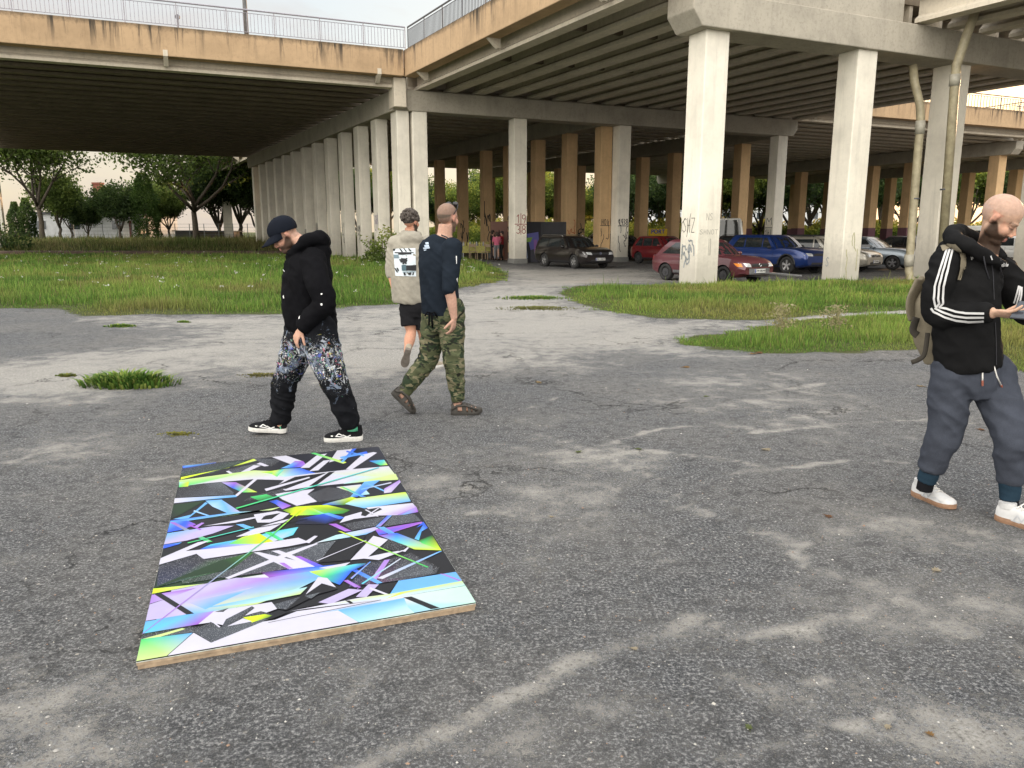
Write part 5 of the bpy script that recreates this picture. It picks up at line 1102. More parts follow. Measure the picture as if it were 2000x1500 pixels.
# ------------------------------------------------------------------ weeds, leaves, stones on the asphalt
def weed(px, py, wr_, h, n, label, cols=GC, name='weed_tuft'):
    c = G(px, py); r = np.random.default_rng(int(px)); a = r.uniform(0, 2 * np.pi, n); d = wr_ * np.sqrt(r.random(n)) * np.where(r.random(n) < .5, 1, .6)
    X = np.cos(a) * d * 1.25; Y = np.sin(a) * d * .6; la = a + r.normal(0, .5, n); hh = h * r.uniform(.35, 1, n) * (1.15 - d / wr_ * .6); ll = hh * r.uniform(.2, 1.1, n); w_ = r.uniform(.006, .014, n); dx, dy = -np.sin(la) * w_, np.cos(la) * w_
    lx, ly = np.cos(la) * ll, np.sin(la) * ll; Z = np.zeros(n) - .005
    V = np.stack([np.stack([X - dx, Y - dy, Z], 1), np.stack([X + dx, Y + dy, Z], 1), np.stack([X + dx + lx * .4, Y + dy + ly * .4, hh * .65], 1), np.stack([X - dx + lx * .4, Y - dy + ly * .4, hh * .65], 1), np.stack([X + lx, Y + ly, hh * .8], 1)], 1)
    b_ = np.arange(n)[:, None] * 5; T = np.concatenate([b_ + np.array([[0, 1, 2]]), b_ + np.array([[0, 2, 3]]), b_ + np.array([[3, 2, 4]])], 0)
    me = np_mesh(name, V.reshape(-1, 3), T, 3); cc = np.array(cols)[r.integers(0, len(cols), n)] * r.uniform(.7, 1.2, (n, 1))
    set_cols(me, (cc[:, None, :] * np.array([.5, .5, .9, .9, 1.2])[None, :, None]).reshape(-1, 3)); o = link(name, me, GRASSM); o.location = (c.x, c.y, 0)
    tag(o, label, 'weed'); return o
weed(252, 752, .42, .20, 950, 'large leafy weed tuft growing in the asphalt at the left')
weed(130, 735, .10, .05, 120, 'tiny yellowish weed left of the large tuft', [(.2, .2, .05), (.15, .2, .05)])
weed(235, 638, .22, .07, 260, 'flat small weed patch near the meadow edge'); weed(360, 630, .1, .06, 90, 'single small weed on the pale ground beside the meadow')
weed(350, 848, .13, .02, 110, 'flat yellow-green weed left of the cap-wearing man', [(.25, .24, .05), (.2, .2, .06)])
weed(1040, 583, .75, .10, 700, 'low grass island on the dusty driveway'); weed(1050, 603, .7, .07, 500, 'thin yellow grass streak on the dusty driveway', [(.16, .17, .05), (.2, .2, .07)])
weed(515, 733, .24, .025, 260, 'flat yellowish weed streak behind the cap-wearing man', [(.2, .18, .07), (.14, .14, .05)])
STALK = [(.38, .33, .2), (.3, .28, .14), (.42, .38, .25)]
for px, py, h_, lb in [(1525, 662, .5, 'tall pale seed stalk, left of the two in the lower grass patch'), (1628, 655, .45, 'tall pale seed stalk, right of the two in the lower grass patch')]:
    c = G(px, py); r = np.random.default_rng(px); t = empty('seed_stalk', (c.x, c.y, 0), 0, lb, 'plant'); mb = MB()
    for k in range(6): mb.rod((r.normal(0, .05), r.normal(0, .05), 0), (r.normal(0, .1), r.normal(0, .1), h_ * r.uniform(.7, 1)), .004, 4)
    mb.build('stem', simple('dry_stem', (.2, .18, .09)), t)
    n = 260; C = np.stack([r.normal(0, .08, n), r.normal(0, .08, n), r.uniform(.35, 1.05, n) * h_], 1); o_ = trunk_and_crown(None, C, r, .05, STALK, h_, .1)[1]; o_ = link('seed_head', o_, None, t)
yr = [(.28, .17, .07), (.33, .24, .12), (.20, .10, .05), (.14, .17, .06), (.42, .36, .26)]
def leaf_mesh(seed, c):
    r = random.Random(seed); n = 10; pts = []
    for k in range(n * 2): a = math.pi * k / n; rr = (1 if k % 2 == 0 else .55) * (1 + .3 * math.cos(a)) * r.uniform(.8, 1.1); pts.append((rr * math.cos(a), rr * math.sin(a) * .8, .12 * rr * math.sin(a * 2 + seed) + .16))
    mb = MB(); mb.add([(0, 0, .02)] + pts, [(0, 1 + k, 1 + (k + 1) % (2 * n)) for k in range(2 * n)]); mb.rod((-1.2, 0, .05), (-.2, 0, .03), .04, 4)
    me = mb.mesh('fallen_leaf'); set_cols(me, np.array([c] * len(me.vertices))); me.materials.append(LEAF); return me
for k, (px, py, s_, ci, lb) in enumerate([(1338, 718, .085, 0, 'curled brown leaf farthest back on the asphalt'), (1053, 748, .08, 1, 'pale curled leaf right of the camouflage trousers'), (1497, 879, .075, 4, 'pale star-shaped leaf in the middle of the right-hand asphalt'),
        (1247, 878, .05, 3, 'small dark green leaf left of the star-shaped leaf'), (1129, 884, .06, 3, 'greenish leaf on the pale dust, middle of the picture'), (1380, 775, .05, 3, 'small green leaf right of the farthest brown one'), (1616, 1009, .05, 2, 'dark brown leaf left of the bald man'),
        (1827, 1116, .05, 4, 'buff leaf below the bald man'), (1798, 755, .07, 1, 'tan leaf just behind the bald man'), (1482, 690, .13, 2, 'reddish dry leaves at the edge of the lower grass patch'), (1470, 692, .10, 0, 'brown dry leaf at the very edge of the lower grass patch'),
        (1818, 1437, .03, 0, 'small orange leaf near the bottom right corner'), (1735, 1421, .03, 4, 'whitish leaf scrap near the bottom right corner'), (1237, 1268, .03, 4, 'whitish leaf scrap, lower middle'), (1463, 1424, .03, 3, 'olive leaf scrap at the bottom middle'), (1078, 1010, .03, 4, 'small white scrap right of the painting'), (1915, 840, .06, 2, 'red-brown leaf between the legs of the bald man')]):
    o = bpy.data.objects.new('fallen_leaf', leaf_mesh(k, yr[ci])); COL.objects.link(o); c = G(px, py, .0); o.location = (c.x, c.y, .003); o.scale = (s_ * .6,) * 3; o.rotation_euler = (0, 0, k * 1.9); tag(o, lb, 'leaf', 'fallen leaves')
r = np.random.default_rng(5); n = 2600; yy = 1.7 * np.power(9 / 1.7, r.random(n)); xx = r.uniform(-1, 1, n) * (yy * .7 + .3); s_ = r.uniform(.0015, .0045, n) * np.where(r.random(n) < .06, 2.0, 1)
oct_ = np.array([[1, 0, 0], [-1, 0, 0], [0, 1, 0], [0, -1, 0], [0, 0, .8], [0, 0, -.4]]); V = (oct_[None] * s_[:, None, None] * r.uniform(.6, 1.4, (n, 1, 3))); V += np.stack([xx, yy, s_ * .3], 1)[:, None, :]
T = np.array([[0, 2, 4], [2, 1, 4], [1, 3, 4], [3, 0, 4]]); Fs = (np.arange(n)[:, None, None] * 6 + T[None]).reshape(-1, 3)
me = np_mesh('gravel', V.reshape(-1, 3), Fs, 3); cc = np.array([(.42, .40, .36), (.3, .29, .27), (.55, .53, .5), (.3, .2, .14)])[r.integers(0, 4, n)]; set_cols(me, np.repeat(cc, 6, 0)); o = link('gravel', me, vcol_mat('stones', rough=.8)); tag(o, 'loose pale grit scattered over the asphalt', 'grit', kind='stuff')
# white wild flowers in the meadow
r = np.random.default_rng(9); n = 150; C = []
while len(C) < n:
    y = r.uniform(17, 48); x = r.uniform(-.68, .1) * y
    if bool(inside(np.array([x]), np.array([y]), LAWN_L)[0]): C.append((x, y, r.uniform(.22, .42)))
C = np.array(C); a_ = np.repeat(C, 4, 0) + r.normal(0, .035, (n * 4, 3)) * np.array([1, 1, .3]); _, me = trunk_and_crown(None, a_, r, .06, [(.6, .6, .55), (.7, .7, .66)], 1, 1); me.name = 'wild_flowers'
o = link('wild_flowers', me, None); tag(o, 'tiny white flowers dotted through the meadow', 'flowers', kind='stuff')

# ------------------------------------------------------------------ drain pipes at the third front column
def cpt(u, v, z): q = W(u, v); return Vector((q.x, q.y, z))
p3 = W(13.6, -16.9)
s1 = [P(1783, 128, 27.6), P(1786, 160, 27.5), P(1797, 205, 27.4), P(1798, 235, 27.35), P(1790, 330, 27.35), P(1775, 528, 27.35), P(1778, 545, 27.2), P(1800, 560, 27.0)]
pipe('ochre drain pipe bending down left of the third front column', s1, [(P(1798, 236, 27.35), P(1796, 262, 27.35)), (P(1776, 497, 27.35), P(1775, 520, 27.35))], .135, [P(1787, 388, 27.35)])
s2 = [P(1912, -10, 26.6), P(1905, 20, 26.6), P(1868, 128, 26.7), P(1866, 150, 26.7), P(1838, 520, 26.9)]
pipe('straight ochre drain pipe running down the right side of the third front column', s2, [(P(1866, 145, 26.7), P(1864, 168, 26.72))], .145, [P(1846, 370, 26.86)])

# ------------------------------------------------------------------ murals, stalls and objects under the deck
def cv(*c): return lin(c)
def board(label, c, w_, h_, rz, shapes, base, name='mural_board'):
    t = empty(name, c, rz, label, 'painting'); m = MB(); m.box(-w_ / 2, -.03, 0, w_ / 2, .03, h_); m.build('board', simple('board_' + str(len(shapes)), base, .7, 0, .2, 3), t)
    v, f, cl_ = [], [], []
    for i, (col_, pts) in enumerate(shapes):
        b0 = len(v); v += [((x - .5) * w_, -.033 - .001 * i, y * h_) for x, y in pts]; cl_ += [col_] * len(pts); f.append(tuple(range(b0, len(v))))
    me = bpy.data.meshes.new('painted_shapes'); me.from_pydata(v, [], f); me.update(); set_cols(me, np.array(cl_)); link('painted_shapes', me, VPAINT, t)
    m = MB(); 
    for x in (-w_ * .4, w_ * .4): m.rod((x, .03, h_ * .8), (x, .6, 0), .025, 5); m.box(x - .03, -.2, -.0, x + .03, .5, .05)
    m.build('support', WOODP, t); return t
VPAINT = vcol_mat('mural_paint', rough=.7)
board('large dark abstract mural board with purple and green forms behind the black estate car', cl(1.6, 43.6), 2.9, 2.2, R(10), [((.02, .02, .025), [(0, 0), (.5, 0), (.5, 1), (0, 1)]), (cv(120, 130, 150), [(.02, .3), (.2, .55), (.25, .1), (.05, 0)]), (cv(90, 90, 150), [(.22, .7), (.45, .75), (.48, .2), (.3, .3)]), (cv(110, 140, 70), [(.2, .6), (.34, .62), (.3, .5), (.22, .5)]), (cv(70, 70, 80), [(.3, .3), (.44, .35), (.44, .0), (.3, 0)]), (cv(130, 90, 150), [(.36, .55), (.42, .56), (.44, .2), (.38, .2)])], (.03, .03, .035))
board('brown mural board with a loose figure, left of the red-numbered column', cl(-.75, 45.5), 1.0, 2.2, R(6), [(cv(120, 90, 80), [(0, 0), (1, 0), (1, 1), (0, 1)]), (cv(60, 40, 40), [(.3, .5), (.5, .8), (.65, .6), (.55, .4)]), (cv(150, 120, 100), [(.4, .1), (.6, .45), (.7, .1)]), (cv(170, 70, 50), [(.62, .2), (.75, .4), (.8, .1)])], (.12, .08, .06))
t = empty('banner', cl(9.35, 50.2), R(8), 'yellow banner with blue lettering behind the red hatchback', 'banner')
m = MB(); m.box(-.62, -.02, 1.1, .62, .02, 1.85); m.build('sheet', simple('yellow_sheet', (.62, .42, .02), .6), t)
q = text_mesh('PORT', .36, 'lettering', bold=.01); o = link('lettering', q, PLATEB, t); o.rotation_euler = (R(90), 0, 0); o.location = (0, -.03, 1.66)
q = text_mesh('TRANSPORT', .16, 'lettering', bold=.004); o = link('lettering', q, PLATEB, t); o.rotation_euler = (R(90), 0, 0); o.location = (0, -.03, 1.33)
m = MB(); [m.rod((x, .03, 0), (x, .03, 1.85), .03, 6) for x in (-.6, .6)]; m.build('poles', STEEL, t)
def chair(loc, rz, label):
    t = empty('wooden_chair', loc, rz, label, 'chair', 'wooden chairs in the shade'); 
    m = MB(); m.box(-.21, -.21, .43, .21, .21, .46); m.build('seat', WOODP, t)
    for x in (-.19, .19):
        for y in (-.19, .19): m = MB(); m.box(x - .02, y - .02, 0, x + .02, y + .02, .43 if y < 0 else .9); m.build('leg', WOODP, t)
    m = MB(); m.box(-.17, .175, .7, .17, .205, .87); m.build('backrest', WOODP, t)
chair(cl(-2.25, 45.2), .3, 'wooden chair left of the yellow table in the shade'); chair(cl(-1.5, 45.8), -.5, 'wooden chair right of the yellow table in the shade')
t = empty('folding_table', cl(-2.15, 46.5), .2, 'table with yellow cover and yellow bottles in the shade', 'table')
m = MB(); m.box(-.9, -.35, .72, .9, .35, .75); m.box(-.9, -.36, .35, .9, -.35, .752); m.build('cover', simple('yellow_cover', (.45, .42, .12), .6), t)
for x in (-.8, .8): m = MB(); m.box(x - .02, -.3, 0, x + .02, .3, .72); m.build('leg', STEEL, t)
for k in range(12):
    x = -.75 + k * .135; q = Matrix.Rotation(.2, 3, 'Z') @ Vector((x, .12 * math.sin(k * 2.3), 0)); b0 = cl(-2.15, 46.5); m = MB(); m.rod((0, 0, 0), (0, 0, .17), .045, 8); m.rod((0, 0, .17), (0, 0, .25), .045, 8, r1=.015)
    o = m.build('bottle', simple('yellow_plastic', (.55, .5, .15), .4) if k % 3 else WALLW); o.location = (b0[0] + q.x, b0[1] + q.y, b0[2] + .752); tag(o, 'small plastic bottle standing on the yellow table', 'bottle', 'bottles on the yellow table')

# ------------------------------------------------------------------ graffiti on the columns (paint on the concrete)
RED = simple('red_spray', (.30, .035, .03), .7); BLK = simple('black_spray', (.02, .02, .022), .6); PUR = simple('purple_spray', (.10, .05, .25), .6); GRYS = simple('grey_spray', (.30, .32, .33), .7); ORG = simple('orange_spray', (.45, .14, .05), .7)
def face_frame(col, u, v, s, side, sv=None):
    q = W(u, v); sv = sv or s; a = Vector((Uv.x, Uv.y)); b = Vector((-Uv.y, Uv.x))
    if side == 'front': return q - b * (sv / 2 + .004), a
    return q - a * (s / 2 + .004), -b      # the face that looks left
def strokes(colobj, frame, lines, mat, w_=.03, name='graffiti', flip=1):
    c, ax = frame; m = MB(); nrm_ = Vector((ax.y, -ax.x)) if True else None
    for ln in lines:
        for (x0, z0_), (x1, z1_) in zip(ln[:-1], ln[1:]):
            d = Vector((x1 - x0, z1_ - z0_)); L_ = d.length
            if L_ < 1e-5: continue
            d /= L_; e = Vector((-d.y, d.x)) * w_ / 2; d = d * w_ * .3
            pts = [(x0 - d.x - e.x, z0_ - d.y - e.y), (x1 + d.x - e.x, z1_ + d.y - e.y), (x1 + d.x + e.x, z1_ + d.y + e.y), (x0 - d.x + e.x, z0_ - d.y + e.y)]
            m.add([(c.x + ax.x * x, c.y + ax.y * x, z) for x, z in pts], [(0, 1, 2, 3)])
    return m.build(name, mat, colobj)
def arc(cx_, cz, rx_, rz_, a0, a1, n=14): return [(cx_ + rx_ * math.cos(R(a0 + (a1 - a0) * i / n)), cz + rz_ * math.sin(R(a0 + (a1 - a0) * i / n))) for i in range(n + 1)]
def digit(ch, x, z, s):
    D = {'1': [[(-.15, .25), (.05, .5), (.05, -.5)]], '9': [arc(0, .22, .22, .26, 0, 360), [(.22, .22), (.2, -.1), (.05, -.5)]],
         '3': [arc(0, .24, .22, .25, 140, -90), arc(0, -.24, .25, .25, 90, -150)], '8': [arc(0, .25, .2, .23, 0, 360), arc(0, -.24, .25, .26, 0, 360)]}[ch]
    return [[(x + a * s, z + b * s) for a, b in l] for l in D]
fr = face_frame(None, 6.4, 1.15, .74, 'front')
L_ = digit('1', -.14, 2.23, .42) + digit('9', .19, 2.23, .42) + digit('3', -.14, 1.68, .42) + digit('8', .19, 1.68, .42) + [[(.02, 2.5), (.02, 1.42)], [(-.33, 1.95), (.35, 1.95)]]
strokes(far_cols[1], fr, L_, RED, .035)
def tagmark(seed, cx_, cz, w_, h_, n=5):
    g = random.Random(seed); out = []
    for k in range(n):
        x = cx_ + (k / (n - 1) - .5) * w_; l = []; p = Vector((x, cz + g.uniform(-.3, .3) * h_)); a = g.uniform(0, 6.28)
        for i in range(9): l.append((p.x, p.y)); a += g.uniform(-1.3, 1.5); p = p + Vector((math.cos(a) * w_ * .10, math.sin(a) * h_ * .24)); p.x = min(max(p.x, cx_ - w_ / 2), cx_ + w_ / 2)
        out.append(l)
    return out
def letters(s, cx_, cz, w_, h_):
    G_ = {'S': [[(1, .9), (.5, 1), (.1, .75), (.8, .4), (.9, .15), (.4, 0), (0, .15)]], 'H': [[(.1, 0), (.15, 1)], [(.85, 0), (.8, 1)], [(.1, .5), (.9, .5)]], 'Z': [[(0, 1), (1, 1), (.1, 0), (1, 0)]], 'K': [[(.1, 0), (.1, 1)], [(.9, 1), (.15, .5), (.9, 0)]], 'U': [[(0, 1), (.1, .1), (.5, 0), (.9, .1), (1, 1)]],
          'M': [[(0, 0), (.1, 1), (.5, .4), (.9, 1), (1, 0)]], 'A': [[(0, 0), (.5, 1), (1, 0)], [(.2, .4), (.8, .4)]], 'X': [[(0, 0), (1, 1)], [(0, 1), (1, 0)]], 'N': [[(0, 0), (.05, 1), (.9, 0), (1, 1)]], 'O': [arc(.5, .5, .45, .5, 0, 360, 10)], 'G': [[(.9, .85), (.5, 1), (.05, .5), (.5, 0), (.95, .3), (.55, .4)]], '1': [[(.2, .7), (.5, 1), (.5, 0)]], '9': [arc(.5, .7, .35, .3, 0, 360, 8), [(.85, .7), (.7, 0)]], '3': [[(.1, 1), (.9, .8), (.4, .5), (.9, .2), (.1, 0)]], '8': [arc(.5, .75, .35, .25, 0, 360, 8), arc(.5, .25, .42, .25, 0, 360, 8)], 'I': [[(.5, 0), (.5, 1)]], 'L': [[(.1, 1), (.1, 0), (.9, 0)]], '2': [[(.1, .8), (.5, 1), (.9, .7), (.1, 0), (.95, .0)]], 'E': [[(.9, 1), (.1, 1), (.1, 0), (.9, 0)], [(.1, .5), (.7, .5)]], 'T': [[(0, 1), (1, 1)], [(.5, 1), (.5, 0)]], 'R': [[(.1, 0), (.1, 1), (.8, .8), (.1, .5), (.9, 0)]], 'Y': [[(0, 1), (.5, .5), (1, 1)], [(.5, .5), (.4, 0)]]}
    out = []; n = len(s); cw = w_ / n
    for i, ch in enumerate(s):
        if ch not in G_: continue
        for l in G_[ch]: out.append([(cx_ - w_ / 2 + (i + .1 + x * .8) * cw, cz - h_ / 2 + z * h_) for x, z in l])
    return out
fl = face_frame(None, 2.85, -17.15, .84, 'left'); ff = face_frame(None, 2.85, -17.15, .84, 'front')
strokes(front_cols[0], fl, letters('SHZ', -.02, 1.75, .62, .42) + [[(.06, 2.1), (-.1, 1.4)], [(-.35, 1.55), (-.38, 1.8), (-.2, 1.95)]], BLK, .018)
strokes(front_cols[0], fl, tagmark(3, 0, .95, .6, .5, 6), GRYS, .05); strokes(front_cols[0], ff, letters('SHNOT', 0, 1.55, .7, .14) + letters('NS', .0, 2.0, .25, .2) + letters('I8', .05, 1.1, .12, .5), simple('faint_spray', (.36, .34, .30), .8), .014)
strokes(front_cols[1], face_frame(None, 8.8, -17.15, .84, 'front'), tagmark(8, 0, 1.1, .5, .8, 3), simple('faint_yellow', (.42, .40, .22), .8), .03)
strokes(front_cols[1], face_frame(None, 8.8, -17.15, .84, 'left'), letters('S', -.2, .55, .15, .3), GRYS, .03)
for i, (s_, z_, mt, hh) in enumerate([('', 0, BLK, 0), ('GHX', 2.2, PUR, .45), ('KUMA', 1.75, BLK, .3), ('X1', 1.7, BLK, .8), ('AE', 1.1, GRYS, .5), ('XNM', 1.9, BLK, .5), ('MOG', 1.5, BLK, .5), ('NI', 1.7, BLK, .5), ('SO', 1.8, BLK, .6)]):
    if not s_ or i >= 9: continue
    fl_ = face_frame(None, .16, 1.3 + 3.08 * i, .62, 'left', 1.08); strokes(row_cols[i], fl_, letters(s_, 0, z_, .75, hh) + tagmark(20 + i, 0, z_ - .55, .6, .6, 4), mt, .035)
strokes(far_cols[2], face_frame(None, 12.75, 1.2, .74, 'front'), letters('1938', 0, 2.1, .62, .32) + [[(-.33, 1.88), (.33, 1.88)]] + tagmark(40, 0, 1.35, .6, .6, 5), BLK, .035)
strokes(in_cols[0], face_frame(None, 12.05, 1.9, .72, 'front'), letters('HOI', 0, 2.1, .5, .3) + [[(-.3, 1.9), (.3, 1.9)]] + tagmark(41, 0, 1.35, .5, .6, 4), BLK, .035)
strokes(in_cols[1], face_frame(None, 12.05, 5.4, .72, 'front'), tagmark(42, 0, 1.6, .5, .6, 3), ORG, .05); strokes(in_cols[2], face_frame(None, 12.05, 9.1, .72, 'front'), tagmark(43, 0, 1.3, .6, 1.4, 5), ORG, .05)
for k in (3, 4, 5): strokes(in_cols[k], face_frame(None, 12.05, (12.9, 16.5, 20.6)[k - 3], .72, 'front'), tagmark(50 + k, 0, 1.8, .6, 1.3, 5), BLK, .06)
for k in (4, 5, 6, 7): strokes(in2_cols[k], face_frame(None, 25.1, (20.5, 25, 28.4, 33.4)[k - 4], .78, 'front'), tagmark(60 + k, 0, 1.5, .6, 1.0, 5), BLK, .07)
strokes(far_cols[4], face_frame(None, 23.9, 1.2, .74, 'left'), letters('M', 0, 2.2, .6, .4) + [[(-.3, 1.8), (.3, 1.8)]] + letters('1HI', 0, 1.5, .6, .4), BLK, .04)
strokes(in2_cols[0], face_frame(None, 25.1, 5.5, .78, 'front'), letters('1', 0, 2.0, .3, .5), BLK, .05)
# ================================================================== PEOPLE
def solidify_union(mb, name, voxel, smooth=4, disp=None):
    me = mb.mesh('tmp_union'); o = bpy.data.objects.new('tmp_union', me); COL.objects.link(o)
    m = o.modifiers.new('r', 'REMESH'); m.mode = 'VOXEL'; m.voxel_size = voxel; m.use_smooth_shade = True
    if smooth: s = o.modifiers.new('s', 'SMOOTH'); s.iterations = smooth; s.factor = .5
    dg = bpy.context.evaluated_depsgraph_get(); nm = bpy.data.meshes.new_from_object(o.evaluated_get(dg)); nm.name = name
    bpy.data.objects.remove(o); bpy.data.meshes.remove(me)
    if disp:
        n = len(nm.vertices); co = np.empty(n * 3, np.float32); nm.vertices.foreach_get('co', co); co = co.reshape(-1, 3)
        no = np.empty(n * 3, np.float32); nm.vertices.foreach_get('normal', no); no = no.reshape(-1, 3)
        co = co + no * disp(co)[:, None]; nm.vertices.foreach_set('co', co.astype(np.float32).ravel()); nm.update()
    nm.polygons.foreach_set('use_smooth', [True] * len(nm.polygons)); return nm
def folds(amp=.006, sz=16, sxy=6, seed=0.0, extra=None):
    def f(co):
        out = np.empty(len(co))
        for i, (x, y, z) in enumerate(co):
            w_ = noise.noise(Vector((x * sxy * .5 + seed, y * sxy * .5, z * 3))) * 1.2
            a = noise.noise(Vector((x * sxy + seed, y * sxy, z * sz + x * 9 + w_)))
            b_ = noise.noise(Vector((x * 22 + seed, y * 22, z * 26)))
            r_ = 1 - abs(a) * 2.4
            out[i] = amp * (max(r_, -.6) * .75 + b_ * .35)
            if extra: out[i] *= extra(x, y, z)
        return out
    return f
def local(mb, root):                      # world coordinates -> coordinates of the person's root
    q = root.location; mb.v = [(x - q.x, y - q.y, z - q.z) for x, y, z in mb.v]; return mb
def verts_np(me): n = len(me.vertices); co = np.empty(n * 3, np.float32); me.vertices.foreach_get('co', co); return co.reshape(-1, 3)

def head_frame(c, f, up=(0, 0, 1)):
    f = Vector(f).normalized(); l = Vector(up).cross(f).normalized(); u = f.cross(l).normalized()
    return Matrix((f, l, u)).transposed().to_4x4(), Vector(c)
def add_head(mb, c, f, up, s=.95):
    M, c = head_frame(c, f, up); M3 = M.to_3x3()
    def B(p, r, seg=16, ri=12): mb.ball(c + M3 @ (Vector(p) * s), tuple(q * s for q in r), seg, ri, M=M3)
    B((-.014, 0, .036), (.099, .078, .090), 24, 16); B((.028, 0, -.028), (.064, .060, .085), 20, 14); B((.046, 0, -.098), (.040, .038, .026)); B((.074, 0, -.052), (.022, .026, .022)); B((.066, 0, -.098), (.024, .026, .020))
    for k in (-1, 1):
        B((.014, k * .036, -.056), (.050, .021, .036)); B((.060, k * .034, -.030), (.026, .026, .028)); B((-.014, k * .079, -.008), (.016, .009, .028)); B((-.008, k * .083, .010), (.014, .007, .012))
        B((.100, k * .012, -.040), (.010, .008, .008)); B((.070, k * .030, .014), (.018, .022, .010)); B((.074, k * .031, -.006), (.012, .014, .010))
    B((.074, 0, .018), (.018, .045, .014)); B((.088, 0, -.066), (.011, .022, .0065)); B((.086, 0, -.077), (.011, .020, .007))
    P0 = c + M3 @ (Vector((.082, 0, .006)) * s); P1 = c + M3 @ (Vector((.108, 0, -.033)) * s); mb.tube([P0, P0.lerp(P1, .5), P1], [.009 * s, .010 * s, .0135 * s], 8)
    return M3, c
def add_hand(mb, wrist, d, pn, curl=.5, side=1, s=1.0, spread=.09, thumb=None):
    """wrist point, finger direction, palm normal (the way the palm faces); curl bends the fingers towards the palm"""
    d = Vector(d).normalized(); pn = Vector(pn); pn = (pn - d * pn.dot(d)).normalized(); l = d.cross(pn) * side    # l: towards the thumb
    M3 = Matrix((d, l, pn)).transposed()
    mb.ball(wrist + d * .045 * s, (.050 * s, .040 * s, .016 * s), 14, 10, M=M3)
    mb.tube([wrist - d * .02, wrist + d * .03 * s], [(.026 * s, .02 * s), (.034 * s, .017 * s)], 10, upv=pn)
    for k, (off, ln) in enumerate([(.031, .072), (.0105, .080), (-.0105, .075), (-.030, .060)]):
        p = wrist + d * (.078 if k else .074) * s + l * off * s; dd = (d + l * (1.5 - k) * spread).normalized(); pts = [p - dd * .02, p]; an = curl * (.35 + .12 * k)
        for j, fr in enumerate((.45, .32, .23)):
            dd = (dd * math.cos(an) + pn * math.sin(an)).normalized(); p = p + dd * ln * fr * s * 1.02; pts.append(p); an = curl * .75
        mb.tube(pts, [.0095 * s, .0095 * s, .009 * s, .0082 * s, .0066 * s], 8)
        mb.ball(pts[-1], .0066 * s, 8, 6)
    t0 = wrist + d * .018 * s + l * .026 * s; td = Vector(thumb).normalized() if thumb else (d * .75 + l * .6 + pn * (.25 + curl * .3)).normalized(); t1 = t0 + td * .042 * s; td2 = (td + d * .35 + pn * .25).normalized(); t2 = t1 + td2 * .03 * s; t3 = t2 + td2 * .022 * s
    mb.tube([t0, t1, t2, t3], [.0145 * s, .0115 * s, .0105 * s, .008 * s], 8); mb.ball(t3, .008 * s, 8, 6)
SKIN = vcol_mat('skin', rough=.55, spec=.16, noisevar=.25)
b_ = SKIN.node_tree.nodes['Principled BSDF']; b_.inputs['Subsurface Weight'].default_value = .08; b_.inputs['Subsurface Radius'].default_value = (.02, .008, .004)
def cloth(name, c, var=.12, rough=.9): 
    m, nt, b = new_mat(name); tc = N(nt, 'ShaderNodeTexCoord').outputs['Object']; f = nz(nt, 9, 5, .6, tc); g = nz(nt, 320, 2, .5, tc)
    col = ramp(nt, f, [(.3, tuple(q * (1 - var) for q in c)), (.7, tuple(q * (1 + var) for q in c))]); col = mixc(nt, .25, col, ramp(nt, g, [(.3, .25), (.7, .8)]), 'OVERLAY')
    nt.links.new(col, b.inputs['Base Color']); b.inputs['Roughness'].default_value = rough; b.inputs['Specular IOR Level'].default_value = .06; b.inputs['Sheen Weight'].default_value = .0
    bump(nt, b, math_(nt, 'ADD', g, math_(nt, 'MULTIPLY', f, 2.0)), .25, .002); return m
def tubeC(mb, pts, rads, n=16, upv=None):
    mb.tube(pts, rads, n, upv=upv)
    for p, r_ in ((pts[0], rads[0]), (pts[-1], rads[-1])): pass
def blend(*a): return a
def limb(mb, pts, rads, n=16, ends=True, upv=None):   # smooth resampled limb
    P_ = [Vector(p) for p in pts]; out = []; ro = []
    for i in range(len(P_) - 1):
        p0 = P_[max(i - 1, 0)]; p1 = P_[i]; p2 = P_[i + 1]; p3 = P_[min(i + 2, len(P_) - 1)]; k = 5
        for j in range(k):
            t = j / k; q = .5 * ((2 * p1) + (p2 - p0) * t + (2 * p0 - 5 * p1 + 4 * p2 - p3) * t * t + (3 * p1 - p0 - 3 * p2 + p3) * t ** 3); out.append(q)
            r1, r2 = rads[i], rads[i + 1]; s = t * t * (3 - 2 * t)
            ro.append(tuple(a * (1 - s) + b * s for a, b in zip(r1, r2)) if isinstance(r1, tuple) else r1 * (1 - s) + r2 * s)
    out.append(P_[-1]); ro.append(rads[-1]); mb.tube(out, ro, n, upv=upv)
    if ends:
        for p, r_ in ((out[0], ro[0]),): mb.ball(p, (min(r_) if isinstance(r_, tuple) else r_) * .98, 12, 8)
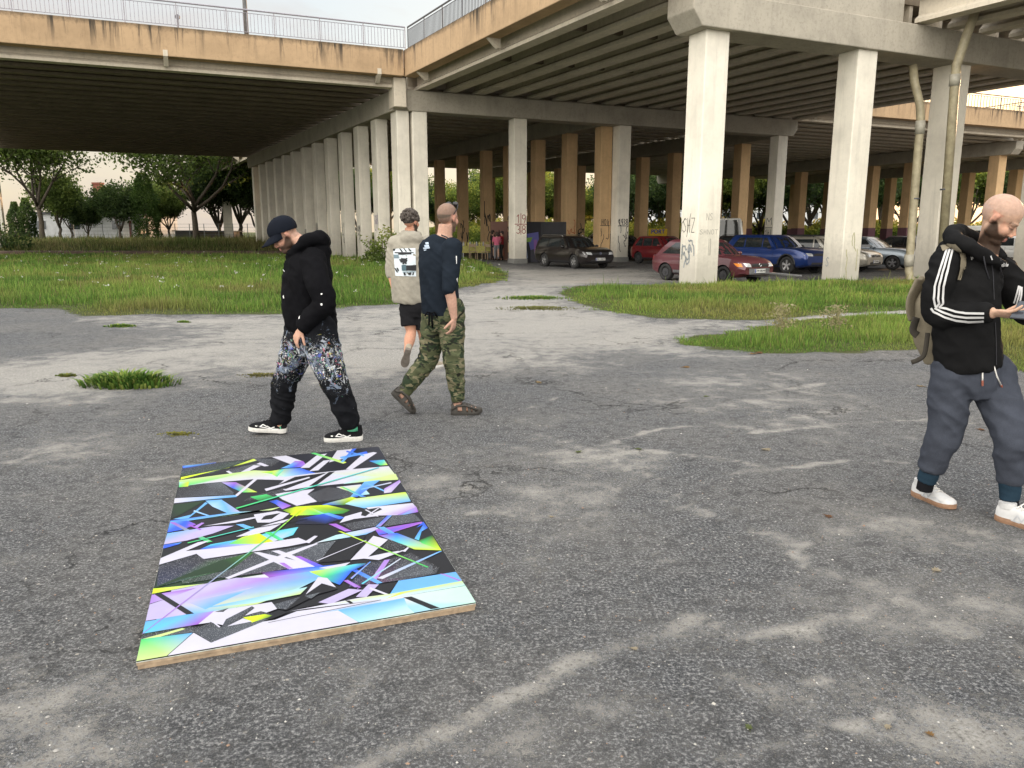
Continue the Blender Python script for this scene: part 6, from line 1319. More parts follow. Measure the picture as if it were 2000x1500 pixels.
def throw(bvh, root, polys, mat, name, parent, off=.003, sub=3, cols=None):
    """flat prints and stripes laid onto the cloth: outlines in photo pixels, dropped on the surface they cover"""
    vs, fs, cc = [], [], []; o0 = Vector((0, 0, H)) - root.location
    for i, poly in enumerate(polys):
        bm = bmesh.new(); f = bm.faces.new([bm.verts.new((x, y, 0)) for x, y in poly]); bmesh.ops.triangulate(bm, faces=bm.faces)
        if sub: bmesh.ops.subdivide_edges(bm, edges=bm.edges, cuts=sub, use_grid_fill=True)
        ok = True; new = []
        for v in bm.verts:
            d = ray(v.co.x, v.co.y).normalized(); h = bvh.ray_cast(o0, d)
            if h[0] is None: new.append(None)
            else: new.append(h[0] + h[1] * (off + .0004 * i) if h[1].dot(d) < 0 else h[0] - d * off)
        bm.verts.index_update(); b0 = len(vs); vs += [q if q is not None else Vector((0, 0, -9)) for q in new]
        cc += [cols[i] if cols else (1, 1, 1)] * len(new)
        for f in bm.faces:
            ii = [v.index for v in f.verts]
            if all(new[k] is not None for k in ii):
                p_ = [new[k] for k in ii]
                if max((p_[a] - p_[b]).length for a in range(len(ii)) for b in range(a)) < .12: fs.append(tuple(b0 + k for k in ii))
        bm.free()
    me = bpy.data.meshes.new(name); me.from_pydata(vs, [], fs); me.update()
    bm = bmesh.new(); bm.from_mesh(me); bmesh.ops.delete(bm, geom=[v for v in bm.verts if not v.link_faces], context='VERTS'); bm.to_mesh(me); bm.free()
    me.polygons.foreach_set('use_smooth', [True] * len(me.polygons)); o = link(name, me, mat, parent); return o, me, cc
def throw_line(pts, w_):                  # polyline in pixels -> quads
    out = []
    for (x0, y0), (x1, y1) in zip(pts[:-1], pts[1:]):
        d = Vector((x1 - x0, y1 - y0)).normalized(); e = Vector((-d.y, d.x)) * w_ / 2; d *= w_ * .2
        out.append([(x0 - d.x - e.x, y0 - d.y - e.y), (x1 + d.x - e.x, y1 + d.y - e.y), (x1 + d.x + e.x, y1 + d.y + e.y), (x0 - d.x + e.x, y0 - d.y + e.y)])
    return out
def shoe(parent, heel, d, up=(0, 0, 1), Ln=.29, upper=None, sole=None, sole_h=.028, toe_up=.0, sw=.050, name='shoe', lace=None, marks=None, sandal=False, skinroot=None, collar=.085):
    """heel: point under the heel; d: towards the toe"""
    d = Vector(d).normalized(); up = Vector(up); l = up.cross(d).normalized(); up = d.cross(l).normalized(); M3 = Matrix((d, l, up)).transposed(); heel = Vector(heel)
    T = lambda x, y, z: heel + M3 @ Vector((x * Ln, y, z)) - parent.location
    lift = lambda x: toe_up * max(0, (x - .66) / .34) ** 2 + .006 * max(0, (.12 - x) / .12)
    wd = [(0, .024), (.04, .033), (.15, .036), (.35, .034), (.55, .043), (.72, .049), (.86, .044), (.95, .030), (1.0, .012)]
    wd = [(a, b * sw / .050) for a, b in wd]
    m = MB(); rings = []; xs_ = np.linspace(0, 1, 22)
    for x in xs_:
        w_ = interp(wd, x); zz = lift(x); hh = sole_h * (1.15 if x < .4 else 1.0)
        rings.append([T(x, -w_ * .96, zz), T(x, -w_ * 1.03, zz + hh * .5), T(x, -w_, zz + hh), T(x, w_, zz + hh), T(x, w_ * 1.03, zz + hh * .5), T(x, w_ * .96, zz)])
    vs = [p for r_ in rings for p in r_]; q = 6; fs = [tuple(range(q)), tuple(range(len(vs) - q, len(vs)))] + [(i * q + k, i * q + (k + 1) % q, (i + 1) * q + (k + 1) % q, (i + 1) * q + k) for i in range(len(rings) - 1) for k in range(q)]
    m.add(vs, fs); root = m.build('sole', sole, None, False); so_ = root
    U = MB(); rings = []
    top = [(0, .055), (.05, .075), (.12, .080), (.25, .078), (.33, .082), (.45, .072), (.6, .055), (.75, .042), (.88, .034), (.96, .024), (1.0, .008)]
    for x in np.linspace(.01, .985, 24):
        w_ = interp(wd, x) * .97; zz = lift(x) + sole_h * .8; h_ = interp(top, x); ring = []
        for k in range(9):
            t = math.pi * k / 8; ring.append(T(x, -w_ * math.copysign(abs(math.cos(t)) ** .55, math.cos(t)), zz + h_ * math.sin(t) ** .8))
        rings.append(ring)
    vs = [p for r_ in rings for p in r_]; q = 9; fs = [tuple(range(q)), tuple(range(len(vs) - q, len(vs)))] + [(i * q + k, i * q + (k + 1) % q, (i + 1) * q + (k + 1) % q, (i + 1) * q + k) for i in range(len(rings) - 1) for k in range(q)]
    if not sandal:
        U.add(vs, fs); U.tube([T(.17, 0, sole_h + .055), T(.165, 0, sole_h + collar)], [(.036, .046), (.035, .044)], 14, upv=d); sh = U.build(name, upper, parent, True)
        sh.data.set_sharp_from_angle(angle=R(50))
    else:
        strap = MB()
        for x0, x1 in ((.02, .22), (.36, .49), (.54, .64), (.68, .77), (.80, .985)):
            rr = []
            for x in np.linspace(x0, x1, 4):
                w_ = interp(wd, x); zz = lift(x) + sole_h * .7; h_ = interp(top, x) + .004; rr.append([T(x, -w_ * 1.03 * math.copysign(abs(math.cos(math.pi * k / 10)) ** .55, math.cos(math.pi * k / 10)), zz + h_ * math.sin(math.pi * k / 10) ** .8) for k in range(11)])
            v_ = [p for r_ in rr for p in r_]; strap.add(v_, [(i * 11 + k, i * 11 + k + 1, (i + 1) * 11 + k + 1, (i + 1) * 11 + k) for i in range(3) for k in range(10)])
        for k in (-1, 1):
            strap.tube([T(.04, k * .034, sole_h + .02), T(.2, k * .040, sole_h + .055), T(.45, k * .040, sole_h + .06), T(.85, k * .046, sole_h + .016)], [.009, .012, .011, .012], 6)
            strap.tube([T(.04, k * .03, sole_h + .08), T(.2, k * .037, sole_h + .09), T(.34, k * .03, sole_h + .085)], [.007] * 3, 6)
        sh = strap.build(name, upper, parent, True)
    so_.parent = sh
    if lace:
        m = MB()
        for k, x in enumerate((.36, .44, .52, .60)):
            h_ = interp(top, x) + lift(x) + sole_h * .8; m.tube([T(x, -.022, h_ * .93 + .004), T(x + .01, 0, h_ + .005), T(x + .02, .022, h_ * .93 + .004)], .0035, 5)
        for k in (-1, 1): m.tube([T(.38, 0, interp(top, .38) + sole_h + .004), T(.42, k * .025, interp(top, .4) + sole_h + .018), T(.47, k * .035, interp(top, .45) + sole_h + .004)], .003, 5)
        m.build('laces', lace, sh, True)
    if marks:
        m = MB()
        bv = BVHTree.FromPolygons([Vector(v) for v in U.v], U.f)
        for pts in marks[1]:
            for s_ in (-1, 1):
                for (x0, z0_), (x1, z1_) in zip(pts[:-1], pts[1:]):
                    w2 = .0035; dd = Vector(((x1 - x0) * Ln, z1_ - z0_)); dd.normalize(); e = Vector((-dd.y, dd.x)) * w2; q_ = []
                    for (x, z) in ((x0, z0_), (x1, z1_)):
                        for sg in (-1, 1):
                            o_ = T(x + e.x * sg / Ln, s_ * .2, z + e.y * sg); h = bv.ray_cast(o_, -(M3 @ Vector((0, s_, 0)))); q_.append(h[0] + (M3 @ Vector((0, s_, 0))) * .003 if h[0] is not None else None)
                    if all(k is not None for k in q_): m.add([q_[0], q_[1], q_[3], q_[2]], [(0, 1, 2, 3)])
        if m.v: m.build('side_mark', marks[0], sh)
    return sh, T
def skin_cols(me, hc, M3, s, fn):
    co = verts_np(me); d = (co - np.array(hc)) @ np.array(M3) / s; cols = np.empty((len(co), 3)); hd = np.linalg.norm(d, axis=1) < .19
    base = np.array(fn[0]); cols[:] = base
    nz_ = .5 + .5 * np.sin(co[:, 0] * 31 + co[:, 2] * 17) * np.sin(co[:, 1] * 27 - co[:, 2] * 23); cols *= (0.93 + .14 * nz_)[:, None]
    fn[1](cols, d, hd); set_cols(me, cols)
def mixv(cols, mask, c, a): a = np.clip(np.asarray(a, float), 0, 1); cols[mask] = cols[mask] * (1 - a if a.ndim == 0 else 1 - a[mask][:, None]) + np.array(c) * (a if a.ndim == 0 else a[mask][:, None])
def sstep(x, a, b): t = np.clip((x - a) / (b - a), 0, 1); return t * t * (3 - 2 * t)
def face_paint(skin, hair, beard=1.0, stubble=.0, stubc=(.2, .17, .15), lipc=(.36, .14, .12), ear=(.42, .17, .12), closed=True, bald_line=.0, brows=.7):
    def f(cols, d, hd):
        x, y, z = d[:, 0], d[:, 1], d[:, 2]
        if stubble: mixv(cols, hd & (z > -.13), stubc, stubble * sstep(z + .35 * np.maximum(-x, 0) - .6 * np.maximum(x - .02, 0), .025, .055) + stubble * sstep(-x, .035, .06) * (z > -.05) * (z < .03))
        mixv(cols, hd & (np.abs(y) > .073) & (z < .03) & (z > -.05), ear, .5)
        mixv(cols, hd & (x > .03) & (z < 0.01) & (z > -.05) & (np.abs(y) > .015), tuple(np.array(skin) * np.array([1.05, .8, .75])), .45)    # cheeks
        mixv(cols, hd & (x > .095), tuple(np.array(skin) * np.array([1.05, .78, .72])), .5)
        if beard:
            line = -.052 + .045 * sstep(-(x), -.06, .0) ; bd = sstep(-(z - line), -.006, .01) * sstep(x, -.03, -.005) * (z > -.15); mus = (z > -.060) & (z < -.044) & (x > .075) & (np.abs(y) < .03)
            lips = (z > -.081) & (z < -.058) & (x > .088) & (np.abs(y) < .02)
            mixv(cols, hd & ~lips, hair, bd * beard); mixv(cols, hd & mus, hair, beard * .9); mixv(cols, hd & lips, lipc, .8)
        eye = (np.abs(np.abs(y) - .031) < .016) & (z > -.013) & (z < -.003) & (x > .055); mixv(cols, hd & eye, (.05, .03, .025), .75 if closed else .85)
        sock = (np.abs(np.abs(y) - .031) < .02) & (z > -.022) & (z < .010) & (x > .05); mixv(cols, hd & sock & ~eye, tuple(np.array(skin) * .62), .5)
        br = (np.abs(np.abs(y) - .032) < .021) & (z > .012) & (z < .024) & (x > .05); mixv(cols, hd & br, hair, brows)
        mixv(cols, hd & (x > .09) & (z > -.050) & (z < -.043) & (np.abs(np.abs(y) - .009) < .005), (.08, .03, .025), .8)
    return (skin, f)
WHITEP = simple('white_print', (.75, .75, .74), .7, 0, .05); BLACKC = cloth('black_jersey', (.0055, .0055, .0068)); NAVYC = cloth('navy_cotton', (.013, .018, .026)); BEIGE = cloth('beige_fleece', (.30, .28, .235)); SHORTS = cloth('black_shorts', (.014, .014, .016))
CHAR = cloth('charcoal_fleece', (.010, .010, .0105)); NAVYT = cloth('slate_blue_jersey', (.048, .054, .070)); NAVYR = cloth('teal_ribbing', (.018, .036, .055)); SOCK = cloth('black_sock', (.01, .01, .012)); GREENS = cloth('green_sock', (.10, .42, .25)); KHAKI = cloth('khaki_canvas', (.19, .165, .12)); KHAKID = cloth('dark_webbing', (.05, .045, .038))
CAPM = cloth('cap_cotton', (.009, .011, .017)); RUB = simple('rubber_white', (.62, .61, .58), .6, 0, .12, 60); RUBG = simple('gum_rubber', (.26, .15, .09), .6, 0, .15, 40); RUBD = simple('dark_rubber', (.035, .032, .028), .7, 0, .2, 40); SHB = cloth('black_knit', (.012, .0125, .014)); SHW = simple('white_leather', (.52, .52, .52), .5, 0, .08, 25, .1); SHN = cloth('tan_canvas', (.32, .28, .22)); SAND_U = simple('sandal_webbing', (.045, .040, .034), .7, 0, .2, 40)

# splattered work trousers
SPL, nt, b = new_mat('splattered_trousers'); tc = N(nt, 'ShaderNodeTexCoord').outputs['Object']; A_ = N(nt, 'ShaderNodeAttribute'); A_.attribute_name = 'spl'
c = ramp(nt, nz(nt, 8, 4, .6, tc), [(.3, (.006, .0065, .008)), (.7, (.014, .015, .018))])
def spl(scale, th, colr, seed, amt=1.0, st=(1, 1, 1)):
    global c
    mp = N(nt, 'ShaderNodeMapping'); mp.inputs['Location'].default_value = (seed, seed * 2.3, seed * .7); mp.inputs['Scale'].default_value = st; nt.links.new(tc, mp.inputs[0])
    n_ = nz(nt, scale, 4, .75, mp.outputs[0], dist=.8); f = math_(nt, 'SUBTRACT', math_(nt, 'ADD', n_, math_(nt, 'MULTIPLY', A_.outputs['Fac'], .17)), th)
    c = mixc(nt, math_(nt, 'MULTIPLY', ramp(nt, math_(nt, 'ADD', f, .5), [(.5, 0.0), (.53, 1.0)]), amt), c, colr)
spl(7, .715, (.10, .125, .17), 1, .55); spl(10, .725, (.22, .27, .36), 2, .6); spl(14, .75, (.40, .43, .50), 12, .7); spl(26, .785, (.62, .64, .68), 3, .9, (1.2, 1.2, .6)); spl(48, .785, (.70, .70, .70), 4, .9); spl(17, .80, (.08, .10, .42), 5, .8); spl(24, .815, (.62, .18, .25), 6, .85); spl(30, .81, (.45, .42, .12), 7, .8); spl(22, .82, (.12, .42, .22), 8, .75); spl(15, .835, (.60, .12, .05), 9, .8); spl(60, .80, (.55, .58, .6), 10, .7)
nt.links.new(c, b.inputs['Base Color']); b.inputs['Roughness'].default_value = .9; b.inputs['Specular IOR Level'].default_value = .06; bump(nt, b, nz(nt, 120, 3, .6, tc), .2, .003)
CAMO, nt, b = new_mat('camouflage'); tc = N(nt, 'ShaderNodeTexCoord').outputs['Object']; mp = N(nt, 'ShaderNodeMapping'); mp.inputs['Scale'].default_value = (1, 1, 2.0); nt.links.new(tc, mp.inputs[0])
c = (.075, .085, .045)
for sc__, sd, th, cr_ in ((9, 1, .53, (.026, .040, .022)), (10, 5, .55, (.17, .155, .095)), (11, 9, .60, (.020, .022, .016)), (13, 14, .62, (.10, .115, .06))):
    m2 = N(nt, 'ShaderNodeMapping'); m2.inputs['Location'].default_value = (sd, sd, sd); nt.links.new(mp.outputs[0], m2.inputs[0]); n_ = nz(nt, sc__, 2, .5, m2.outputs[0], dist=.9); c = mixc(nt, ramp(nt, n_, [(th, 0.0), (th + .012, 1.0)]), c, cr_)
nt.links.new(c, b.inputs['Base Color']); b.inputs['Roughness'].default_value = .9; b.inputs['Specular IOR Level'].default_value = .15; bump(nt, b, nz(nt, 200, 2, .6, tc), .2, .003)

# ---------------------------------------------------------------- man in the black cap
Y1 = 5.68; g0 = G(600, 858)
p1 = empty('person', (g0.x, Y1, 0), 0, 'man in black cap, black hoodie and paint-splattered trousers walking left behind the painting', 'person', 'people walking across the lot')
f1 = Vector((-.95, -.30, 0)).normalized(); hup = Vector((-.42, -.12, .90)).normalized(); hf = Vector((-.78, -.30, -.55)).normalized(); hup = (hup - hf * hup.dot(hf)).normalized()
hc = P(556, 460, Y1 - .01); near = Y1 - .13; far_ = Y1 + .10
sh_n = P(609, 510, Y1 - .17); el_n = P(634, 590, Y1 - .25); wr_n = P(588, 642, Y1 - .24); hd_n = P(577, 662, Y1 - .24)
hip_n = P(622, 655, near + .02); kn_n = P(655, 752, near - .04); an_n = P(689, 838, near + .06)
hip_f = P(592, 655, far_); kn_f = P(556, 748, far_ + .02); an_f = P(547, 832, far_ + .05)
mb = MB(); M3, _ = add_head(mb, hc, hf, hup, .95)
neck = P(602, 486, Y1); mb.tube([hc + M3 @ Vector((-.03, 0, -.02)), neck, P(606, 515, Y1)], [.055, .060, .07], 14)
mb.tube([P(602, 500, Y1), P(604, 560, Y1), P(606, 650, Y1)], [(.16, .10), (.15, .11), (.15, .11)], 16, upv=f1)
limb(mb, [sh_n, el_n, wr_n], [.05, .042, .027]); add_hand(mb, wr_n, hd_n - wr_n, (.55, .35, .2), .75, 1, .98)
limb(mb, [P(604, 512, Y1 + .17), P(600, 590, Y1 + .2), P(572, 625, Y1 + .12)], [.05, .04, .027])
for a_, b__, c_ in ((hip_n, kn_n, an_n), (hip_f, kn_f, an_f)): limb(mb, [a_, b__, c_], [.08, .055, .038])
me = solidify_union(local(mb, p1), 'body', .005, 2); SK1 = (.50, .30, .22)
skin_cols(me, hc - p1.location, M3, .95, face_paint(SK1, (.03, .018, .013), .88, .5, (.2, .14, .11), lipc=(.40, .18, .15))); link('body', me, SKIN, p1)
hm = MB()   # hoodie
tor = [P(607, 648, Y1), P(608, 632, Y1), P(603, 600, Y1), P(600, 560, Y1), P(603, 525, Y1), P(607, 503, Y1), P(606, 486, Y1)]
limb(hm, tor, [(.175, .168), (.19, .186), (.20, .192), (.215, .180), (.215, .168), (.17, .135), (.095, .090)], 24, False, upv=f1)
limb(hm, [sh_n + Vector((0, .04, .0)), sh_n.lerp(el_n, .5) + Vector((.0, -.02, 0)), el_n, el_n.lerp(wr_n, .5), wr_n + (wr_n - el_n).normalized() * -.03, wr_n], [.095, .085, .078, .066, .056, .046], 18)
limb(hm, [P(606, 513, Y1 + .15), P(602, 590, Y1 + .2), P(566, 622, Y1 + .10)], [.09, .078, .05], 16)
hd = [P(578, 487, Y1 - .10), P(600, 470, Y1 - .13), P(622, 466, Y1 - .07), P(629, 472, Y1 + .03), P(612, 468, Y1 + .12), P(580, 486, Y1 + .10), P(566, 500, Y1)]
limb(hm, hd + [hd[0]], [.030, .042, .055, .06, .042, .032, .032, .030], 12, False); hm.ball(P(622, 490, Y1), (.085, .12, .085), 16, 12)
me = solidify_union(local(hm, p1), 'hoodie', .0075, 5, folds(.012, 11, 5, 3.1)); hoodie1 = link('hoodie', me, BLACKC, p1)
bv = BVHTree.FromPolygons([v.co for v in me.vertices], [tuple(p.vertices) for p in me.polygons])
throw(bv, p1, [[(626.5, 573), (630, 572.5), (630, 575), (627, 576)], [(626, 593), (629.5, 592), (630, 596), (627, 597)], [(553, 578), (555, 577), (556, 582), (554, 583)], [(584, 618), (586, 616), (586, 622), (584, 624)]], WHITEP, 'paint_spots', hoodie1, .003, 1)
throw(bv, p1, sum([throw_line([(551 + k * 1.5, 523 + k * 2), (551.8 + k * 1.5, 524.5 + k * 2)], 1.2) for k in range(4)], []), WHITEP, 'chest_print', hoodie1, .003, 0)
tm = MB()
for a_, b__, c_, w_ in ((hip_n, kn_n, an_n, 1.0), (hip_f, kn_f, an_f, .97)):
    limb(tm, [a_ + Vector((0, 0, .04)), a_.lerp(b__, .3), a_.lerp(b__, .65), b__, b__.lerp(c_, .4), b__.lerp(c_, .8), b__.lerp(c_, .93)], [.135 * w_, .128 * w_, .108 * w_, .094 * w_, .088 * w_, .074 * w_, .058 * w_], 20)
limb(tm, [P(607, 690, Y1), P(607, 665, Y1), P(607, 640, Y1)], [(.155, .145), (.19, .172), (.17, .155)], 22, False, upv=f1)
me = solidify_union(local(tm, p1), 'trousers', .0075, 4, folds(.014, 15, 6, 8.2)); co = verts_np(me); zz = co[:, 2]
set_cols(me, np.repeat((sstep(zz, .15, .62) * sstep(-zz, -.98, -.70) * 1.0 + .15)[:, None], 3, 1), 'spl'); link('trousers', me, SPL, p1)
cm = MB(); M3c = M3; C0 = hc + M3 @ Vector((-.012, 0, .046))
cm.ball(C0, (.108, .088, .090), 26, 16, M=M3)
cm.v = [v for v in cm.v]; 
me = solidify_union(local(cm, p1), 'cap', .006, 2)
bm = bmesh.new(); bm.from_mesh(me); bmesh.ops.bisect_plane(bm, geom=bm.verts[:] + bm.edges[:] + bm.faces[:], plane_co=(hc - p1.location) + M3 @ Vector((.03, 0, .034)), plane_no=M3 @ Vector((.26, 0, -1)), clear_outer=True); bm.to_mesh(me); bm.free()
capo = link('cap', me, CAPM, p1); sd_ = capo.modifiers.new('thick', 'SOLIDIFY'); sd_.thickness = .004; sd_.offset = 1
br_ = MB(); vs = []; nb = 13
for k in range(nb):
    t = math.pi * (k / (nb - 1) - .5) * .92
    for j, rr in enumerate((1.0, .75, .5, .25, 0)):
        a1 = Vector((.088 * math.cos(t) - .0, .082 * math.sin(t), .048)); o1 = Vector((.088 * math.cos(t) + .098 * math.cos(t) ** .8, .082 * math.sin(t), .034 - .030 * math.sin(t) ** 2 - .016)); q = a1.lerp(o1, rr); q.z -= .004 * math.sin(rr * math.pi) * 0
        vs.append(hc + M3 @ (q * 1.0) - p1.location)
fs = [(i * 5 + j, i * 5 + j + 1, (i + 1) * 5 + j + 1, (i + 1) * 5 + j) for i in range(nb - 1) for j in range(4)]
br_.add(vs, fs); bo = br_.build('brim', CAPM, capo, True); sd_ = bo.modifiers.new('thick', 'SOLIDIFY'); sd_.thickness = .004; sd_.offset = 0
m = MB(); m.ball(C0 + M3 @ Vector((0, 0, .091)) - p1.location, (.008, .008, .005), 8, 6); m.build('button', CAPM, capo, True)
swoosh = [[(.30, .05), (.42, .035), (.62, .045), (.80, .05)], [(.2, .035), (.34, .03), (.5, .055)], [(.5, .05), (.6, .065), (.66, .05)]]
s1_, T1 = shoe(p1, G(708, 861, .0) + Vector((0, .02, 0)), (-1, -.10, 0), Ln=.29, upper=SHB, sole=RUB, sole_h=.032, marks=(WHITEP, swoosh), lace=SHB)
m = MB(); m.rod(an_n - p1.location + Vector((0, 0, -.01)), an_n - p1.location + Vector((0, 0, .02)), .042, 14); m.build('sock', GREENS, p1, True)
hf_ = G(552, 853) ; hf_.y = an_f.y + .0; hf_.x = P(560, 850, an_f.y).x; hf_.z = .005
s2_, T2 = shoe(p1, hf_, (-1, -.08, .10), Ln=.29, upper=SHB, sole=RUB, sole_h=.032, marks=(WHITEP, swoosh), lace=SHB)
m = MB(); m.rod(an_f - p1.location + Vector((.01, 0, -.03)), an_f - p1.location + Vector((.005, 0, .01)), .038, 14); m.build('sock', GREENS, p1, True)

# ---------------------------------------------------------------- man in dark top and camouflage trousers
Y2 = 6.52; g0 = G(865, 806); p2 = empty('person', (g0.x, Y2, 0), 0, 'man with shaved head, dark long-sleeved top and camouflage trousers seen from behind', 'person', 'people walking across the lot')
f2 = Vector((.72, .69, 0)).normalized(); l2 = Vector((0, 0, 1)).cross(f2)
hf = Vector((.56, .82, .02)).normalized(); hup = Vector((.05, .05, 1)).normalized(); hc = P(875, 426, Y2 + .02)
sh_r = P(884, 487, Y2 - .14); el_r = P(878, 560, Y2 - .22); wr_r = P(887, 622, Y2 - .20); hd_r = P(884, 652, Y2 - .20)
hip_r = P(881, 612, Y2 - .05); kn_r = P(886, 700, Y2 - .10); an_r = P(895, 783, Y2 - .06)
hip_l = P(852, 612, Y2 + .06); kn_l = P(836, 700, Y2 + .04); an_l = P(787, 768, Y2 - .02)
mb = MB(); M3, _ = add_head(mb, hc, hf, hup, .97); mb.tube([hc + M3 @ Vector((-.03, 0, -.05)), P(869, 458, Y2), P(864, 478, Y2)], [(.058, .062), (.062, .066), (.09, .09)], 16, upv=f2)
mb.tube([P(858, 480, Y2), P(858, 540, Y2), P(862, 610, Y2)], [(.17, .09), (.15, .10), (.15, .10)], 16, upv=f2)
limb(mb, [sh_r.lerp(el_r, .1), el_r, el_r.lerp(wr_r, .4), wr_r], [.045, .045, .043, .028]); add_hand(mb, wr_r, hd_r - wr_r, (-.75, .3, .1), .85, -1, 1.0)
limb(mb, [P(832, 486, Y2 + .14), P(836, 560, Y2 + .24), P(858, 600, Y2 + .30)], [.05, .045, .03])
for a_, b__, c_ in ((hip_r, kn_r, an_r), (hip_l, kn_l, an_l)): limb(mb, [a_, b__, c_], [.08, .055, .038])
hs = G(880, 810) + Vector((0, 0, 0)); ds = Vector((1, .10, 0)).normalized(); zu = Vector((0, 0, 1))
limb(mb, [an_r, hs + ds * .05 + zu * .065, hs + ds * .14 + zu * .052, hs + ds * .225 + zu * .042], [.036, .031, .029, .022])
toe2 = P(803, 806, Y2 - .02); hl2 = P(764, 770, Y2 - .04); dd2 = (toe2 - hl2).normalized(); up2 = Vector((.8, .1, .6)); up2 = (up2 - dd2 * up2.dot(dd2)).normalized()
limb(mb, [an_l, hl2 + dd2 * .05 + up2 * .065, hl2 + dd2 * .13 + up2 * .052, hl2 + dd2 * .215 + up2 * .042], [.036, .031, .029, .022])
me = solidify_union(local(mb, p2), 'body', .0052, 2); SK2 = (.47, .285, .215)
skin_cols(me, hc - p2.location, M3, .97, face_paint(SK2, (.05, .035, .025), .8, .72, (.12, .09, .07))); link('body', me, SKIN, p2)
sm_ = MB(); limb(sm_, [P(860, 614, Y2), P(860, 598, Y2), P(858, 560, Y2), P(856, 520, Y2), P(857, 490, Y2), P(862, 474, Y2), P(866, 464, Y2)], [(.165, .14), (.168, .146), (.172, .148), (.192, .142), (.185, .125), (.14, .10), (.085, .08)], 24, False, upv=f2)
sm_.ball(sh_r + Vector((-.02, .02, 0)), .078, 16, 10); limb(sm_, [sh_r + Vector((0, 0, .015)), sh_r.lerp(el_r, .5), el_r, el_r + (wr_r - el_r) * .10], [.080, .070, .060, .056], 18)
limb(sm_, [P(836, 484, Y2 + .13), P(834, 545, Y2 + .24), P(845, 570, Y2 + .27)], [.075, .06, .055], 16)
me = solidify_union(local(sm_, p2), 'top', .0075, 4, folds(.009, 10, 6, 21.0)); top2 = link('top', me, NAVYC, p2)
bv = BVHTree.FromPolygons([v.co for v in me.vertices], [tuple(p.vertices) for p in me.polygons]); PB = simple('pale_blue_print', (.36, .43, .52), .7)
throw(bv, p2, [[(831, 474), (837, 473), (838, 477), (832, 478)], [(829, 479), (838, 478), (839, 482), (830, 483)], [(827, 484), (840, 482), (840, 485), (828, 487)]] + throw_line([(829, 489), (833, 488)], 2) , PB, 'back_print', top2, .003, 1)
throw(bv, p2, [[(890, 500), (892, 500), (892, 515), (891, 516)], [(891, 545), (893, 542), (893, 552)]], WHITEP, 'chest_print', top2, .003, 1)
tm = MB()
limb(tm, [hip_r + Vector((0, 0, .03)), hip_r.lerp(kn_r, .35), kn_r, kn_r.lerp(an_r, .5), kn_r.lerp(an_r, .9), an_r], [.118, .108, .086, .075, .058, .046], 20)
limb(tm, [hip_l + Vector((0, 0, .03)), hip_l.lerp(kn_l, .35), kn_l, kn_l.lerp(an_l, .5), kn_l.lerp(an_l, .9), an_l], [.118, .108, .086, .075, .058, .046], 20)
limb(tm, [P(863, 645, Y2), P(863, 622, Y2), P(861, 598, Y2)], [(.13, .12), (.162, .142), (.158, .135)], 22, False, upv=f2)
me = solidify_union(local(tm, p2), 'trousers', .0075, 3, folds(.011, 14, 6, 12.0)); link('trousers', me, CAMO, p2)
m = MB(); q = P(842, 612, Y2 - .16) - p2.location
for dx, dz in ((-.05, -.02), (.05, -.03), (-.02, -.10), (.01, -.12)): m.tube([q, q + Vector((dx * .6, -.02, dz * .2 + .015)), q + Vector((dx, 0, dz))], .008, 6)
m.build('waist_cord', BLACKC, p2, True)
s1_, T1 = shoe(p2, G(880, 810), (1, .10, 0), Ln=.275, upper=SAND_U, sole=RUBD, sole_h=.03, toe_up=.02, sandal=True, name='sandal')
toe = P(803, 806, Y2 - .02); hl = P(764, 770, Y2 - .04); dd = (toe - hl).normalized()
s2_, T2 = shoe(p2, hl - dd * .01, dd, up=(.8, .1, .6), Ln=.275, upper=SAND_U, sole=RUBD, sole_h=.03, sandal=True, name='sandal')
sg = MB(); a = lambda x, y, z: hc + M3 @ Vector((x, y, z)) - p2.location
sg.tube([a(-.03, -.086, .03), a(.02, -.088, .085), a(.045, -.07, .105)], .004, 6); sg.tube([a(-.03, .086, .03), a(.02, .088, .085), a(.045, .07, .105)], .004, 6); sgo = sg.build('sunglasses', INK, p2, True)
ls = MB()
for k in (-1, 1): ls.ball(a(.058, k * .035, .112), (.014, .032, .022), 12, 8, M=M3)
ls.build('lens', simple('dark_lens', (.01, .01, .012), .08), sgo, True)
cd = MB(); cd.tube([P(862, 459, Y2 - .08) - p2.location, P(872, 463, Y2 - .105) - p2.location, P(884, 474, Y2 - .10) - p2.location, P(890, 490, Y2 - .02) - p2.location], .006, 6); cd.build('neck_cord', INK, p2, True)

# ---------------------------------------------------------------- man in the beige hoodie
Y3 = 8.72; g0 = G(820, 716); p3_ = empty('person', (g0.x, Y3, 0), 0, 'curly-haired man in beige hoodie and black shorts walking away, partly hidden', 'person', 'people walking across the lot')
f3 = Vector((.25, .97, 0)).normalized(); hf = Vector((.55, .83, .02)).normalized(); hc = P(803, 434, Y3)
sh_l = P(768, 474, Y3 + .02); el_l = P(764, 528, Y3 + .02); wr_l = P(770, 566, Y3 - .02); hd_l = P(775, 590, Y3 - .03)
mb = MB(); M3, _ = add_head(mb, hc, hf, (.0, 0, 1), .97); mb.tube([hc + M3 @ Vector((-.02, 0, -.06)), P(802, 458, Y3)], [.058, .066], 14)
mb.tube([P(796, 470, Y3), P(798, 530, Y3), P(806, 600, Y3)], [(.17, .10), (.15, .10), (.14, .10)], 16, upv=f3)
limb(mb, [sh_l, el_l, wr_l], [.055, .043, .03]); add_hand(mb, wr_l, hd_l - wr_l, (.9, .1, 0), .6, -1, 1.0)
limb(mb, [P(832, 474, Y3), P(838, 530, Y3), P(836, 570, Y3)], [.055, .043, .03])
